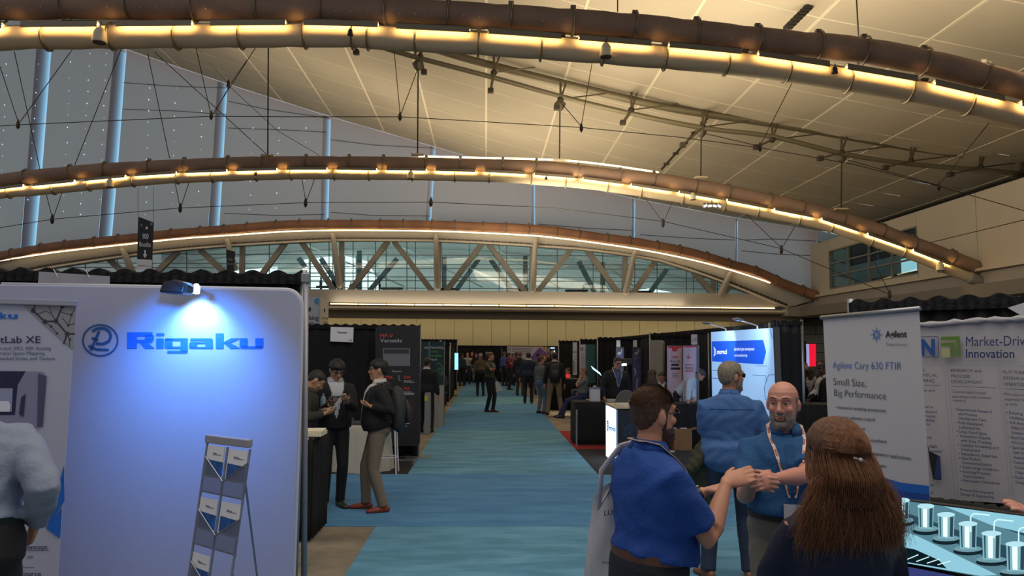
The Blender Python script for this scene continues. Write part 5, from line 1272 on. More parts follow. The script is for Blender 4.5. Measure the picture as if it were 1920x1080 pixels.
for i, (s, ind) in enumerate(col):
    x = 1795+i*.72+(0 if not ind else .8); b = 769.5+i*8.35; w_ = len(s)*3.25
    text_px(tx, s, PI_, x, x+w_, b, b-5, off=OFF, drop=w_*.085, bold=.012)
    if not ind: ring_px(tx, PI_, x-4, b-2.6, 1.1, 1.1, 1.05, OFF, 8)
text_px(tx, 'Process Development', PI_, 1800, 1864, 920, 915, off=OFF, drop=7, bold=.01); text_px(tx, 'Design & Engineering', PI_, 1801, 1864, 928.5, 923.5, off=OFF, drop=6.5, bold=.01)
col3 = [('Existing Infrastructure', 0), ('Utilities and', 1), ('Full Automation', 0), ('Safety Instrument', 1), ('Systems', 1), ('Real-Time', 0), ('Monitoring', 1), ('Specialty', 0), ('Safe Handling', 1), ('Hazardous', 1), ('Custom', 0), ('Custom', 1), ('Objectives', 1), ('Scale-up', 0), ('Design', 1)]
for i, (s, ind) in enumerate(col3):
    x = 1892+i*.85+(0 if not ind else .8); b = 776+i*9.3; w_ = len(s)*3.3
    text_px(tx, s, PI_, x, x+w_, b, b-5, off=OFF, drop=w_*.1, bold=.012)
    if not ind: ring_px(tx, PI_, x-4, b-2.6, 1.1, 1.1, 1.05, OFF, 8)
for s, l, r, b in [('ent or', 1734, 1750.5, 765), ('olutions', 1735, 1757, 774), ('nuous', 1736, 1754, 782), ('ability', 1736, 1752.5, 790), ('on', 1737, 1743.5, 797), ('cal', 1738.5, 1746, 822), ('R&D', 1743.5, 1757.5, 839.5), ('needed', 1743.5, 1765.5, 848), ('esc', 1743.5, 1752, 911), ('al', 1745, 1749.5, 926)]:
    text_px(tx, s, PI_, l, r, b, b-5, off=OFF, drop=.8, bold=.012)
obj('lettering', tx, ink, mk)
tx = MB(); poly_px(tx, PI_, [(1739, 832), (1743, 846), (1763, 856), (1765, 900), (1750, 899), (1744, 870)], OFF); obj('photo_print', tx, mat('photo_dark', '#181a26', .6), mk)
tx = MB(); poly_px(tx, PI_, [(1757, 856), (1763, 857), (1764.5, 898), (1752, 897)], OFF+.002); obj('photo_blue', tx, mat('photo_navy', '#243a6a', .6), mk)
tx = MB()
for pts in [[(1729, 684), (1767, 684.5)], [(1776, 685), (1871, 686)], [(1874, 686), (1924, 687)], [(1776, 685), (1797, 935)], [(1871, 686), (1893, 930)], [(1769, 684), (1790, 930)], [(1874, 686), (1900, 930)]]: stroke_px(tx, PI_, pts, 1.0, OFF)
obj('rule_lines', tx, mat('rule_grey', '#8f90a0', .7), mk)
q0, q1 = PI_.hit(1600, 640), PI_.hit(2000, 640)
dw = drape_wall((q0.x+.05, q0.y+.12), (q1.x+.05, q1.y+.12), PI_.hit(1800, 576).z+.05, 'black drape wall behind the large banner of text columns', 97, posts=(0,), step=.12)
tag(obj('gathered_cloth', MB().tube([PI_.hit(1735+i*8, 948+i*1.2+1.5*math.sin(i*1.9), .13) for i in range(30)], [.06+.008*math.sin(i*2.1) for i in range(30)], 10), mat('cloth_bunched', '#1f1f1d', .9, bump=.8, bscale=25), smooth=True), 'bunched dark cloth along the bottom of the banner of text columns', 'cloth')
# white corner of another display above the banner
PQ = Plane(U(1885, 575, 3.9), U(1925, 575, 3.8))
tag(obj('pennant', MB().slab([PQ.hit(*p) for p in ((1889, 577), (1925, 566), (1925, 594), (1912, 590))], -PQ.n*.01), mat('print_white', '#bfbcc0', .7)), 'white pointed corner of a banner at the right edge, over the black drape', 'banner')
# television with the canister picture
TVa, TVb = U(1688, 938, 2.55), U(1925, 968, 2.2)
tvu = Vector((.02, .06, 1)).normalized()
PV = Plane(TVa, TVb, up=tvu)
tv = thing('television', 'flat television showing a blue-lit row of steel canisters', 'television', (PV.hit(1800, 1060).x, PV.hit(1800, 1060).y, 0))
W2 = [(1686, 935), (1935, 967), (1935, 1108), (1697, 1062)]
obj('bezel', MB().slab([PV.hit(*p) for p in W2], -PV.n*.04), mat('bezel_black', '#0a0a0c', .35), tv, bevel=.004)
M_s0 = glow('tv_back', '#2c4c5c', .75)
tx = MB(); poly_px(tx, PV, [(1690, 938), (1935, 970), (1935, 1100), (1700, 1056)], .0015); obj('screen_face', tx, M_s0, tv)
def tvp(nm, m, polys, off):
    tx = MB()
    for p in polys: poly_px(tx, PV, p, off, .0004)
    obj(nm, tx, m, tv, kind='stuff')
tvp('bench_picture', glow('tv_bench', '#5d8a98', .7), [[(1690, 965), (1700, 975), (1935, 1085), (1935, 1100), (1702, 1056)], [(1690, 938), (1770, 949), (1935, 1010), (1935, 1040), (1700, 962)]], .0022)
tvp('pale_plate_picture', glow('tv_pale', '#8cc4d6', .85), [[(1690, 995), (1720, 1005), (1870, 1078), (1840, 1080), (1700, 1056), (1700, 1048), (1690, 1024)], [(1770, 949), (1935, 970), (1935, 1003), (1860, 985)]], .0028)
tvp('dark_gap_picture', glow('tv_dark', '#12262e', .5), [[(1694, 1026), (1715, 1030), (1760, 1050), (1775, 1066), (1701, 1054)]], .0034)
cans = [(1691, 15, 938, 976), (1736, 16, 949, 992), (1774, 17, 965, 1010), (1815, 18, 982, 1030), (1859, 19, 1000, 1050), (1905, 20, 1020, 1072)]
tvp('canister_foot_picture', glow('tv_foot', '#1a2c34', .6), [[(x+rx*1.55*math.cos(a), yb+4+7.5*math.sin(a)) for a in np.linspace(0, 2*PI, 17)[:-1] if x+rx*1.55*math.cos(a) > 1690] for x, rx, yt_, yb in cans], .0036)
tvp('canister_ring_picture', glow('tv_ring', '#6f9aa6', .8), [[(x+rx*1.5*math.cos(a), yb-1+6*math.sin(a)) for a in np.linspace(0, 2*PI, 17)[:-1] if x+rx*1.5*math.cos(a) > 1690] for x, rx, yt_, yb in cans], .0040)
def canbody(x, w0, w1, yt_, yb): return [(max(1691, x+w0), yt_), (x+w1, yt_+1), (x+w1*.93, yb), (max(1691, x+w0*.9), yb-1)]
tvp('canister_picture', glow('tv_steel', '#7fb0bc', .85), [canbody(x, -rx*.92, rx*.92, a, b) for x, rx, a, b in cans], .0044)
tvp('canister_shine_picture', glow('tv_shine', '#dff6fa', .95), [canbody(x, -rx*.35, rx*.15, a+2, b-3) for x, rx, a, b in cans], .0048)
tvp('canister_shade_picture', glow('tv_shade', '#2f4c57', .7), [canbody(x, rx*.45, rx*.8, a+2, b-3) for x, rx, a, b in cans]+[canbody(x, -rx*.75, -rx*.6, a+2, b-3) for x, rx, a, b in cans[1:]], .0048)
tvp('canister_lid_picture', glow('tv_lid', '#a8d4de', .95), [[(x+rx*math.cos(a), yt_+5*math.sin(a)) for a in np.linspace(0, 2*PI, 17)[:-1] if x+rx*math.cos(a) > 1690] for x, rx, yt_, yb in cans], .0052)
tx = MB()
for x, y in [(1822, 974), (1866, 985), (1912, 1000)]: stroke_px(tx, PV, [(x-2, y+24), (x-2, y-6), (x+4, y-11), (x+34, y-8)], 2.6, .0050)
for k in range(4): stroke_px(tx, PV, [(1698+k*20, 1050+k*3), (1722+k*20, 1040+k*4)], 1.8, .0054)
obj('pipe_picture', tx, glow('tv_pipe', '#c9f0f6', .9), tv)
mp_ = PV.hit(1800, 1075)
obj('neck', MB().tube([mp_-PV.n*.04, Vector((mp_.x, mp_.y+.05, 1.0))-PV.n*.04], .03, 10), mat('bezel_black', '#0a0a0c', .35), tv)
obj('stand_base', MB().box((mp_.x, mp_.y+.06, .985), (.45, .24, .025)), mat('bezel_black', '#0a0a0c', .35), tv, bevel=.008)
t = thing('table', 'table under a royal blue cloth below the television', 'table', (mp_.x+.1, mp_.y+.1, 0))
q = UG(1690, 1064, .97)
obj('tablecloth', MB().slab([(q.x-.05, q.y-.35, 0.02), (q.x+1.6, q.y-.5, .02), (q.x+1.6, q.y+.3, .02), (q.x-.05, q.y+.3, .02)], (0, 0, .95)), mat('cloth_royal', '#1b2f86', .8), t, bevel=.02)
# hanging direction banners
def hang_banner(pts, Y, words, lb, top):
    Pn = Plane(U(pts[0][0], pts[0][1], Y), U(pts[1][0], pts[0][1], Y))
    t = thing('hanging_banner', lb, 'banner', Pn.hit(*pts[2]))
    obj('banner_sheet', MB().slab([Pn.hit(*p) for p in pts], (0, .03, 0)), mat('banner_dark', '#23252a', .7), t)
    for p in pts[:2]: obj('hang_wire', MB().tube([Pn.hit(*p), U(p[0], top, Y)], .008, 5), M_pole, t)
    return t, Pn
t, Pn = hang_banner([(259, 406), (288, 417), (285, 487), (257, 486)], 29.2, None, 'dark hanging banner reading 900 Booths with a down arrow', 352)
tx = MB(); text_px(tx, '900', Pn, 267, 278.5, 448, 438, bold=.01, off=.006); text_px(tx, 'Booths', Pn, 261.5, 282.5, 462, 453, bold=.01, off=.006, drop=1)
poly_px(tx, Pn, [(270.5, 469), (273.5, 469), (273.5, 477), (276, 477), (272, 484), (267.8, 477), (270.3, 477)], .006); ring_px(tx, Pn, 275, 427.5, 2.2, 2.8, 2.1, .006, 12)
obj('white_lettering', tx, M_card, t)
tx = MB(); poly_px(tx, Pn, [(257, 487), (285, 488), (284, 506), (256.5, 505)], .002, .003); obj('white_foot', tx, M_card, t)
tx = MB(); text_px(tx, 'advanced', Pn, 258.5, 270.5, 499, 496, off=.008, bold=.01); obj('foot_lettering', tx, mat('ink_dark', '#23262b', .7), t)
tx = MB(); text_px(tx, 'materials', Pn, 271, 281, 500, 497, off=.008); ring_px(tx, Pn, 265, 422, 1.8, 2.8, 1.8, .006, 10); ring_px(tx, Pn, 284, 420, 2.4, 2.8, 2.3, .006, 10); obj('teal_print', tx, mat('ink_teal', '#3f8ca0', .7), t)
t, Pn = hang_banner([(424, 468), (441, 472), (438, 509), (425, 508)], 44.6, None, 'small far hanging banner, right of the 900 Booths one', 452)
tx = MB(); text_px(tx, '800', Pn, 428, 436, 489, 484, off=.006); text_px(tx, 'Booths', Pn, 427, 438, 497, 492, off=.006); obj('white_lettering', tx, mat('ink_dimwhite', '#8a8d92', .7), t)
# gallery benches
for k, (x0, x1, y, lb) in enumerate([(713, 755, 541, 'dark bench in the gallery beside the crouched figure'), (826, 862, 542, 'dark bench in the gallery left of its middle strut'), (951, 990, 544, 'dark bench in the gallery right of its middle strut'), (1060, 1102, 545, 'dark bench under the standing figure in the gallery'), (1180, 1220, 547, 'dark bench at the right end of the gallery'), (594, 640, 538, 'dark bench under the pair of figures in the gallery')]):
    Yg = 50.0; a, b = U(x0, y, Yg), U(x1, y, Yg)
    t = thing('gallery_bench', lb, 'bench', ((a.x+b.x)/2, Yg, 5.4), 'gallery benches')
    obj('seat', MB().bar(a, b, .5, .12), mat('bench_dark', '#0d1012', .6), t)
    for q_ in (a.lerp(b, .15), a.lerp(b, .85)): obj('leg', MB().bar(q_, Vector((q_.x, q_.y, 5.4)), .08), mat('bench_dark', '#0d1012', .6), t)
# ================================================================== PEOPLE
from mathutils.bvhtree import BVHTree
V3 = Vector
def remesh(mb, vox, smooth_it=3, keep=False):
    me = bpy.data.meshes.new('tmp'); me.from_pydata(mb.v, [], mb.f); me.update()
    o = bpy.data.objects.new('tmp', me); C.objects.link(o)
    r = o.modifiers.new('r', 'REMESH'); r.mode = 'VOXEL'; r.voxel_size = vox
    if smooth_it:
        s = o.modifiers.new('s', 'SMOOTH'); s.factor = .5; s.iterations = smooth_it
    dg = bpy.context.evaluated_depsgraph_get(); dg.update()
    m2 = bpy.data.meshes.new_from_object(o.evaluated_get(dg))
    n = len(m2.vertices); a = np.empty(n*3); m2.vertices.foreach_get('co', a); a = a.reshape(-1, 3)
    nr = np.empty(n*3); m2.vertices.foreach_get('normal', nr); nr = nr.reshape(-1, 3)
    L = np.empty(len(m2.loops), dtype=np.int32); m2.loops.foreach_get('vertex_index', L)
    F = L.reshape(-1, 4) if len(L) == 4*len(m2.polygons) else None
    if F is None: F = np.array([list(p.vertices)[:4] if len(p.vertices) == 4 else list(p.vertices)+[p.vertices[0]] for p in m2.polygons])
    bpy.data.objects.remove(o); bpy.data.meshes.remove(me); bpy.data.meshes.remove(m2)
    return a, nr, F
def np_obj(name, v, F, m, parent, label=None):
    me = bpy.data.meshes.new(name)
    off = np.array(root_off(parent))
    me.from_pydata((v-off).tolist(), [], F.tolist())
    me.polygons.foreach_set('use_smooth', [True]*len(me.polygons)); me.update(); me.materials.append(m)
    o = bpy.data.objects.new(name, me); C.objects.link(o); o.parent = parent
    if label: o['label'] = label
    return o
def shell(name, v, nr, F, mask, th, m, parent, soft=.02, rough=0, W=None, label=None):
    """a layer lifted off the surface where mask>0"""
    ok = (mask[F] > 0).all(axis=1); f = F[ok]
    if len(f) < 3: return None
    idx = np.unique(f); re = -np.ones(len(v), int); re[idx] = np.arange(len(idx))
    d = th*np.clip(mask[idx]/soft, 0, 1)+.0012
    if rough:
        p = v[idx]; d = d*(1+rough*np.sin(p[:, 0]*310+np.sin(p[:, 2]*170)*2)*np.sin(p[:, 1]*240+p[:, 2]*130))
    vv = v[idx]+nr[idx]*d[:, None]
    return np_obj(name, W(vv), re[f], m, parent, label)
SK = dict(fair=mat('skin_fair', '#b98368', .55, bump=.1, bscale=200), tan=mat('skin_tan', '#a3715a', .55), asian=mat('skin_warm', '#a87c60', .55), dark=mat('skin_dark', '#4a3026', .5), pink=mat('skin_pink', '#bb8270', .55))
M_eyew = mat('eye_white', '#c9c3ba', .3); M_iris = mat('iris', '#2a1d14', .2); M_lip = mat('lip', '#94584e', .5)
M_brow = {}
def clothm(c, b=.25, sc=60): return mat('cloth_'+c[1:], c, .85, bump=b, bscale=sc)
def hairm(c): return mat('hair_'+c[1:], c, .55, bump=.5, bscale=90, stretch=(1, 1, .25), vary=.35, vscale=60)
def ik(S, T, L1, L2, pole):
    d = T-S; D = d.length
    if D > (L1+L2)*.999: T = S+d*((L1+L2)*.999/D); d = T-S; D = d.length
    if D < abs(L1-L2)*1.05: D = abs(L1-L2)*1.05
    a = (L1*L1-L2*L2+D*D)/(2*D); h = math.sqrt(max(0, L1*L1-a*a)); u = d.normalized()
    p = V3(pole)-S; p = p-u*p.dot(u)
    if p.length < 1e-5: p = V3((0, -1, 0))
    return S+u*a+p.normalized()*h, T
def human(label, px=None, Y=None, H=1.75, head=0, pos=None, vox=.012, skin='fair', girth=1, belly=0, lean=0, side=0, twist=0, look=(0, 0), hands=None, elbows=None, hdir=None, hnrm=None, curl=(.5, .5),
          feet=None, top='#203050', sleeve='long', hem=.0, jacket=False, inner='#b8b8bc', pants='#15171f', shoes='#101012', hair='#1c1512', style='short', beard=None, glasses=None, belt=None, brows=None,
          lanyard=None, seat=None, wr=0, collar=True, group=None, detail=0, female=False, hair_len=.3, fold=0, neck_th=1.0, badge=True, wide=1.0, hs=1.0, nz=0, openj=0):
    k = H/1.713
    if pos is None: p = U(px, 656, Y); pos = (p.x, Y)
    root = V3((pos[0], pos[1], nz)); h = R(head); Q = Matrix.Rotation(-h, 3, 'Z'); Qi = Q.transposed()
    t = thing('person', label, 'person', root, group)
    qn = np.array(Q); rn_ = np.array(root)
    def W(v): return v @ qn.T + rn_
    def wl(p): return Qi @ (V3(p)-root)          # world -> local
    zP = .93*k if seat is None else seat+.08
    P = V3((0, 0, zP)); ln = R(lean); sd_ = R(side)
    s = V3((math.sin(sd_), math.sin(ln)*math.cos(sd_), math.cos(ln)*math.cos(sd_))).normalized()
    tw_ = R(twist); rt = V3((math.cos(tw_), -math.sin(tw_), 0)); rt = (rt-s*rt.dot(s)).normalized(); fw = s.cross(rt)
    def T(t_, x=0, y=0): 
        e = min(1, max(0, t_/.3)); r0 = V3((1, 0, 0)).lerp(rt, e); r0 = (r0-s*r0.dot(s)).normalized(); f0 = s.cross(r0)
        return P+s*(t_*k)+r0*(x*k)+f0*(y*k)
    wS = (1.0 if not female else .88)*wide
    sec = [(-.10, .10, .09, 0), (-.03, .165, .115, -.012), (.07, .168*(1.03 if female else 1), .118, -.005), (.16, .150*(.93 if female else 1), .105, .003), (.27, .160*wS, .115, .006), (.36, .172*wS, .122, .0), (.42, .158*wS, .106, -.010), (.46, .126*wS, .090, -.016), (.49, .094*wS, .076, -.016), (.52, .066, .062, -.010), (.585, .055*neck_th, .057*neck_th, .008)]
    def torso(mb, g, e, t0=-.11, t1=.6, flare=0, bel=1):
        pts = []; rr = []
        for t_, a, b, y in sec:
            if t_ < t0-1e-6 or t_ > t1+1e-6: continue
            bb = belly*bel*math.exp(-((t_-.14)/.14)**2)
            fl = flare*max(0, .12-t_)
            pts.append(T(t_, 0, y+bb*.55)); rr.append(((a*g+bb*.25)*k+e+fl, (b*(1+(g-1)*.8)+bb*.6)*k+e+fl))
        mb.tube(pts, rr, 28, up=rt)
        return pts, rr
    NB = T(.53, 0, -.008)
    hy, hp = R(look[0]), R(look[1])
    f = V3((math.sin(hy)*math.cos(hp), math.cos(hy)*math.cos(hp), math.sin(hp)))
    upv = (V3((0, 0, 1))*1+s*.35).normalized(); hr = f.cross(upv).normalized(); hu = hr.cross(f)
    kh = k*.5+.49 if H > 1.3 else k; kh *= hs
    HC = NB+(s*.45+V3((0, 0, 1))*.35+hu*.35).normalized()*(.060*k)+hu*(.055*kh)+f*(.016*kh)
    def Hd(x, y, z): return HC+hr*(x*kh)+f*(y*kh)+hu*(z*kh)
    # ------- skin body
    mb = MB(); torso(mb, .93*min(girth, 1.05), -.004, t1=.6, bel=.6)
    mb.tube([T(.50, 0, -.012), T(.56, 0, .0), HC-hu*(.075*kh)-f*(.008), HC-hu*(.03*kh)-f*.01], [.062*k*neck_th, .056*k*neck_th, .055*k*neck_th, .05*k], 18)
    hsx = [(-.122, .026, .024, .066), (-.112, .040, .040, .054), (-.092, .052, .057, .038), (-.062, .062, .074, .024), (-.03, .069, .086, .010), (.0, .0735, .094, .0), (.035, .0765, .098, -.004), (.065, .074, .094, -.006), (.092, .060, .078, -.008), (.110, .040, .054, -.008), (.119, .015, .02, -.008)]
    mb.tube([Hd(0, y, z) for z, a, b, y in hsx], [(a*kh, b*kh) for z, a, b, y in hsx], 28, up=hr)
    if vox < .014:
        mb.tube([Hd(0, .088, .030), Hd(0, .100, .004), Hd(0, .113, -.022), Hd(0, .106, -.034)], [.008*kh, .010*kh, .0145*kh, .010*kh], 10)
        mb.ball(Hd(-.012, .099, -.029), .0085*kh, 8, 6); mb.ball(Hd(.012, .099, -.029), .0085*kh, 8, 6)
        mb.tube([Hd(-.052, .070, .036), Hd(-.03, .087, .040), Hd(0, .090, .034), Hd(.03, .087, .040), Hd(.052, .070, .036)], [.008*kh, .011*kh, .010*kh, .011*kh, .008*kh], 8)
        for x in (-1, 1): mb.ball(Hd(x*.040, .066, -.018), (.022*kh, .024*kh, .022*kh), 10, 8)
        mb.ball(Hd(0, .090, -.060), (.026*kh, .013*kh, .017*kh), 10, 8); mb.ball(Hd(0, .084, -.096), (.022*kh, .016*kh, .018*kh), 10, 8)
    MH = Matrix((hr, f, hu)).transposed()
    for x in (-1, 1):
        rot = MH @ Matrix.Rotation(-x*.35, 3, 'Z')
        mb.ball(Hd(x*.079, -.010, -.004), (.009*kh, .019*kh, .032*kh), 10, 8, M=rot)
        mb.ball(Hd(x*.075, -.004, -.022), (.010*kh, .012*kh, .014*kh), 8, 6)
    SH, EL, WR, info = [], [], [], []
    for i, sg in enumerate((1, -1)):       # right arm, left arm
        S = T(.418, sg*.176*wS, -.012)
        tgt = (hands or {}).get('RL'[i]); L1, L2 = .285*k, .255*k
        tg_ = wl(tgt) if tgt is not None else V3((sg*.27*wS*k*max(1, girth*.95), .05*k, (zP-.13*k) if seat is None else zP+.08))
        ep = (elbows or {}).get('RL'[i]); pole = wl(ep) if ep is not None else V3((sg*.45, -.25, S.z-.28))
        if isinstance(ep, tuple) and len(ep) == 2: pole = V3((ep[0], ep[1], S.z-.3))
        E, Wp = ik(S, tg_, L1, L2, pole)
        SH.append(S); EL.append(E); WR.append(Wp)
        g_ = .6+.4*girth if not female else .8
        A = S.lerp(T(.44, 0, -.012), .35)
        mb.tube([A, S, S.lerp(E, .3), S.lerp(E, .7), E, E.lerp(Wp, .22), E.lerp(Wp, .6), E.lerp(Wp, .92), Wp], [.045*k, .052*k*g_, .050*k*g_, .043*k*g_, .039*k*g_, .043*k*g_, .034*k*g_, .0255*k, .024*k], 16)
        hd = (hdir or {}).get('RL'[i]); fd = (Wp-E).normalized()
        D = (Qi @ V3(hd)).normalized() if hd is not None else fd
        pn = (hnrm or {}).get('RL'[i]); N = (Qi @ V3(pn)) if pn is not None else V3((-sg, .15, 0))
        N = (N-D*N.dot(D)).normalized(); X = D.cross(N)*(sg)   # toward thumb
        q = k*1.0; cu = curl[i]
        def hp_(a, b, c): return Wp+D*(a*q)+X*(b*q)+N*(c*q)
        mb.tube([hp_(-.01, 0, 0), hp_(.02, .002, .001), hp_(.055, .002, .002), hp_(.088, 0, .001)], [(.026*q, .019*q), (.034*q, .018*q), (.041*q, .0165*q), (.040*q, .013*q)], 14, up=X)
        for j, (off, ln_, rd) in enumerate([(.030, .070, .0088), (.0105, .078, .0090), (-.0095, .072, .0086), (-.0285, .056, .0078)]):
            b0 = hp_(.080, off, 0); ang = cu*(.55+.08*j); p0 = b0; pts = [hp_(.055, off*.9, 0), b0]
            for sgm in (.45, .30, .25):
                d_ = D*math.cos(ang)+N*math.sin(ang)+X*(off*1.2*(1-cu)); p0 = p0+d_.normalized()*(ln_*sgm*q); pts.append(p0); ang += cu*.95
            mb.tube(pts, [rd*q, rd*q, rd*.95*q, rd*.88*q, rd*.70*q], 8)
        tb0 = hp_(.018, .022, .006); td = (D*.72+X*.62+N*.35).normalized()
        mb.tube([tb0, tb0+td*(.035*q), tb0+(td+D*.25).normalized()*(.062*q)+N*(.004*cu), tb0+(td+D*.4).normalized()*(.085*q)+N*(.012*cu*q)], [.014*q, .0115*q, .0098*q, .0075*q], 8)
        info.append((Wp, D, X, N))
    v, nr, F = remesh(mb, vox, 2 if vox < .007 else 2)
    # eye hollows, mouth line
    hc = np.array(HC); B = np.array([hr, f, hu]); loc = (v-hc) @ B.T / kh
    if vox < .014:
        for x in (-1, 1):
            g = np.exp(-(((loc[:, 0]-x*.031)/.015)**2+((loc[:, 2]-.014)/.010)**2))*(loc[:, 1] > .04)
            v -= (g*.009*kh)[:, None]*B[1]
        g = np.exp(-((loc[:, 0]/.024)**2+((loc[:, 2]+.060)/.0035)**2))*(loc[:, 1] > .05); v -= (g*.005*kh)[:, None]*B[1]
        g = np.exp(-((loc[:, 0]/.03)**2+((loc[:, 2]+.080)/.007)**2))*(loc[:, 1] > .05); v -= (g*.003*kh)[:, None]*B[1]
        loc = (v-hc) @ B.T / kh
    msk = SK[skin]
    np_obj('body', W(v), F, msk, t)
    X_, Y_, Z_ = loc.T
    near_head = (np.linalg.norm(loc, axis=1) < .19)
    if detail:
        mb = MB(); 
        for x in (-1, 1):
            e = MB().ball(Hd(x*.031, .0740, .014), .0122*kh, 12, 8, M=MH); e.v = [tuple(W(np.array(q_))) for q_ in e.v]
            eo = obj('eye', e, M_eyew, t, smooth=True)
            e = MB().ball(Hd(x*.031+.0015, .0838, .0128), (.0064*kh, .0034*kh, .0062*kh), 10, 6, M=MH); e.v = [tuple(W(np.array(q_))) for q_ in e.v]
            obj('iris', e, M_iris, eo, smooth=True)
            e = MB().tube([Hd(x*.014, .080, .0195), Hd(x*.031, .0868, .0222), Hd(x*.047, .077, .0185)], [.0035*kh, .0058*kh, .0035*kh], 6); e.v = [tuple(W(np.array(q_))) for q_ in e.v]
            obj('eyelid', e, msk, t, smooth=True)
            e = MB().tube([Hd(x*.014, .0985, .041), Hd(x*.034, .0975, .047), Hd(x*.052, .082, .042)], [.0022*kh, .0030*kh, .0016*kh], 6); e.v = [tuple(W(np.array(q_))) for q_ in e.v]
            obj('eyebrow', e, hairm(brows or hair), t, smooth=True)
        e = MB().tube([Hd(-.026, .090, -.053), Hd(-.01, .1015, -.0575), Hd(.01, .1015, -.0575), Hd(.026, .090, -.053)], [.0012, .0026*kh, .0026*kh, .0012], 6).tube([Hd(-.02, .093, -.059), Hd(0, .1010, -.0645), Hd(.02, .093, -.059)], [.0012, .0034*kh, .0012], 6)
        e.v = [tuple(W(np.array(q_))) for q_ in e.v]; obj('lips', e, M_lip, t, smooth=True)
    # hair
    hl = np.interp(Y_, [-.11, -.085, -.05, -.018, .0, .020, .035, .055, .075, .10], [-.075, -.072, -.050, .012, .012, .010, .030, .058, .070, .074])
    if style in ('short', 'thick', 'long', 'crop', 'quiff'):
        m_ = (Z_-hl)*near_head-1*(~near_head)
        ear = (np.abs(X_) > .0765) & (Z_ < .035) & (Y_ > -.04)
        m_ = np.where(ear, -1, m_)
        th = dict(short=.009, thick=.020, long=.020, crop=.005, quiff=.012)[style]
        mk = m_.copy()
        thv = th
        if style == 'quiff':
            pass
        shell('hair', v, nr, F, mk, thv*kh, hairm(hair), t, soft=.03, rough=.06 if vox < .011 else .25, W=W)
        if style in ('quiff', 'thick') and detail:
            g_ = np.clip((Z_-.05)/.03, 0, 1)*np.clip((m_)/.02, 0, 1); mk2 = np.where(g_ > .02, g_*.03, -1)*np.where(m_ > 0, 1, -1)
            shell('hair_top', v, nr, F, mk2, .028*kh, hairm(hair), t, soft=.03, rough=.08, W=W)
    if style == 'fringe':
        m_ = (Z_-np.where(Y_ > .03, hl-.03, hl))*near_head-1*(~near_head); m_ = np.where((np.abs(X_) > .0775) & (Z_ < .03) & (Y_ > -.04), -1, m_)
        shell('hair', v, nr, F, m_, .016*kh, hairm(hair), t, soft=.03, rough=.2, W=W)
    if style == 'horseshoe':
        m_ = np.minimum(Z_-hl, .045-Z_+np.where(Y_ < -.03, .02, 0))*near_head-1*(~near_head); m_ = np.where((np.abs(X_) > .0765) & (Z_ < .035) & (Y_ > -.04), -1, m_)
        shell('hair', v, nr, F, m_, .003*kh, hairm(hair), t, soft=.03, W=W)
    if style == 'long':
        mbh = MB(); zc = HC
        def hl_(a, b, c): return HC+hr*(a*kh)-f*(-b*kh)*1+V3((0, 0, c))
        pts = [Hd(0, -.02, .07), Hd(0, -.055, .0), HC+f*(-.085*kh)+V3((0, 0, -.09)), HC+f*(-.095*kh)+V3((0, 0, -.19)), HC+f*(-.10*kh)+V3((0, 0, -hair_len)), HC+f*(-.10*kh)+V3((0, 0, -hair_len-.06))]
        rr = [(.055*kh, .05*kh), (.082*kh, .062*kh), (.098*kh, .055*kh), (.118*kh, .048*kh), (.125*kh, .035*kh), (.09*kh, .012*kh)]
        mbh.tube(pts, rr, 24, up=hr)
        va, vn, vf = remesh(mbh, max(vox, .008), 2)
        np_obj('hair_fall', W(va), vf, hairm(hair), t)
    if beard:
        bm_ = np.minimum.reduce([-.046-Z_+np.clip(.02-Y_, 0, 1)*.6*0, Y_-.005+0*Z_, .2+0*Z_])
        side_ = np.minimum.reduce([.012-np.abs(Y_-.012), .02-Z_, Z_+.06])
        must = np.minimum(.013-np.abs(Z_+.046), .034-np.abs(X_))*(Y_ > .06)-1*(Y_ <= .06)
        m_ = np.maximum.reduce([bm_, side_, must])
        lipz = (np.abs(Z_+.0605) < .0065) & (np.abs(X_) < .021)
        m_ = np.where(lipz | (~near_head) | (Z_ < -.126) | (np.abs(X_) > .076), -1, m_)
        thb = beard[1]
        shell('beard', v, nr, F, m_, thb*kh, hairm(beard[0]), t, soft=.022, rough=.35, W=W)
    if glasses:
        mg = mat('glasses_'+glasses[1:], glasses, .3)
        mb = MB(); ln_ = MB()
        for x in (-1, 1):
            c = [Hd(x*(.034+.025*math.cos(a)*(1 if abs(math.cos(a)) < .7 else 1)), .101-.006*abs(math.cos(a))*(1 if math.cos(a)*1 > 0 else .2), .014+.0175*math.sin(a)) for a in np.linspace(0, 2*PI, 17)]
            mb.tube(c, .0022*kh, 6)
            mb.tube([Hd(x*.060, .096, .018), Hd(x*.078, .075, .018), Hd(x*.081, .0, .016), Hd(x*.080, -.02, .004)], .0026*kh, 6)
            ln_.slab(c[:-1], f*.001)
        mb.tube([Hd(-.010, .103, .018), Hd(0, .106, .021), Hd(.010, .103, .018)], .0022*kh, 6)
        mb.v = [tuple(W(np.array(q_))) for q_ in mb.v]; go = obj('glasses', mb, mg, t, smooth=True)
        ln_.v = [tuple(W(np.array(q_))) for q_ in ln_.v]
        obj('lens', ln_, mat('lens_dark', '#0d0d10', .1) if glasses == '#0a0a0b' else m_glass('lens_clear', '#c9d6e0', .12), go)
    # ------- trousers and shoes
    mb = MB()
    pts = []; rr = []
    for t_, a, b, y in [(-.11, .09, .08, 0), (-.04, .165, .118, -.014), (.03, .172, .122, -.008), (.085, .162, .112, -.002), (.10, .155, .106, 0)]:
        bb = belly*.5*math.exp(-((t_-.14)/.12)**2)
        pts.append(T(t_, 0, y+bb*.55)); rr.append(((a*girth+bb*.2)*k+.008, (b*(1+(girth-1)*.8)+bb*.6)*k+.008))
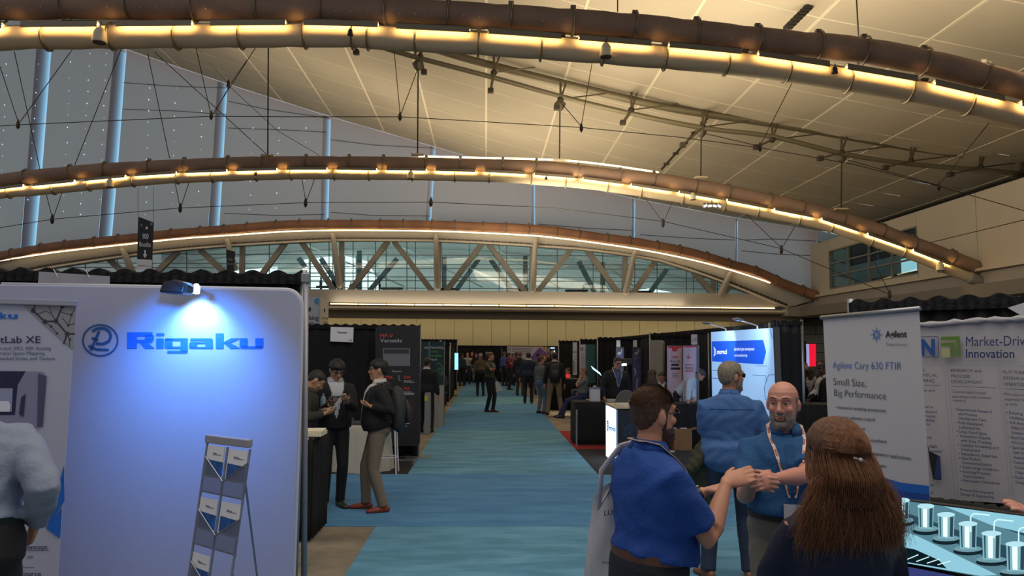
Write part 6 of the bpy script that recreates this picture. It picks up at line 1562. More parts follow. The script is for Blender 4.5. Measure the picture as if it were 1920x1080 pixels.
    mb.tube(pts, rr, 24, up=(1, 0, 0))
    ft = feet or {}
    for i, sg in enumerate((1, -1)):
        hip = P+V3((sg*.088*k*girth, 0, -.03*k)); fo = ft.get('RL'[i])
        if fo is None: fo = (sg*.12, .02, 0)
        fang = fo[2] if len(fo) > 2 else 0
        flo = fo[3] if len(fo) > 3 else 0
        ank = V3((fo[0], fo[1], .075*k+flo))
        kn, ank = ik(hip, ank, .43*k, .415*k, V3((hip.x+sg*.05, hip.y+1.0, hip.z-.3)))
        gg = .5+.5*girth
        mb.tube([hip+V3((0, 0, .04)), hip.lerp(kn, .15), hip.lerp(kn, .6), kn, kn.lerp(ank, .3), kn.lerp(ank, .75), kn.lerp(ank, 1.02)], [.080*k*gg, .092*k*gg, .076*k*gg, .064*k*gg, .064*k*gg, .055*k*gg, .056*k*gg], 16)
        d_ = V3((math.sin(R(fang)), math.cos(R(fang)), 0)); a0 = V3((ank.x, ank.y, 0))
        sb = MB().tube([a0-d_*.075*k+V3((0, 0, .045)), a0-d_*.05*k+V3((0, 0, .045)), a0+d_*.02*k+V3((0, 0, .045)), a0+d_*.10*k+V3((0, 0, .035)), a0+d_*.165*k+V3((0, 0, .027)), a0+d_*.19*k+V3((0, 0, .022))],
                       [(.020, .026), (.045, .036), (.048, .040), (.034, .046), (.026, .040), (.012, .02)], 12, up=(0, 0, 1)).tube([a0+V3((0, 0, .04)), V3((ank.x, ank.y, ank.z+.05-flo))], [.042, .044], 10)
        sb.v = [(a, b, c+flo) for a, b, c in sb.v]
        if vox < .012:
            va, vn, vf = remesh(sb, .008, 2); np_obj('shoe', W(va), vf, mat('shoe_'+shoes[1:], shoes, .5), t)
        else:
            sb.v = [tuple(W(np.array(q_))) for q_ in sb.v]; obj('shoe', sb, mat('shoe_'+shoes[1:], shoes, .5), t, smooth=True)
    va, vn, vf = remesh(mb, max(vox*1.6, .012), 2)
    if wr: va += vn*(wr*.8*(np.abs(np.sin(va[:, 2]*60+va[:, 0]*25+np.sin(va[:, 1]*30)))-.5)*np.exp(-((va[:, 2]-.5)/.25)**2))[:, None]
    np_obj('trousers', W(va), vf, clothm(pants), t)
    if belt:
        b_ = [T(.095, math.cos(a)*(.160*girth+.010+belly*.1), math.sin(a)*(.112*(1+(girth-1)*.8)+.012+belly*.3)+belly*.25) for a in np.linspace(0, 2*PI, 33)]
        mb = MB()
        for a, b in zip(b_, b_[1:]): mb.bar(a, b, .008, .034)
        mb.v = [tuple(W(np.array(q_))) for q_ in mb.v]; obj('belt', mb, mat('belt_'+belt[1:], belt, .5), t)
    # ------- shirt / jacket
    mb = MB(); e = .014 if not jacket else .028
    low = .07+hem
    pts = []; rr = []
    ss = [(low-.0, *[float(np.interp(low, [q_[0] for q_ in sec], [q_[j] for q_ in sec])) for j in (1, 2, 3)])]+[q_ for q_ in sec if low+.02 < q_[0] < .505]
    for t_, a, b, y in ss:
        bb = belly*math.exp(-((t_-.14)/.14)**2)
        fl = (.022 if hem < -.1 and not jacket else .012 if hem < 0 else .004) if t_ < .12 else 0
        pts.append(T(t_, 0, y+bb*.55)); rr.append(((a*girth+bb*.25)*k+e+fl, (b*(1+(girth-1)*.8)+bb*.6)*k+e+fl))
    pts.append(T(.512, 0, -.012)); rr.append((.070*k+e*.3, .064*k+e*.3))
    mb.tube(pts, rr, 32, up=rt)
    ends = []
    for i in (0, 1):
        S, E, Wp = SH[i], EL[i], WR[i]; g_ = .6+.4*girth if not female else .8
        A = S.lerp(T(.445, 0, -.012), .45)
        if sleeve == 'short': pp, rr = [A, S, S.lerp(E, .35), S.lerp(E, .80)], [.050*k, .060*k*g_, .064*k*g_, .066*k*g_]
        elif sleeve == 'none': pp, rr = [A, S], [.06*k, .06*k]
        else: pp, rr = [A, S, S.lerp(E, .35), S.lerp(E, .75), E, E.lerp(Wp, .3), E.lerp(Wp, .9)], [.050*k, .060*k*g_+e*.3, .062*k*g_+e*.3, .056*k*g_+e*.3, .053*k*g_+e*.3, .050*k*g_+e*.3, .038*k+e*.3]
        mb.tube(pp, rr, 18); ends.append((pp[-1], pp[-2], rr[-1]))
    va, vn, vf = remesh(mb, max(vox*1.5, .011) if vox > .0095 or not jacket else .010, 7 if vox < .011 else 3)
    if wr:
        a = va; w = np.sin(a[:, 0]*38+np.sin(a[:, 2]*21)*1.7+a[:, 1]*17)*np.sin(a[:, 2]*33+a[:, 1]*28+np.sin(a[:, 0]*19)*1.5)+.6*np.sin(a[:, 2]*70+np.sin(a[:, 0]*40+a[:, 1]*20)*1.4)*np.exp(-((a[:, 2]-zP-.16)/.10)**2)
        va = va+vn*(w*wr)[:, None]
    nm = 'jacket' if jacket else 'shirt'
    so = np_obj(nm, W(va), vf, clothm(top), t)
    lv = va
    tree = BVHTree.FromPolygons([tuple(q_) for q_ in va.tolist()], [tuple(q_) for q_ in vf.tolist()])
    def front(x, t_, off=.004, back=False):
        o_ = T(t_, x, .7 if not back else -.7); d_ = -fw if not back else fw
        hit, nn, ii, dd = tree.ray_cast(o_, d_)
        if hit is None: hit = T(t_, x, .12 if not back else -.12); nn = -d_
        return hit-d_*off
    if jacket:
        tl = (va-np.array(P)); tt = tl @ np.array(s)/k; xx = tl @ np.array(rt)/k; yy = tl @ np.array(fw)/k
        m_ = np.where((yy > .02) & (tt < .53), .012+openj+(tt-.16)*.20-np.abs(xx), -1); m_ = np.where(tt < .14-openj*3, -1, m_)
        shell('shirt_front', va, vn, vf, m_, .003, clothm(inner), so, soft=.004, W=W)
    if collar:
        cc = top if not jacket else inner
        ctr = T(.525, 0, -.006)
        for sg in (1, -1):
            n_ = 9; vs_ = []
            for j in range(n_):
                a = PI*.5+sg*(.28+ (PI-.28)*j/(n_-1)); rx, ry = .069*k*neck_th, .068*k*neck_th
                top_ = ctr+rt*(rx*math.cos(a))+fw*(ry*math.sin(a))+s*(.018*k+.010*(j/(n_-1))); dn = .030+.022*(1-j/(n_-1))**2
                out = ctr+rt*((rx+.022)*math.cos(a))+fw*((ry+.020)*math.sin(a))+s*(-dn*k+.012)
                inn = ctr+rt*((rx-.004)*math.cos(a))+fw*((ry-.004)*math.sin(a))-s*.02*k
                vs_ += [inn, top_, out]
            mb = MB().add(vs_, [(3*j+q_, 3*j+3+q_, 3*j+4+q_, 3*j+1+q_) for j in range(n_-1) for q_ in (0, 1)])
            mb.v = [tuple(W(np.array(q_))) for q_ in mb.v]
            co = obj('collar', mb, clothm(cc), so, smooth=True); mo_ = co.modifiers.new('s', 'SOLIDIFY'); mo_.thickness = .004
    if lanyard:
        mb = MB(); lp_ = MB()
        for sg in (1, -1):
            L_ = [T(.545, sg*.055, -.055), T(.535, sg*.082, -.01)]+[front(sg*(.088-.075*q_), .50-.30*q_, .006) for q_ in (.05, .2, .4, .6, .8, 1.0)]
            for a, b in zip(L_, L_[1:]): mb.bar(a, b, .018, .003) if detail else mb.bar(a, b, .02, .006)
            if detail and vox < .007:
                for a, b in list(zip(L_, L_[1:]))[1:]: lp_.bar(a.lerp(b, .25)+fw*.0012, a.lerp(b, .75)+fw*.0012, .010, .0035)
        nb = [T(.545, x_, -.075) for x_ in (-.055, 0, .055)]
        for a, b in zip([T(.545, -.055, -.055)]+nb, nb+[T(.545, .055, -.055)]): mb.bar(a, b, .016, .004)
        mb.v = [tuple(W(np.array(q_))) for q_ in mb.v]; lo = obj('lanyard', mb, mat('lanyard_'+lanyard[1:], lanyard, .6), t)
        if lp_.v: lp_.v = [tuple(W(np.array(q_))) for q_ in lp_.v]; obj('lanyard_print', lp_, mat('print_orange', '#a8583a', .6), lo, kind='stuff')
        if badge:
            c = front(0, .17, .012); mb = MB().slab([c+rt*a+s*b for a, b in ((-.045, -.12), (.045, -.12), (.045, .0), (-.045, .0))], fw*.004)
            mb.v = [tuple(W(np.array(q_))) for q_ in mb.v]; obj('badge', mb, mat('badge_white', '#c4bfc0', .5), lo)
    inf = dict(root=t, W=W, T=T, front=front, Hd=Hd, HC=HC, hands=info, SH=SH, EL=EL, WR=WR, Q=Q, s=s, rt=rt, fw=fw, k=k, kh=kh, hr=hr, hu=hu, f=f, shirt=so, pos=root, v=v, loc=loc)
    inf['w'] = lambda p: V3(W(np.array(p)))
    return inf
def backpack(I, c='#16161a', size=1.0):
    mb = MB(); T = I['T']
    pts = [T(.44, 0, -.17*1), T(.40, 0, -.20), T(.2, 0, -.235), T(.02, 0, -.225), T(-.03, 0, -.19)]
    mb.tube(pts, [(.10*size, .05), (.14*size, .085), (.155*size, .10), (.15*size, .095), (.12*size, .06)], 16, up=I['rt'])
    mb.v = [tuple(I['W'](np.array(q))) for q in mb.v]
    o = obj('backpack', mb, mat('pack_'+c[1:], c, .7, bump=.4, bscale=20), I['root'], smooth=True)
    mb = MB().tube([T(.30, 0, -.31), T(.2, 0, -.335), T(.05, 0, -.325)], [(.07*size, .02), (.11*size, .04), (.10*size, .03)], 12, up=I['rt'])
    mb.v = [tuple(I['W'](np.array(q))) for q in mb.v]; obj('front_pocket', mb, mat('pack2_'+c[1:], '#26262b', .7), o, smooth=True)
    for sg in (1, -1):
        mb = MB().tube([T(.42, sg*.09, -.15), T(.50, sg*.12, -.03), T(.44, sg*.135, .10), T(.30, sg*.15, .12), T(.12, sg*.17, -.02), T(.06, sg*.14, -.15)], .014, 6)
        mb.v = [tuple(I['W'](np.array(q))) for q in mb.v]; obj('strap', mb, mat('pack_'+c[1:], c, .7), o, smooth=True)
    return o
def held(I, i, name, dims, m, label, cat, off=(.07, 0, .02), parent=False, thick_axis=2):
    """a thing held in hand i"""
    Wp, D, X, N = I['hands'][i]
    c = Wp+D*off[0]+X*off[1]+N*off[2]
    M = Matrix((X, D, N)).transposed()
    mb = MB().box(c, dims, M=M); mb.v = [tuple(I['W'](np.array(q))) for q in mb.v]
    o = obj(name, mb, m, None, bevel=.003); return tag(o, label, cat)
def strands(I, name, roots, dirs, length, steps, grav, rad, m, spread=.1, seed=1, label=None, blow=0, normals=None):
    rn = np.random.RandomState(seed); n = len(roots)
    P = roots.copy(); d = dirs/np.linalg.norm(dirs, axis=1)[:, None]
    ln = length*(.75+.35*rn.rand(n)) if np.isscalar(length) else length
    rings = []; cen = [P.copy()]
    wob = rn.randn(n, 3)*spread
    for s_ in range(steps):
        d = d+np.array([0, 0, -1])*grav+wob*(.5/steps)
        d /= np.linalg.norm(d, axis=1)[:, None]; P = P+d*(ln/steps)[:, None]; cen.append(P.copy())
    cen = np.array(cen); K = 3; verts = []; faces = []
    S_ = steps+1
    out = np.zeros((n, S_, K, 3))
    for j in range(S_):
        tdir = cen[min(j+1, steps)]-cen[max(j-1, 0)]; tdir /= np.linalg.norm(tdir, axis=1)[:, None]
        a = np.cross(tdir, np.array([.3, .9, .2])); a /= np.linalg.norm(a, axis=1)[:, None]; b = np.cross(tdir, a)
        r = rad*(1-.75*j/steps)
        for q in range(K): w = 2*PI*q/K; out[:, j, q] = cen[j]+a*math.cos(w)*r+b*math.sin(w)*r
    v = out.reshape(-1, 3); base = (np.arange(n)*S_*K)[:, None, None, None]
    jj = np.arange(steps)[None, :, None, None]*K; qq = np.arange(K)[None, None, :, None]
    q2 = (qq+1) % K
    f = np.concatenate([base+jj+qq, base+jj+q2, base+jj+K+q2, base+jj+K+qq], axis=3).reshape(-1, 4)
    o = np_obj(name, I['W'](v), f, m, I['root'], label); o['kind'] = 'stuff'; return o
# ------------------------------------------------------------------ the cast, nearest first
def UW(px, py, Y): return U(px, py, Y)
NEAR = .0055
# 1. bearded man in glasses, royal blue polo
gm = human('bearded man in royal blue polo and glasses, seen from behind, both hands held out', px=1212, Y=3.2, H=1.765, head=72, vox=NEAR, girth=1.12, belly=.06, lean=2, look=(-6, -2), detail=1,
    hands=dict(R=UW(1362, 905, 3.16), L=UW(1320, 922, 3.50)), elbows=dict(R=UW(1305, 1120, 2.95), L=UW(1250, 1400, 3.6)), hdir=dict(R=UW(1420, 884, 3.20)-UW(1362, 905, 3.16), L=UW(1390, 898, 3.52)-UW(1320, 922, 3.50)), hnrm=dict(R=(.1, .8, -.62), L=(.1, -.35, -1)), curl=(.10, .12),
    top='#123f88', sleeve='short', hem=.01, pants='#14161f', shoes='#2a1c14', hair='#4a2f1e', style='crop', beard=('#3a261b', .010), glasses='#10131c', belt='#5a3826', lanyard='#c9a79a', wr=.0045, wide=1.06, skin='fair', hs=1.0)
Iv, Il = gm['v'], gm['loc']
sel = np.where((Il[:, 2] > .050) & (np.linalg.norm(Il, axis=1) < .16) & ((Il[:, 2] > .078) | (Il[:, 1] < .07)))[0]
rs = np.random.RandomState(2); sel = rs.choice(sel, 5000, replace=len(sel) < 5000)
rt_ = Iv[sel]; hcn = np.array(gm['HC']); rad_ = (rt_-hcn); rad_ /= np.linalg.norm(rad_, axis=1)[:, None]
dd = -np.array(gm['f'])*.8+np.array(gm['hr'])*.35+rs.randn(len(rt_), 3)*.12
dd = dd-rad_*(dd*rad_).sum(1)[:, None]+rad_*.16
strands(gm, 'hair_strands', rt_+rad_*.004, dd, .03, 4, .0, .0009, hairm('#5a3c22'), .12, 5)
# watch, tote bag
Wp, D, X, N = gm['hands'][1]
c_ = gm['WR'][1].lerp(gm['EL'][1], .12); ax = (gm['EL'][1]-gm['WR'][1]).normalized()
mb = MB().lathe(c_-ax*.012, [(.030, 0), (.032, .003), (.032, .022), (.030, .025)], 20, ax)
mb.v = [tuple(gm['W'](np.array(q))) for q in mb.v]; wo = obj('watch_strap', mb, mat('watch_black', '#0c0c0e', .4), gm['root'], smooth=True)
mb = MB().box(c_-N*.034, (.028, .028, .010), M=Matrix((X, ax, N)).transposed()); mb.v = [tuple(gm['W'](np.array(q))) for q in mb.v]; obj('watch_face', mb, M_alu, wo, bevel=.003)
tb0 = [UW(1112, 925, 3.42), UW(1146, 905, 3.36), UW(1160, 1085, 3.30), UW(1094, 1085, 3.42)]
bag = thing('tote_bag', 'white tote bag hanging behind the bearded man, with dark letters', 'bag', (tb0[3].x, 3.4, tb0[3].z-.05))
mb = MB(); PBg = Plane(UW(1100, 1000, 3.42), UW(1150, 1000, 3.36))
nseg = 10; vs = []
prof_l = [(1143, 905), (1123, 918), (1113, 930), (1111, 945), (1107, 975), (1102, 1010), (1098, 1045), (1094, 1090), (1092, 1130)]
for (x, y) in prof_l:
    for j in range(7):
        s_ = j/6; xx = x+(1166-x)*s_; vs.append(PBg.hit(xx, y, .05+.012*math.sin(j*1.3+y*.03)))
n1 = len(vs); vs += [q-PBg.n*(.05+.03*min(1, (i//7)/4)) for i, q in enumerate(vs)]
fs = []
R_ = len(prof_l)
for i in range(R_-1):
    for j in range(6): q = i*7+j; fs += [(q, q+1, q+8, q+7), (n1+q, n1+q+7, n1+q+8, n1+q+1)]
for i in range(R_-1): fs += [(i*7, (i+1)*7, n1+(i+1)*7, n1+i*7), (i*7+6, n1+i*7+6, n1+(i+1)*7+6, (i+1)*7+6)]
fs += [tuple(range(6, -1, -1))+tuple(n1+j for j in range(7)), tuple((R_-1)*7+j for j in range(7))+tuple(n1+(R_-1)*7+j for j in range(6, -1, -1))]
obj('bag_body', mb.add(vs, fs), mat('bag_white', '#b3aeb2', .8, bump=.3, bscale=9), bag, smooth=True)
w_ = gm['w']; T_ = gm['T']
obj('bag_strap', MB().tube([PBg.hit(1150, 905, .02), w_(T_(.25, -.12, -.17)), w_(T_(.40, -.13, -.16)), w_(T_(.50, -.135, -.07)), w_(T_(.515, -.14, -.0)), w_(T_(.46, -.15, .10)), w_(T_(.30, -.18, .12))], [(.006, .018)]*7, 8, up=(1, 0, 0)), mat('bag_white', '#b3aeb2', .8), bag, smooth=True)
tx = MB(); text_px(tx, 'LU', PBg, 1133, 1148, 967, 957, off=.071, drop=-2); text_px(tx, 'visit', PBg, 1128, 1150, 1057, 1051, off=.071); obj('lettering', tx, mat('ink_black', '#15151a', .7), bag)
# lanyard print patches
mb = MB()
lan = [c for c in gm['root'].children if c.name.startswith('lanyard')][0]
# 2. bald man in blue polo facing the camera
bmn = human('bald man with grey beard in teal-blue polo and white lanyard, hands clasped, facing us', px=1468, Y=3.95, H=1.765, head=193, vox=NEAR, girth=1.10, belly=.05, look=(20, -3), side=0, detail=1, skin='pink',
    hands=dict(R=UW(1408, 902, 3.62), L=UW(1452, 898, 3.56)), elbows=dict(R=UW(1385, 960, 4.1), L=UW(1570, 940, 3.8)), hdir=dict(R=UW(1440, 908, 3.52)-UW(1408, 902, 3.62), L=UW(1414, 908, 3.48)-UW(1452, 898, 3.56)), hnrm=dict(R=(.3, 1, -.1), L=(0, 1, -.3)), curl=(.35, .6),
    top='#174b7a', sleeve='short', hem=.045, pants='#6b6458', shoes='#241a14', style='horseshoe', hair='#7a7068', beard=('#847a70', .006), belt='#20160f', lanyard='#cbb3ac', wr=.0045, brows='#5a4a3c', wide=1.0)
mb = MB()
for y in (.34, .29, .24): mb.lathe(bmn['front'](0, y, .002), [(.006, 0), (.006, .003)], 8, bmn['fw'])
mb.v = [tuple(bmn['W'](np.array(q))) for q in mb.v]; obj('buttons', mb, mat('button_blue', '#12386a', .4), bmn['shirt'])
p0 = bmn['front'](0, .43, .0035); pl = MB().slab([bmn['front'](a, b, .004) for a, b in ((-.016, .22), (.016, .22), (.018, .36), (.02, .45), (-.02, .45), (-.018, .36))], bmn['fw']*.001)
pl.v = [tuple(bmn['W'](np.array(q))) for q in pl.v]; obj('placket', pl, clothm('#154672'), bmn['shirt'])
tx = MB(); A = bmn['w'](bmn['front'](-.10, .335, .006)); B_ = bmn['w'](bmn['front'](-.165, .335, .006)); u_ = (B_-A).normalized()
text_at(tx, 'ASSLAB', A, u_, V3((0, 0, 1)), (B_-A).length, .009, .01); obj('chest_lettering', tx, mat('thread_pale', '#a9b8c8', .7), bmn['shirt'])
# wedding ring on his left hand
Wp, D, X, N = bmn['hands'][1]
mb = MB().lathe(Wp+D*.095-X*.0095+N*.014, [(.0098, 0), (.0108, .002), (.0098, .005)], 14, (D*.6+N*.8)); mb.v = [tuple(bmn['W'](np.array(q))) for q in mb.v]; obj('ring', mb, mat('ring_gold', '#c9c4b8', .2, 1), bmn['root'], smooth=True)
# 3. tall grey-haired man in blue shirt, back to us
tm = human('tall grey-haired man in denim-blue short-sleeved shirt and sunglasses, back turned', px=1366, Y=6.3, H=1.83, head=8, vox=.008, girth=1.22, belly=.07, look=(62, 0), detail=1, skin='tan', wide=1.15,
    hands=dict(L=UW(1331, 880, 6.55)), elbows=dict(L=UW(1295, 850, 6.0)), top='#385c90', sleeve='short', hem=-.16, pants='#1c2a40', shoes='#6a3f28', hair='#7c7261', style='short', beard=('#7c7261', .006), glasses='#0a0a0b', wr=.004,
    feet=dict(L=(-.20, -.02, -25), R=(.14, .0, 10)), hs=1.05)
cm = mat('jacket_olive', '#2c2d1e', .85, bump=.5, bscale=18)
jk = thing('carried_jacket', 'olive green jacket carried over the tall man\'s left forearm', 'jacket', UW(1325, 905, 6.4))
mb = MB(); pts = []
for (cx_, cy_, rx_, ry_) in [(1333, 822, .03, .03), (1328, 838, .10, .07), (1322, 858, .13, .08), (1315, 878, .13, .07), (1322, 900, .10, .06), (1330, 930, .08, .06), (1335, 965, .07, .05)]:
    pts.append((UW(cx_, cy_, 6.35), (rx_, ry_)))
mb.tube([p for p, r in pts], [r for p, r in pts], 18, up=(1, 0, 0)); mb.tube([UW(1318, 850, 6.3), UW(1303, 872, 6.28), UW(1294, 884, 6.28)], [.05, .055, .05], 12)
va, vn, vf = remesh(mb, .012, 1); va = va+vn*(.004*np.sin(va[:, 2]*60+va[:, 0]*90))[:, None]; np_obj('jacket_cloth', va, vf, cm, jk)
mb = MB()
for j, yy in enumerate((.40,)):
    L_ = [tm['front'](x, yy, .003, back=True) for x in np.linspace(-.17, .17, 12)]
    for a, b in zip(L_, L_[1:]): mb.bar(a, b, .004, .003)
mb.v = [tuple(tm['W'](np.array(q))) for q in mb.v]; obj('yoke_seam', mb, clothm('#2f5183'), tm['shirt'])
# 4. long-haired woman
wo_ = human('woman with long auburn hair held by a clip, in a navy top, back to us', px=1562, Y=2.5, H=1.68, head=-12, vox=NEAR, girth=1.06, female=True, look=(16, 3), detail=0, wide=1.18, top='#10142a', sleeve='short', hem=-.02, pants='#14161c', hair='#5a3822', style='long', collar=False, wr=.003,
    hands=dict(L=UW(1470, 1150, 2.75)), elbows=dict(L=UW(1400, 1075, 2.45)), hair_len=.16, hs=1.0)
Iv, Il = wo_['v'], wo_['loc']
hm = hairm('#84532f')
sel = np.where((Il[:, 2] > np.interp(Il[:, 1], [-.1, -.05, 0, .04, .09], [-.04, -.02, .02, .04, .07])) & (np.linalg.norm(Il, axis=1) < .16))[0]
sel = rs.choice(sel, 7500, replace=len(sel) < 7500)
rt_ = Iv[sel]; hcn = np.array(wo_['HC']); ra = rt_-hcn; ra /= np.linalg.norm(ra, axis=1)[:, None]; fz_ = np.array(wo_['f']); hrr = np.array(wo_['hr'])
xs_ = Il[sel, 0]
# crown hair sweeps back toward the clip, then everything falls down the back
clip_l = np.array(wo_['Hd'](.02, -.118, .020))
cen = []
n = len(rt_); up_hair = Il[sel, 2] > .035
P0 = rt_+ra*.022
r1 = np.where(up_hair[:, None], (P0*.5+clip_l*.5)+ra*.030, P0-fz_*.025+ra*.012+np.array([0, 0, -.03]))
jit = rs.randn(n, 3)*np.array([.012, .008, .01])
r2 = np.where(up_hair[:, None], clip_l+jit*.7+hrr*(xs_*.25)[:, None], P0*1+ra*.020-fz_*.06+np.array([0, 0, -.09]))
Jt = rs.randn(n, 3); Jb = rs.rand(n)*.03
def fallp(dz, wd, bk): return hcn+hrr*((xs_*wd+dz*.09)[:, None])-fz_*(bk+Jb)[:, None]+np.array([0, 0, dz])+Jt*np.array([.016, .010, .03])*(abs(dz)/.2)+rs.randn(n, 3)*.005
cen = [P0, r1, r2, fallp(-.07, 1.45, .105), fallp(-.125, 1.7, .12), fallp(-.17, 1.9, .13), fallp(-.21, 2.0, .125)]
ln_cut = rs.rand(n)
def smooth_poly(cs, m=3):
    out = []
    for i in range(len(cs)-1):
        a = cs[max(0, i-1)]; b = cs[i]; c = cs[i+1]; d = cs[min(len(cs)-1, i+2)]
        for q in range(m):
            t_ = q/m; out.append(.5*((2*b)+(c-a)*t_+(2*a-5*b+4*c-d)*t_*t_+(3*b-a-3*c+d)*t_**3))
    out.append(cs[-1]); return out
def strand_mesh(I, name, cen, rad, m):
    cen = np.array(cen); S_ = len(cen); n = cen.shape[1]; K = 3; out = np.zeros((n, S_, K, 3))
    for j in range(S_):
        td = cen[min(j+1, S_-1)]-cen[max(j-1, 0)]; td /= np.linalg.norm(td, axis=1)[:, None]+1e-9
        a = np.cross(td, np.array([.3, .9, .2])); a /= np.linalg.norm(a, axis=1)[:, None]+1e-9; b = np.cross(td, a); r = rad*(1-.6*j/S_)
        for q in range(K): w = 2*PI*q/K; out[:, j, q] = cen[j]+a*math.cos(w)*r+b*math.sin(w)*r
    base = (np.arange(n)*S_*K)[:, None, None, None]; jj = np.arange(S_-1)[None, :, None, None]*K; qq = np.arange(K)[None, None, :, None]; q2 = (qq+1) % K
    f = np.concatenate([base+jj+qq, base+jj+q2, base+jj+K+q2, base+jj+K+qq], axis=3).reshape(-1, 4)
    o = np_obj(name, I['W'](out.reshape(-1, 3)), f, m, I['root']); o['kind'] = 'stuff'; return o
strand_mesh(wo_, 'hair_strands', smooth_poly(cen, 3), .0009, hm)
mb = MB().tube([V3(clip_l)+V3(hrr)*a-V3(fz_)*.018+V3((0, 0, b)) for a, b in ((-.02, .006), (0, .0), (.022, -.010))], .007, 8).ball(V3(clip_l)-V3(fz_)*.026, .009, 8, 6)
mb.v = [tuple(wo_['W'](np.array(q))) for q in mb.v]; obj('hair_clip', mb, mat('clip_silver', '#b8b2aa', .3, .8), wo_['root'], smooth=True)
# 5. stooping man at the left edge
lm = human('man in pale grey-blue shirt stooping at the left edge, his head out of frame', px=-52, Y=3.2, H=1.90, head=-38, vox=NEAR, girth=1.22, belly=.05, lean=14, side=-3, twist=0, look=(-20, -30), wide=1.14, top='#7c8699', sleeve='long', hem=.02, pants='#0f1014', hair='#2a1f18', wr=.005,
    hands=dict(R=UW(66, 985, 3.42)), elbows=dict(R=UW(135, 950, 3.05)), hdir=dict(R=UW(58, 1010, 3.50)-UW(66, 985, 3.42)), belt='#0d0d0f')
# 6. hand reaching in from the right edge
rm = human('person at the right edge, only the raised fingers in frame', px=2085, Y=2.35, H=1.72, head=265, vox=NEAR, look=(0, -5), top='#2a2c34', sleeve='short', pants='#15171f', skin='pink', hands=dict(R=UW(1952, 985, 2.32)), elbows=dict(R=UW(1990, 1100, 2.5)), hdir=dict(R=UW(1908, 945, 2.30)-UW(1952, 985, 2.32)), hnrm=dict(R=(-.2, .4, -1)), curl=(.3, .5))
MID = .010
# ---- the three by the drape wall
A_ = human('older man in grey-brown jacket bending over his phone, behind the drape pole', px=563, Y=8.75, H=1.70, head=78, vox=MID, lean=14, look=(0, -42), skin='asian', top='#2b2622', jacket=True, inner='#3a342f', pants='#14141a', hair='#1d1a18', detail=1, wide=.98,
    hands=dict(R=UW(610, 775, 8.55), L=UW(608, 768, 8.85)), elbows=dict(R=UW(590, 800, 8.4)), hnrm=dict(R=(-.2, .6, .6), L=(-.2, -.6, .6)), curl=(.8, .8))
B1 = human('man in black suit and white shirt looking at a phone, facing right of the camera', px=630, Y=9.15, H=1.80, head=158, vox=MID, look=(-8, -28), skin='asian', top='#0e0f14', jacket=True, inner='#a9abb3', openj=.02, pants='#0d0f15', hair='#120f0e', style='fringe', glasses='#2b2a28', detail=1, hem=-.10,
    hands=dict(R=UW(622, 756, 8.80), L=UW(650, 752, 8.80)), elbows=dict(R=UW(592, 790, 9.1), L=UW(672, 790, 9.1)), hnrm=dict(R=(.2, -.2, 1), L=(-.2, -.2, 1)), curl=(.8, .8), shoes='#2c2620', feet=dict(R=(.10, .05, 15), L=(-.09, .03, -15)), lanyard='#8f8f96', badge=False)
C1 = human('man in black blazer, beige trousers and red shoes, wearing a grey backpack', px=712, Y=8.95, H=1.79, head=262, vox=MID, look=(0, 0), skin='asian', girth=1.1, belly=.04, openj=.05, top='#0b0c10', jacket=True, inner='#b5b0ac', pants='#6f6456', hair='#0f0d0c', style='fringe', glasses='#1c1a19', detail=1, hem=-.08, shoes='#7d2f1f',
    hands=dict(R=UW(692, 764, 8.95), L=UW(695, 762, 8.72)), elbows=dict(R=UW(720, 800, 9.2), L=UW(716, 800, 8.6)), hnrm=dict(R=(0, -.4, .8), L=(0, .4, .8)), curl=(.6, .6), feet=dict(R=(.10, .12, 8), L=(-.13, -.08, -8)))
backpack(C1, '#2a2b2e')
M_phone = mat('phone_black', '#131316', .3)
held(A_, 0, 'smartphone', (.075, .15, .01), mat('phone_white', '#9c9a96', .4), 'pale smartphone in the bent man\'s hands', 'phone', (.07, 0, .03))
held(B1, 1, 'smartphone', (.075, .15, .01), mat('phone_grey', '#8b8785', .4), 'grey smartphone in the suited man\'s raised hand', 'phone', (.07, 0, .03))
held(B1, 0, 'notebook', (.11, .16, .012), mat('notebook_grey', '#7d8692', .6), 'folded grey leaflet in the suited man\'s other hand', 'leaflet', (.07, 0, .03))
p = UW(606, 752, 8.95)
bt = thing('water_bottle', 'clear water bottle with a blue cap between the two men', 'bottle', p-V3((0, 0, .09)))
obj('bottle_body', MB().lathe(p-V3((0, 0, .09)), [(.03, 0), (.034, .02), (.034, .12), (.014, .16)], 14), mat('bottle_clear', '#8fa3b0', .15, alpha=.7), bt, smooth=True)
obj('cap', MB().lathe(p+V3((0, 0, .07)), [(.015, 0), (.015, .022)], 12), mat('cap_blue', '#5d7f9c', .4), bt)
# ---- dark-suited man by the pedestal
FAR = .016
human('man in a dark suit behind the drape pole, back turned', px=801, Y=17.2, H=1.72, head=10, vox=FAR, top='#0c0c10', jacket=True, pants='#0c0d12', hair='#1b1512', skin='tan', hem=-.1)
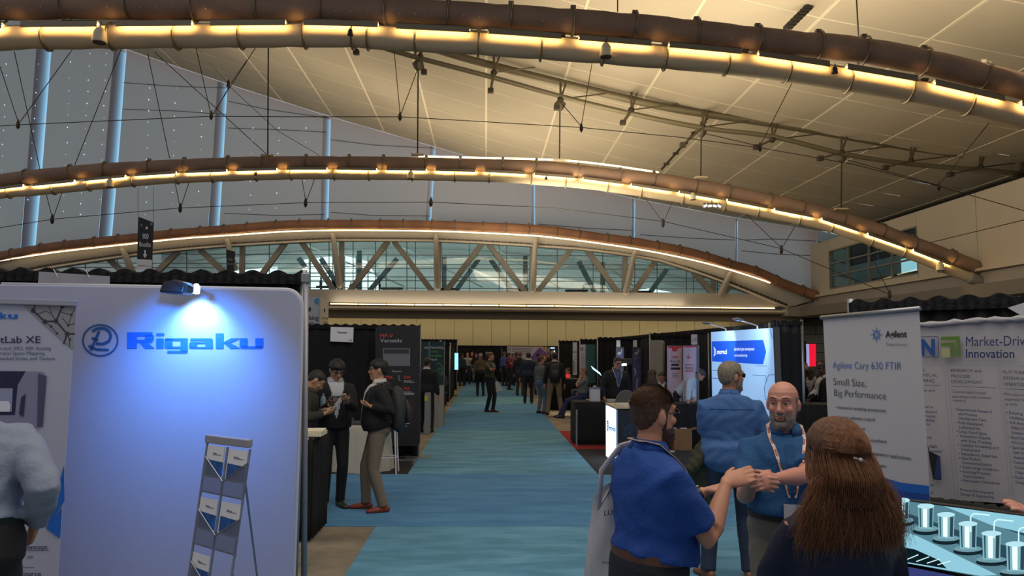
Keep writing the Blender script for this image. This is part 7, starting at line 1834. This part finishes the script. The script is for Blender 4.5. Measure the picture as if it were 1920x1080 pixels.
# ---- right-hand booths
sm = human('man in a black suit with glasses and lanyard, leaning a hand on the table', px=1154, Y=15.5, H=1.80, head=172, vox=MID, lean=8, look=(-12, -18), skin='tan', girth=1.1, wide=1.08, top='#0c0b0d', jacket=True, inner='#3a4a6a', pants='#0c0c10', hair='#171210', glasses='#141416', lanyard='#a9a5a5', detail=1, badge=False,
    hands=dict(R=UW(1133, 747, 15.25)), elbows=dict(R=UW(1118, 715, 15.6)), hdir=dict(R=(0, -.6, -.6)), hem=-.1)
bd = human('man in a pale blue shirt bending over the black table', px=1264, Y=15.5, H=1.80, head=112, vox=MID, lean=50, look=(0, -55), skin='tan', top='#9fb4c6', sleeve='long', hem=.02, pants='#15161d', hair='#1c1614', detail=0,
    hands=dict(R=UW(1290, 755, 14.8), L=UW(1300, 755, 15.05)), elbows=dict(R=UW(1280, 735, 14.8), L=UW(1303, 738, 15.2)), wr=.003)
human('woman with long brown hair seated behind the bearded man\'s head', px=1222, Y=15.6, H=1.66, head=5, vox=MID, female=True, seat=.68, top='#1a1a20', pants='#15171f', hair='#3a2418', style='long', collar=False, hair_len=.22, feet=dict(R=(.12, .30), L=(-.12, .30)), look=(10, -10))
human('seated person in a grey jacket behind the woman with long brown hair', px=1241, Y=16.6, H=1.68, head=200, vox=FAR, seat=.60, top='#232326', jacket=True, pants='#15171f', hair='#1b1310', skin='tan', look=(0, -20), feet=dict(R=(.12, .32), L=(-.12, .32)))
human('bald man in a black jacket beside the grey rounded screen', px=1249, Y=17.6, H=1.76, head=25, vox=FAR, top='#0f0f12', jacket=True, pants='#0f0f12', hair='#8a6a55', style='none', look=(10, 0), skin='pink')
human('man in grey T-shirt sitting with a hand at his ear, facing the aisle', px=1091, Y=21.0, H=1.76, head=275, vox=MID, seat=.55, lean=-6, look=(0, 0), skin='tan', girth=1.1, top='#5b5e60', sleeve='short', pants='#20294a', hair='#6a5238', collar=False,
    hands=dict(L=UW(1087, 710, 20.85)), elbows=dict(L=UW(1080, 738, 20.6)), curl=(.4, .7), feet=dict(R=(.12, .62), L=(-.12, .55)), shoes='#15171f')
human('man in a dark suit seated facing the aisle behind the red lanterns', px=1066, Y=24.8, H=1.74, head=190, vox=MID, seat=.46, skin='tan', top='#101014', jacket=True, inner='#9a979a', pants='#101014', hair='#120f0e', look=(35, -8), feet=dict(R=(.12, .45), L=(-.12, .45)))
# pale shell chair for the man in grey
g = U(1097, 740, 21.05)
gc = thing('shell_chair', 'pale mint shell chair under the seated man in grey', 'chair', (g.x, 21.0, 0))
mm = mat('chair_mint', '#9fb3a8', .5)
obj('seat', MB().box((g.x-.05, 21.0, .50), (.46, .46, .04)), mm, gc, bevel=.015)
obj('backrest', MB().slab([(g.x+.20, 20.78, .52), (g.x+.20, 21.22, .52), (g.x+.27, 21.19, .90), (g.x+.27, 20.81, .90)], (.03, 0, 0)), mm, gc, bevel=.012)
for a in (-.2, .14):
    for b in (-.18, .18): obj('leg', MB().tube([(g.x+a, 21+b, 0), (g.x+a*.8, 21+b*.8, .49)], .012, 6), M_alu, gc)
# seats for the others (stools)
for (px_c, Yc, hh, lb) in [(1222, 15.6, .64, 'dark stool under the seated woman with brown hair'), (1241, 16.6, .56, 'dark stool under the seated person in the grey jacket'), (1066, 24.8, .42, 'dark chair under the seated man behind the lanterns')]:
    q = U(px_c, 656, Yc); t = thing('stool', lb, 'stool', (q.x, Yc, 0))
    obj('seat', MB().lathe((q.x, Yc, hh-.04), [(.17, 0), (.19, .02), (.18, .05)], 16), mat('stool_dark', '#1a1a1c', .6), t, smooth=True)
    for a in (.78, 2.36, 3.93, 5.5): obj('leg', MB().tube([(q.x+.2*math.cos(a), Yc+.2*math.sin(a), 0), (q.x+.13*math.cos(a), Yc+.13*math.sin(a), hh-.03)], .012, 6), mat('stool_dark', '#1a1a1c', .6), t)
# far right group behind the bald man
human('bearded man with a badge, arms down, below the glowing red column', px=1507, Y=18.5, H=1.66, head=185, vox=MID, skin='tan', top='#101012', jacket=False, pants='#101014', hair='#120d0b', beard=('#120d0b', .008), lanyard='#a8a2a2', detail=1)
human('man in navy jacket and white shirt looking down, right of the bald man', px=1522, Y=14.2, H=1.66, head=215, vox=MID, lean=10, look=(10, -35), skin='dark', top='#11162a', jacket=True, inner='#9a9590', pants='#101014', hair='#0c0a09', style='crop', lanyard='#8f8a8a', badge=False, hands=dict(L=UW(1512, 757, 13.9)), detail=1)
human('man in black suit with a pale shoulder strap, beside the white roll-up banner', px=1545, Y=13.6, H=1.73, head=262, vox=MID, look=(0, -12), skin='dark', top='#0d0d10', jacket=True, pants='#0d0d10', hair='#0c0a09', style='crop', girth=1.05, hands=dict(R=UW(1514, 753, 13.5)), lanyard='#b0a9a0', badge=False, detail=1)
human('person with reddish brown hair far behind the man with the shoulder strap', px=1540, Y=19.5, H=1.70, head=250, vox=FAR, skin='fair', top='#2a2c30', pants='#15171f', hair='#3d2016', style='thick')
# ---- the walker and the crowd
wk = human('young man in olive sweater walking along the aisle with a white bag', px=919, Y=UG(918, 773).y, H=1.84, head=118, vox=.009, look=(-22, 0), skin='fair', top='#383b2c', sleeve='long', hem=-.02, pants='#17181c', shoes='#4a2a1c', hair='#5a3d26', style='thick', girth=.95, lanyard='#8f9088', badge=False,
    hands=dict(R=UW(928, 702, 21.4), L=UW(930, 700, 21.9)), elbows=dict(R=UW(908, 712, 21.2), L=UW(915, 712, 22.4)), curl=(.8, .8), feet=dict(R=(.06, -.07, 0), L=(-.07, .08, 0)), detail=0)
p = UW(937, 727, 21.6)
tg = thing('shopping_bag', 'white shopping bag hanging at the walking man\'s hip', 'bag', (p.x, p.y, p.z-.2))
obj('bag_body', MB().slab([UW(929, 716, 21.6), UW(934, 715, 21.6), UW(943, 732, 21.6), UW(930, 735, 21.6)], (0, .06, 0)), mat('bag_paper', '#b5b0a5', .7), tg, bevel=.01)
obj('handle', MB().tube([UW(930, 717, 21.63), UW(928, 706, 21.6), UW(933, 716, 21.63)], .006, 5), mat('bag_paper', '#b5b0a5', .7), tg)
def cr(label, x, fy, H, head, **kw):
    Yc = UG(x, fy).y
    return human(label, px=x, Y=Yc, H=H, head=head, vox=kw.pop('vox', FAR), **kw)
c16 = cr('man in black jacket and khaki trousers with a black backpack, back turned', 1040, 779, 1.86, 2, top='#121214', sleeve='long', jacket=True, pants='#7a6a50', shoes='#15100d', hair='#130f0e', girth=1.08, feet=dict(R=(.20, 0, 15), L=(-.20, 0, -10)), vox=.010); backpack(c16, '#131316', 1.0)
cr('young man in grey vest and light jeans beside the man with the backpack', 1014, 776, 1.74, 55, top='#5c5f5c', pants='#56687a', shoes='#1c1613', hair='#4a2f1e', style='thick', vox=.010, look=(10, 0))
cr('man in a navy suit, back turned, left of the man in the grey vest', 991, 757, 1.84, 5, top='#141c33', jacket=True, pants='#12151f', hair='#17120f', girth=1.1, hem=-.1, vox=.012)
cr('man in black sweater and brown trousers, left of the navy suit', 975, 742, 1.84, 20, top='#0f0f12', pants='#3a2a20', hair='#5c4a3a', girth=1.05, vox=.012)
cr('man in brown jacket stooping in the aisle behind the walking man', 902, 743, 1.78, -10, top='#4a3f2c', pants='#121216', hair='#8a8378', lean=12, vox=.012, hands=dict(), shoes='#101012')
cr('man in white T-shirt and jeans holding a phone to his face', 877, 721, 1.76, 178, top='#a39a94', sleeve='long', pants='#1a2236', hair='#6a4a30', skin='pink', hands=dict(R=U(874, 680, 37.6), L=U(880, 688, 37.6)), vox=.012)
cr('man in black behind the man in the white T-shirt', 885.5, 718, 1.80, 190, top='#101014', pants='#5f6468', hair='#4a3326', skin='pink')
cr('woman with reddish face in dark clothes, behind the brown jacket', 893, 718, 1.70, 150, top='#141216', pants='#101014', hair='#6a4630', female=True, skin='pink')
cr('fair-haired man half hidden behind the woman in dark clothes', 895.5, 714, 1.80, 200, top='#17181c', pants='#101014', hair='#7a6548', skin='pink')
cr('grey-haired man right behind the walking man\'s shoulder', 913, 717, 1.80, 0, top='#1a1a1e', pants='#5c5246', hair='#8d877c')
cr('man in black suit with white shirt, just right of the walking man', 936, 716, 1.78, 195, top='#0f0f12', jacket=True, inner='#a8a8a8', pants='#101014', hair='#1a1411', skin='tan')
cr('man in blue shirt turned away, left of the maroon shirt', 946, 724, 1.82, 40, top='#3d4f86', pants='#14161c', hair='#5a4a3c', skin='pink')
cr('person in a maroon shirt and dark trousers, side on', 954, 731, 1.78, 80, top='#5a1428', pants='#12141c', hair='#1a1310', skin='tan', vox=.012, hands=dict(R=U(963, 693, 33.5)))
cr('person in violet-blue shirt behind the maroon shirt', 961, 721, 1.72, 240, top='#4a4a7a', pants='#14182a', hair='#1a1411', skin='tan')
cr('man in pink shirt behind the black sweater', 968, 724, 1.80, 170, top='#7a4a52', pants='#14161c', hair='#17120f', skin='dark')
cr('bald man with a red face between the black sweater and the navy suit', 989, 727, 1.80, 190, top='#8a8a8e', pants='#14161c', style='none', skin='pink')
cr('man in grey top seen above the man in the grey vest', 1009, 740, 1.80, 20, top='#4a4a4c', pants='#14161c', hair='#17120f')
cr('red-faced man behind the young man in the grey vest', 1021, 745, 1.72, 200, top='#16161a', pants='#14161c', hair='#5a3a28', skin='pink')
cr('man in dark suit and white shirt behind the backpack, left side', 1029, 730, 1.80, 160, top='#0f1016', jacket=True, inner='#b0b8c4', pants='#101014', hair='#120f0e', skin='tan')
cr('bald man behind the backpack wearer\'s head', 1036, 732, 1.92, 180, top='#14161c', pants='#14161c', style='none', skin='fair')
cr('person in teal jacket at the far left of the crowd', 866, 724, 1.72, 30, top='#15323a', pants='#101014', hair='#17120f')
# gallery visitors, small figures with backlit silhouette shade put into their colours
zg = 5.42
for x, y, lb, hd_ in [(602, 520, 'dark figure in the gallery, furthest left on the bench', 90), (628, 521, 'dark figure in the gallery, second from the left on the bench', 30), (623.5, 524, 'slimmer dark figure just left of the strut in the gallery', 60), (658, 528, 'dark figure half behind the slanting gallery member', 300), (712, 527, 'dark figure bent at the end of a gallery bench', 270), (1094, 534, 'figure with a pale top by the bench right of the gallery middle', 250)]:
    p = U(x, y, 50.3); human(lb, pos=(p.x, 50.3), nz=zg, H=max(1.0, p.z-zg), head=hd_, vox=.03, top='#0e0f12' if x < 1000 else '#4a4038', pants='#0c0d10', hair='#0c0a09', skin='dark', group='visitors in the gallery', collar=False)

for o in bpy.data.objects:
    if o.parent is not None and o.name.split('.')[0] in ('lettering', 'red_lettering', 'blue_print', 'white_lettering', 'buttons'): o['kind'] = 'stuff'
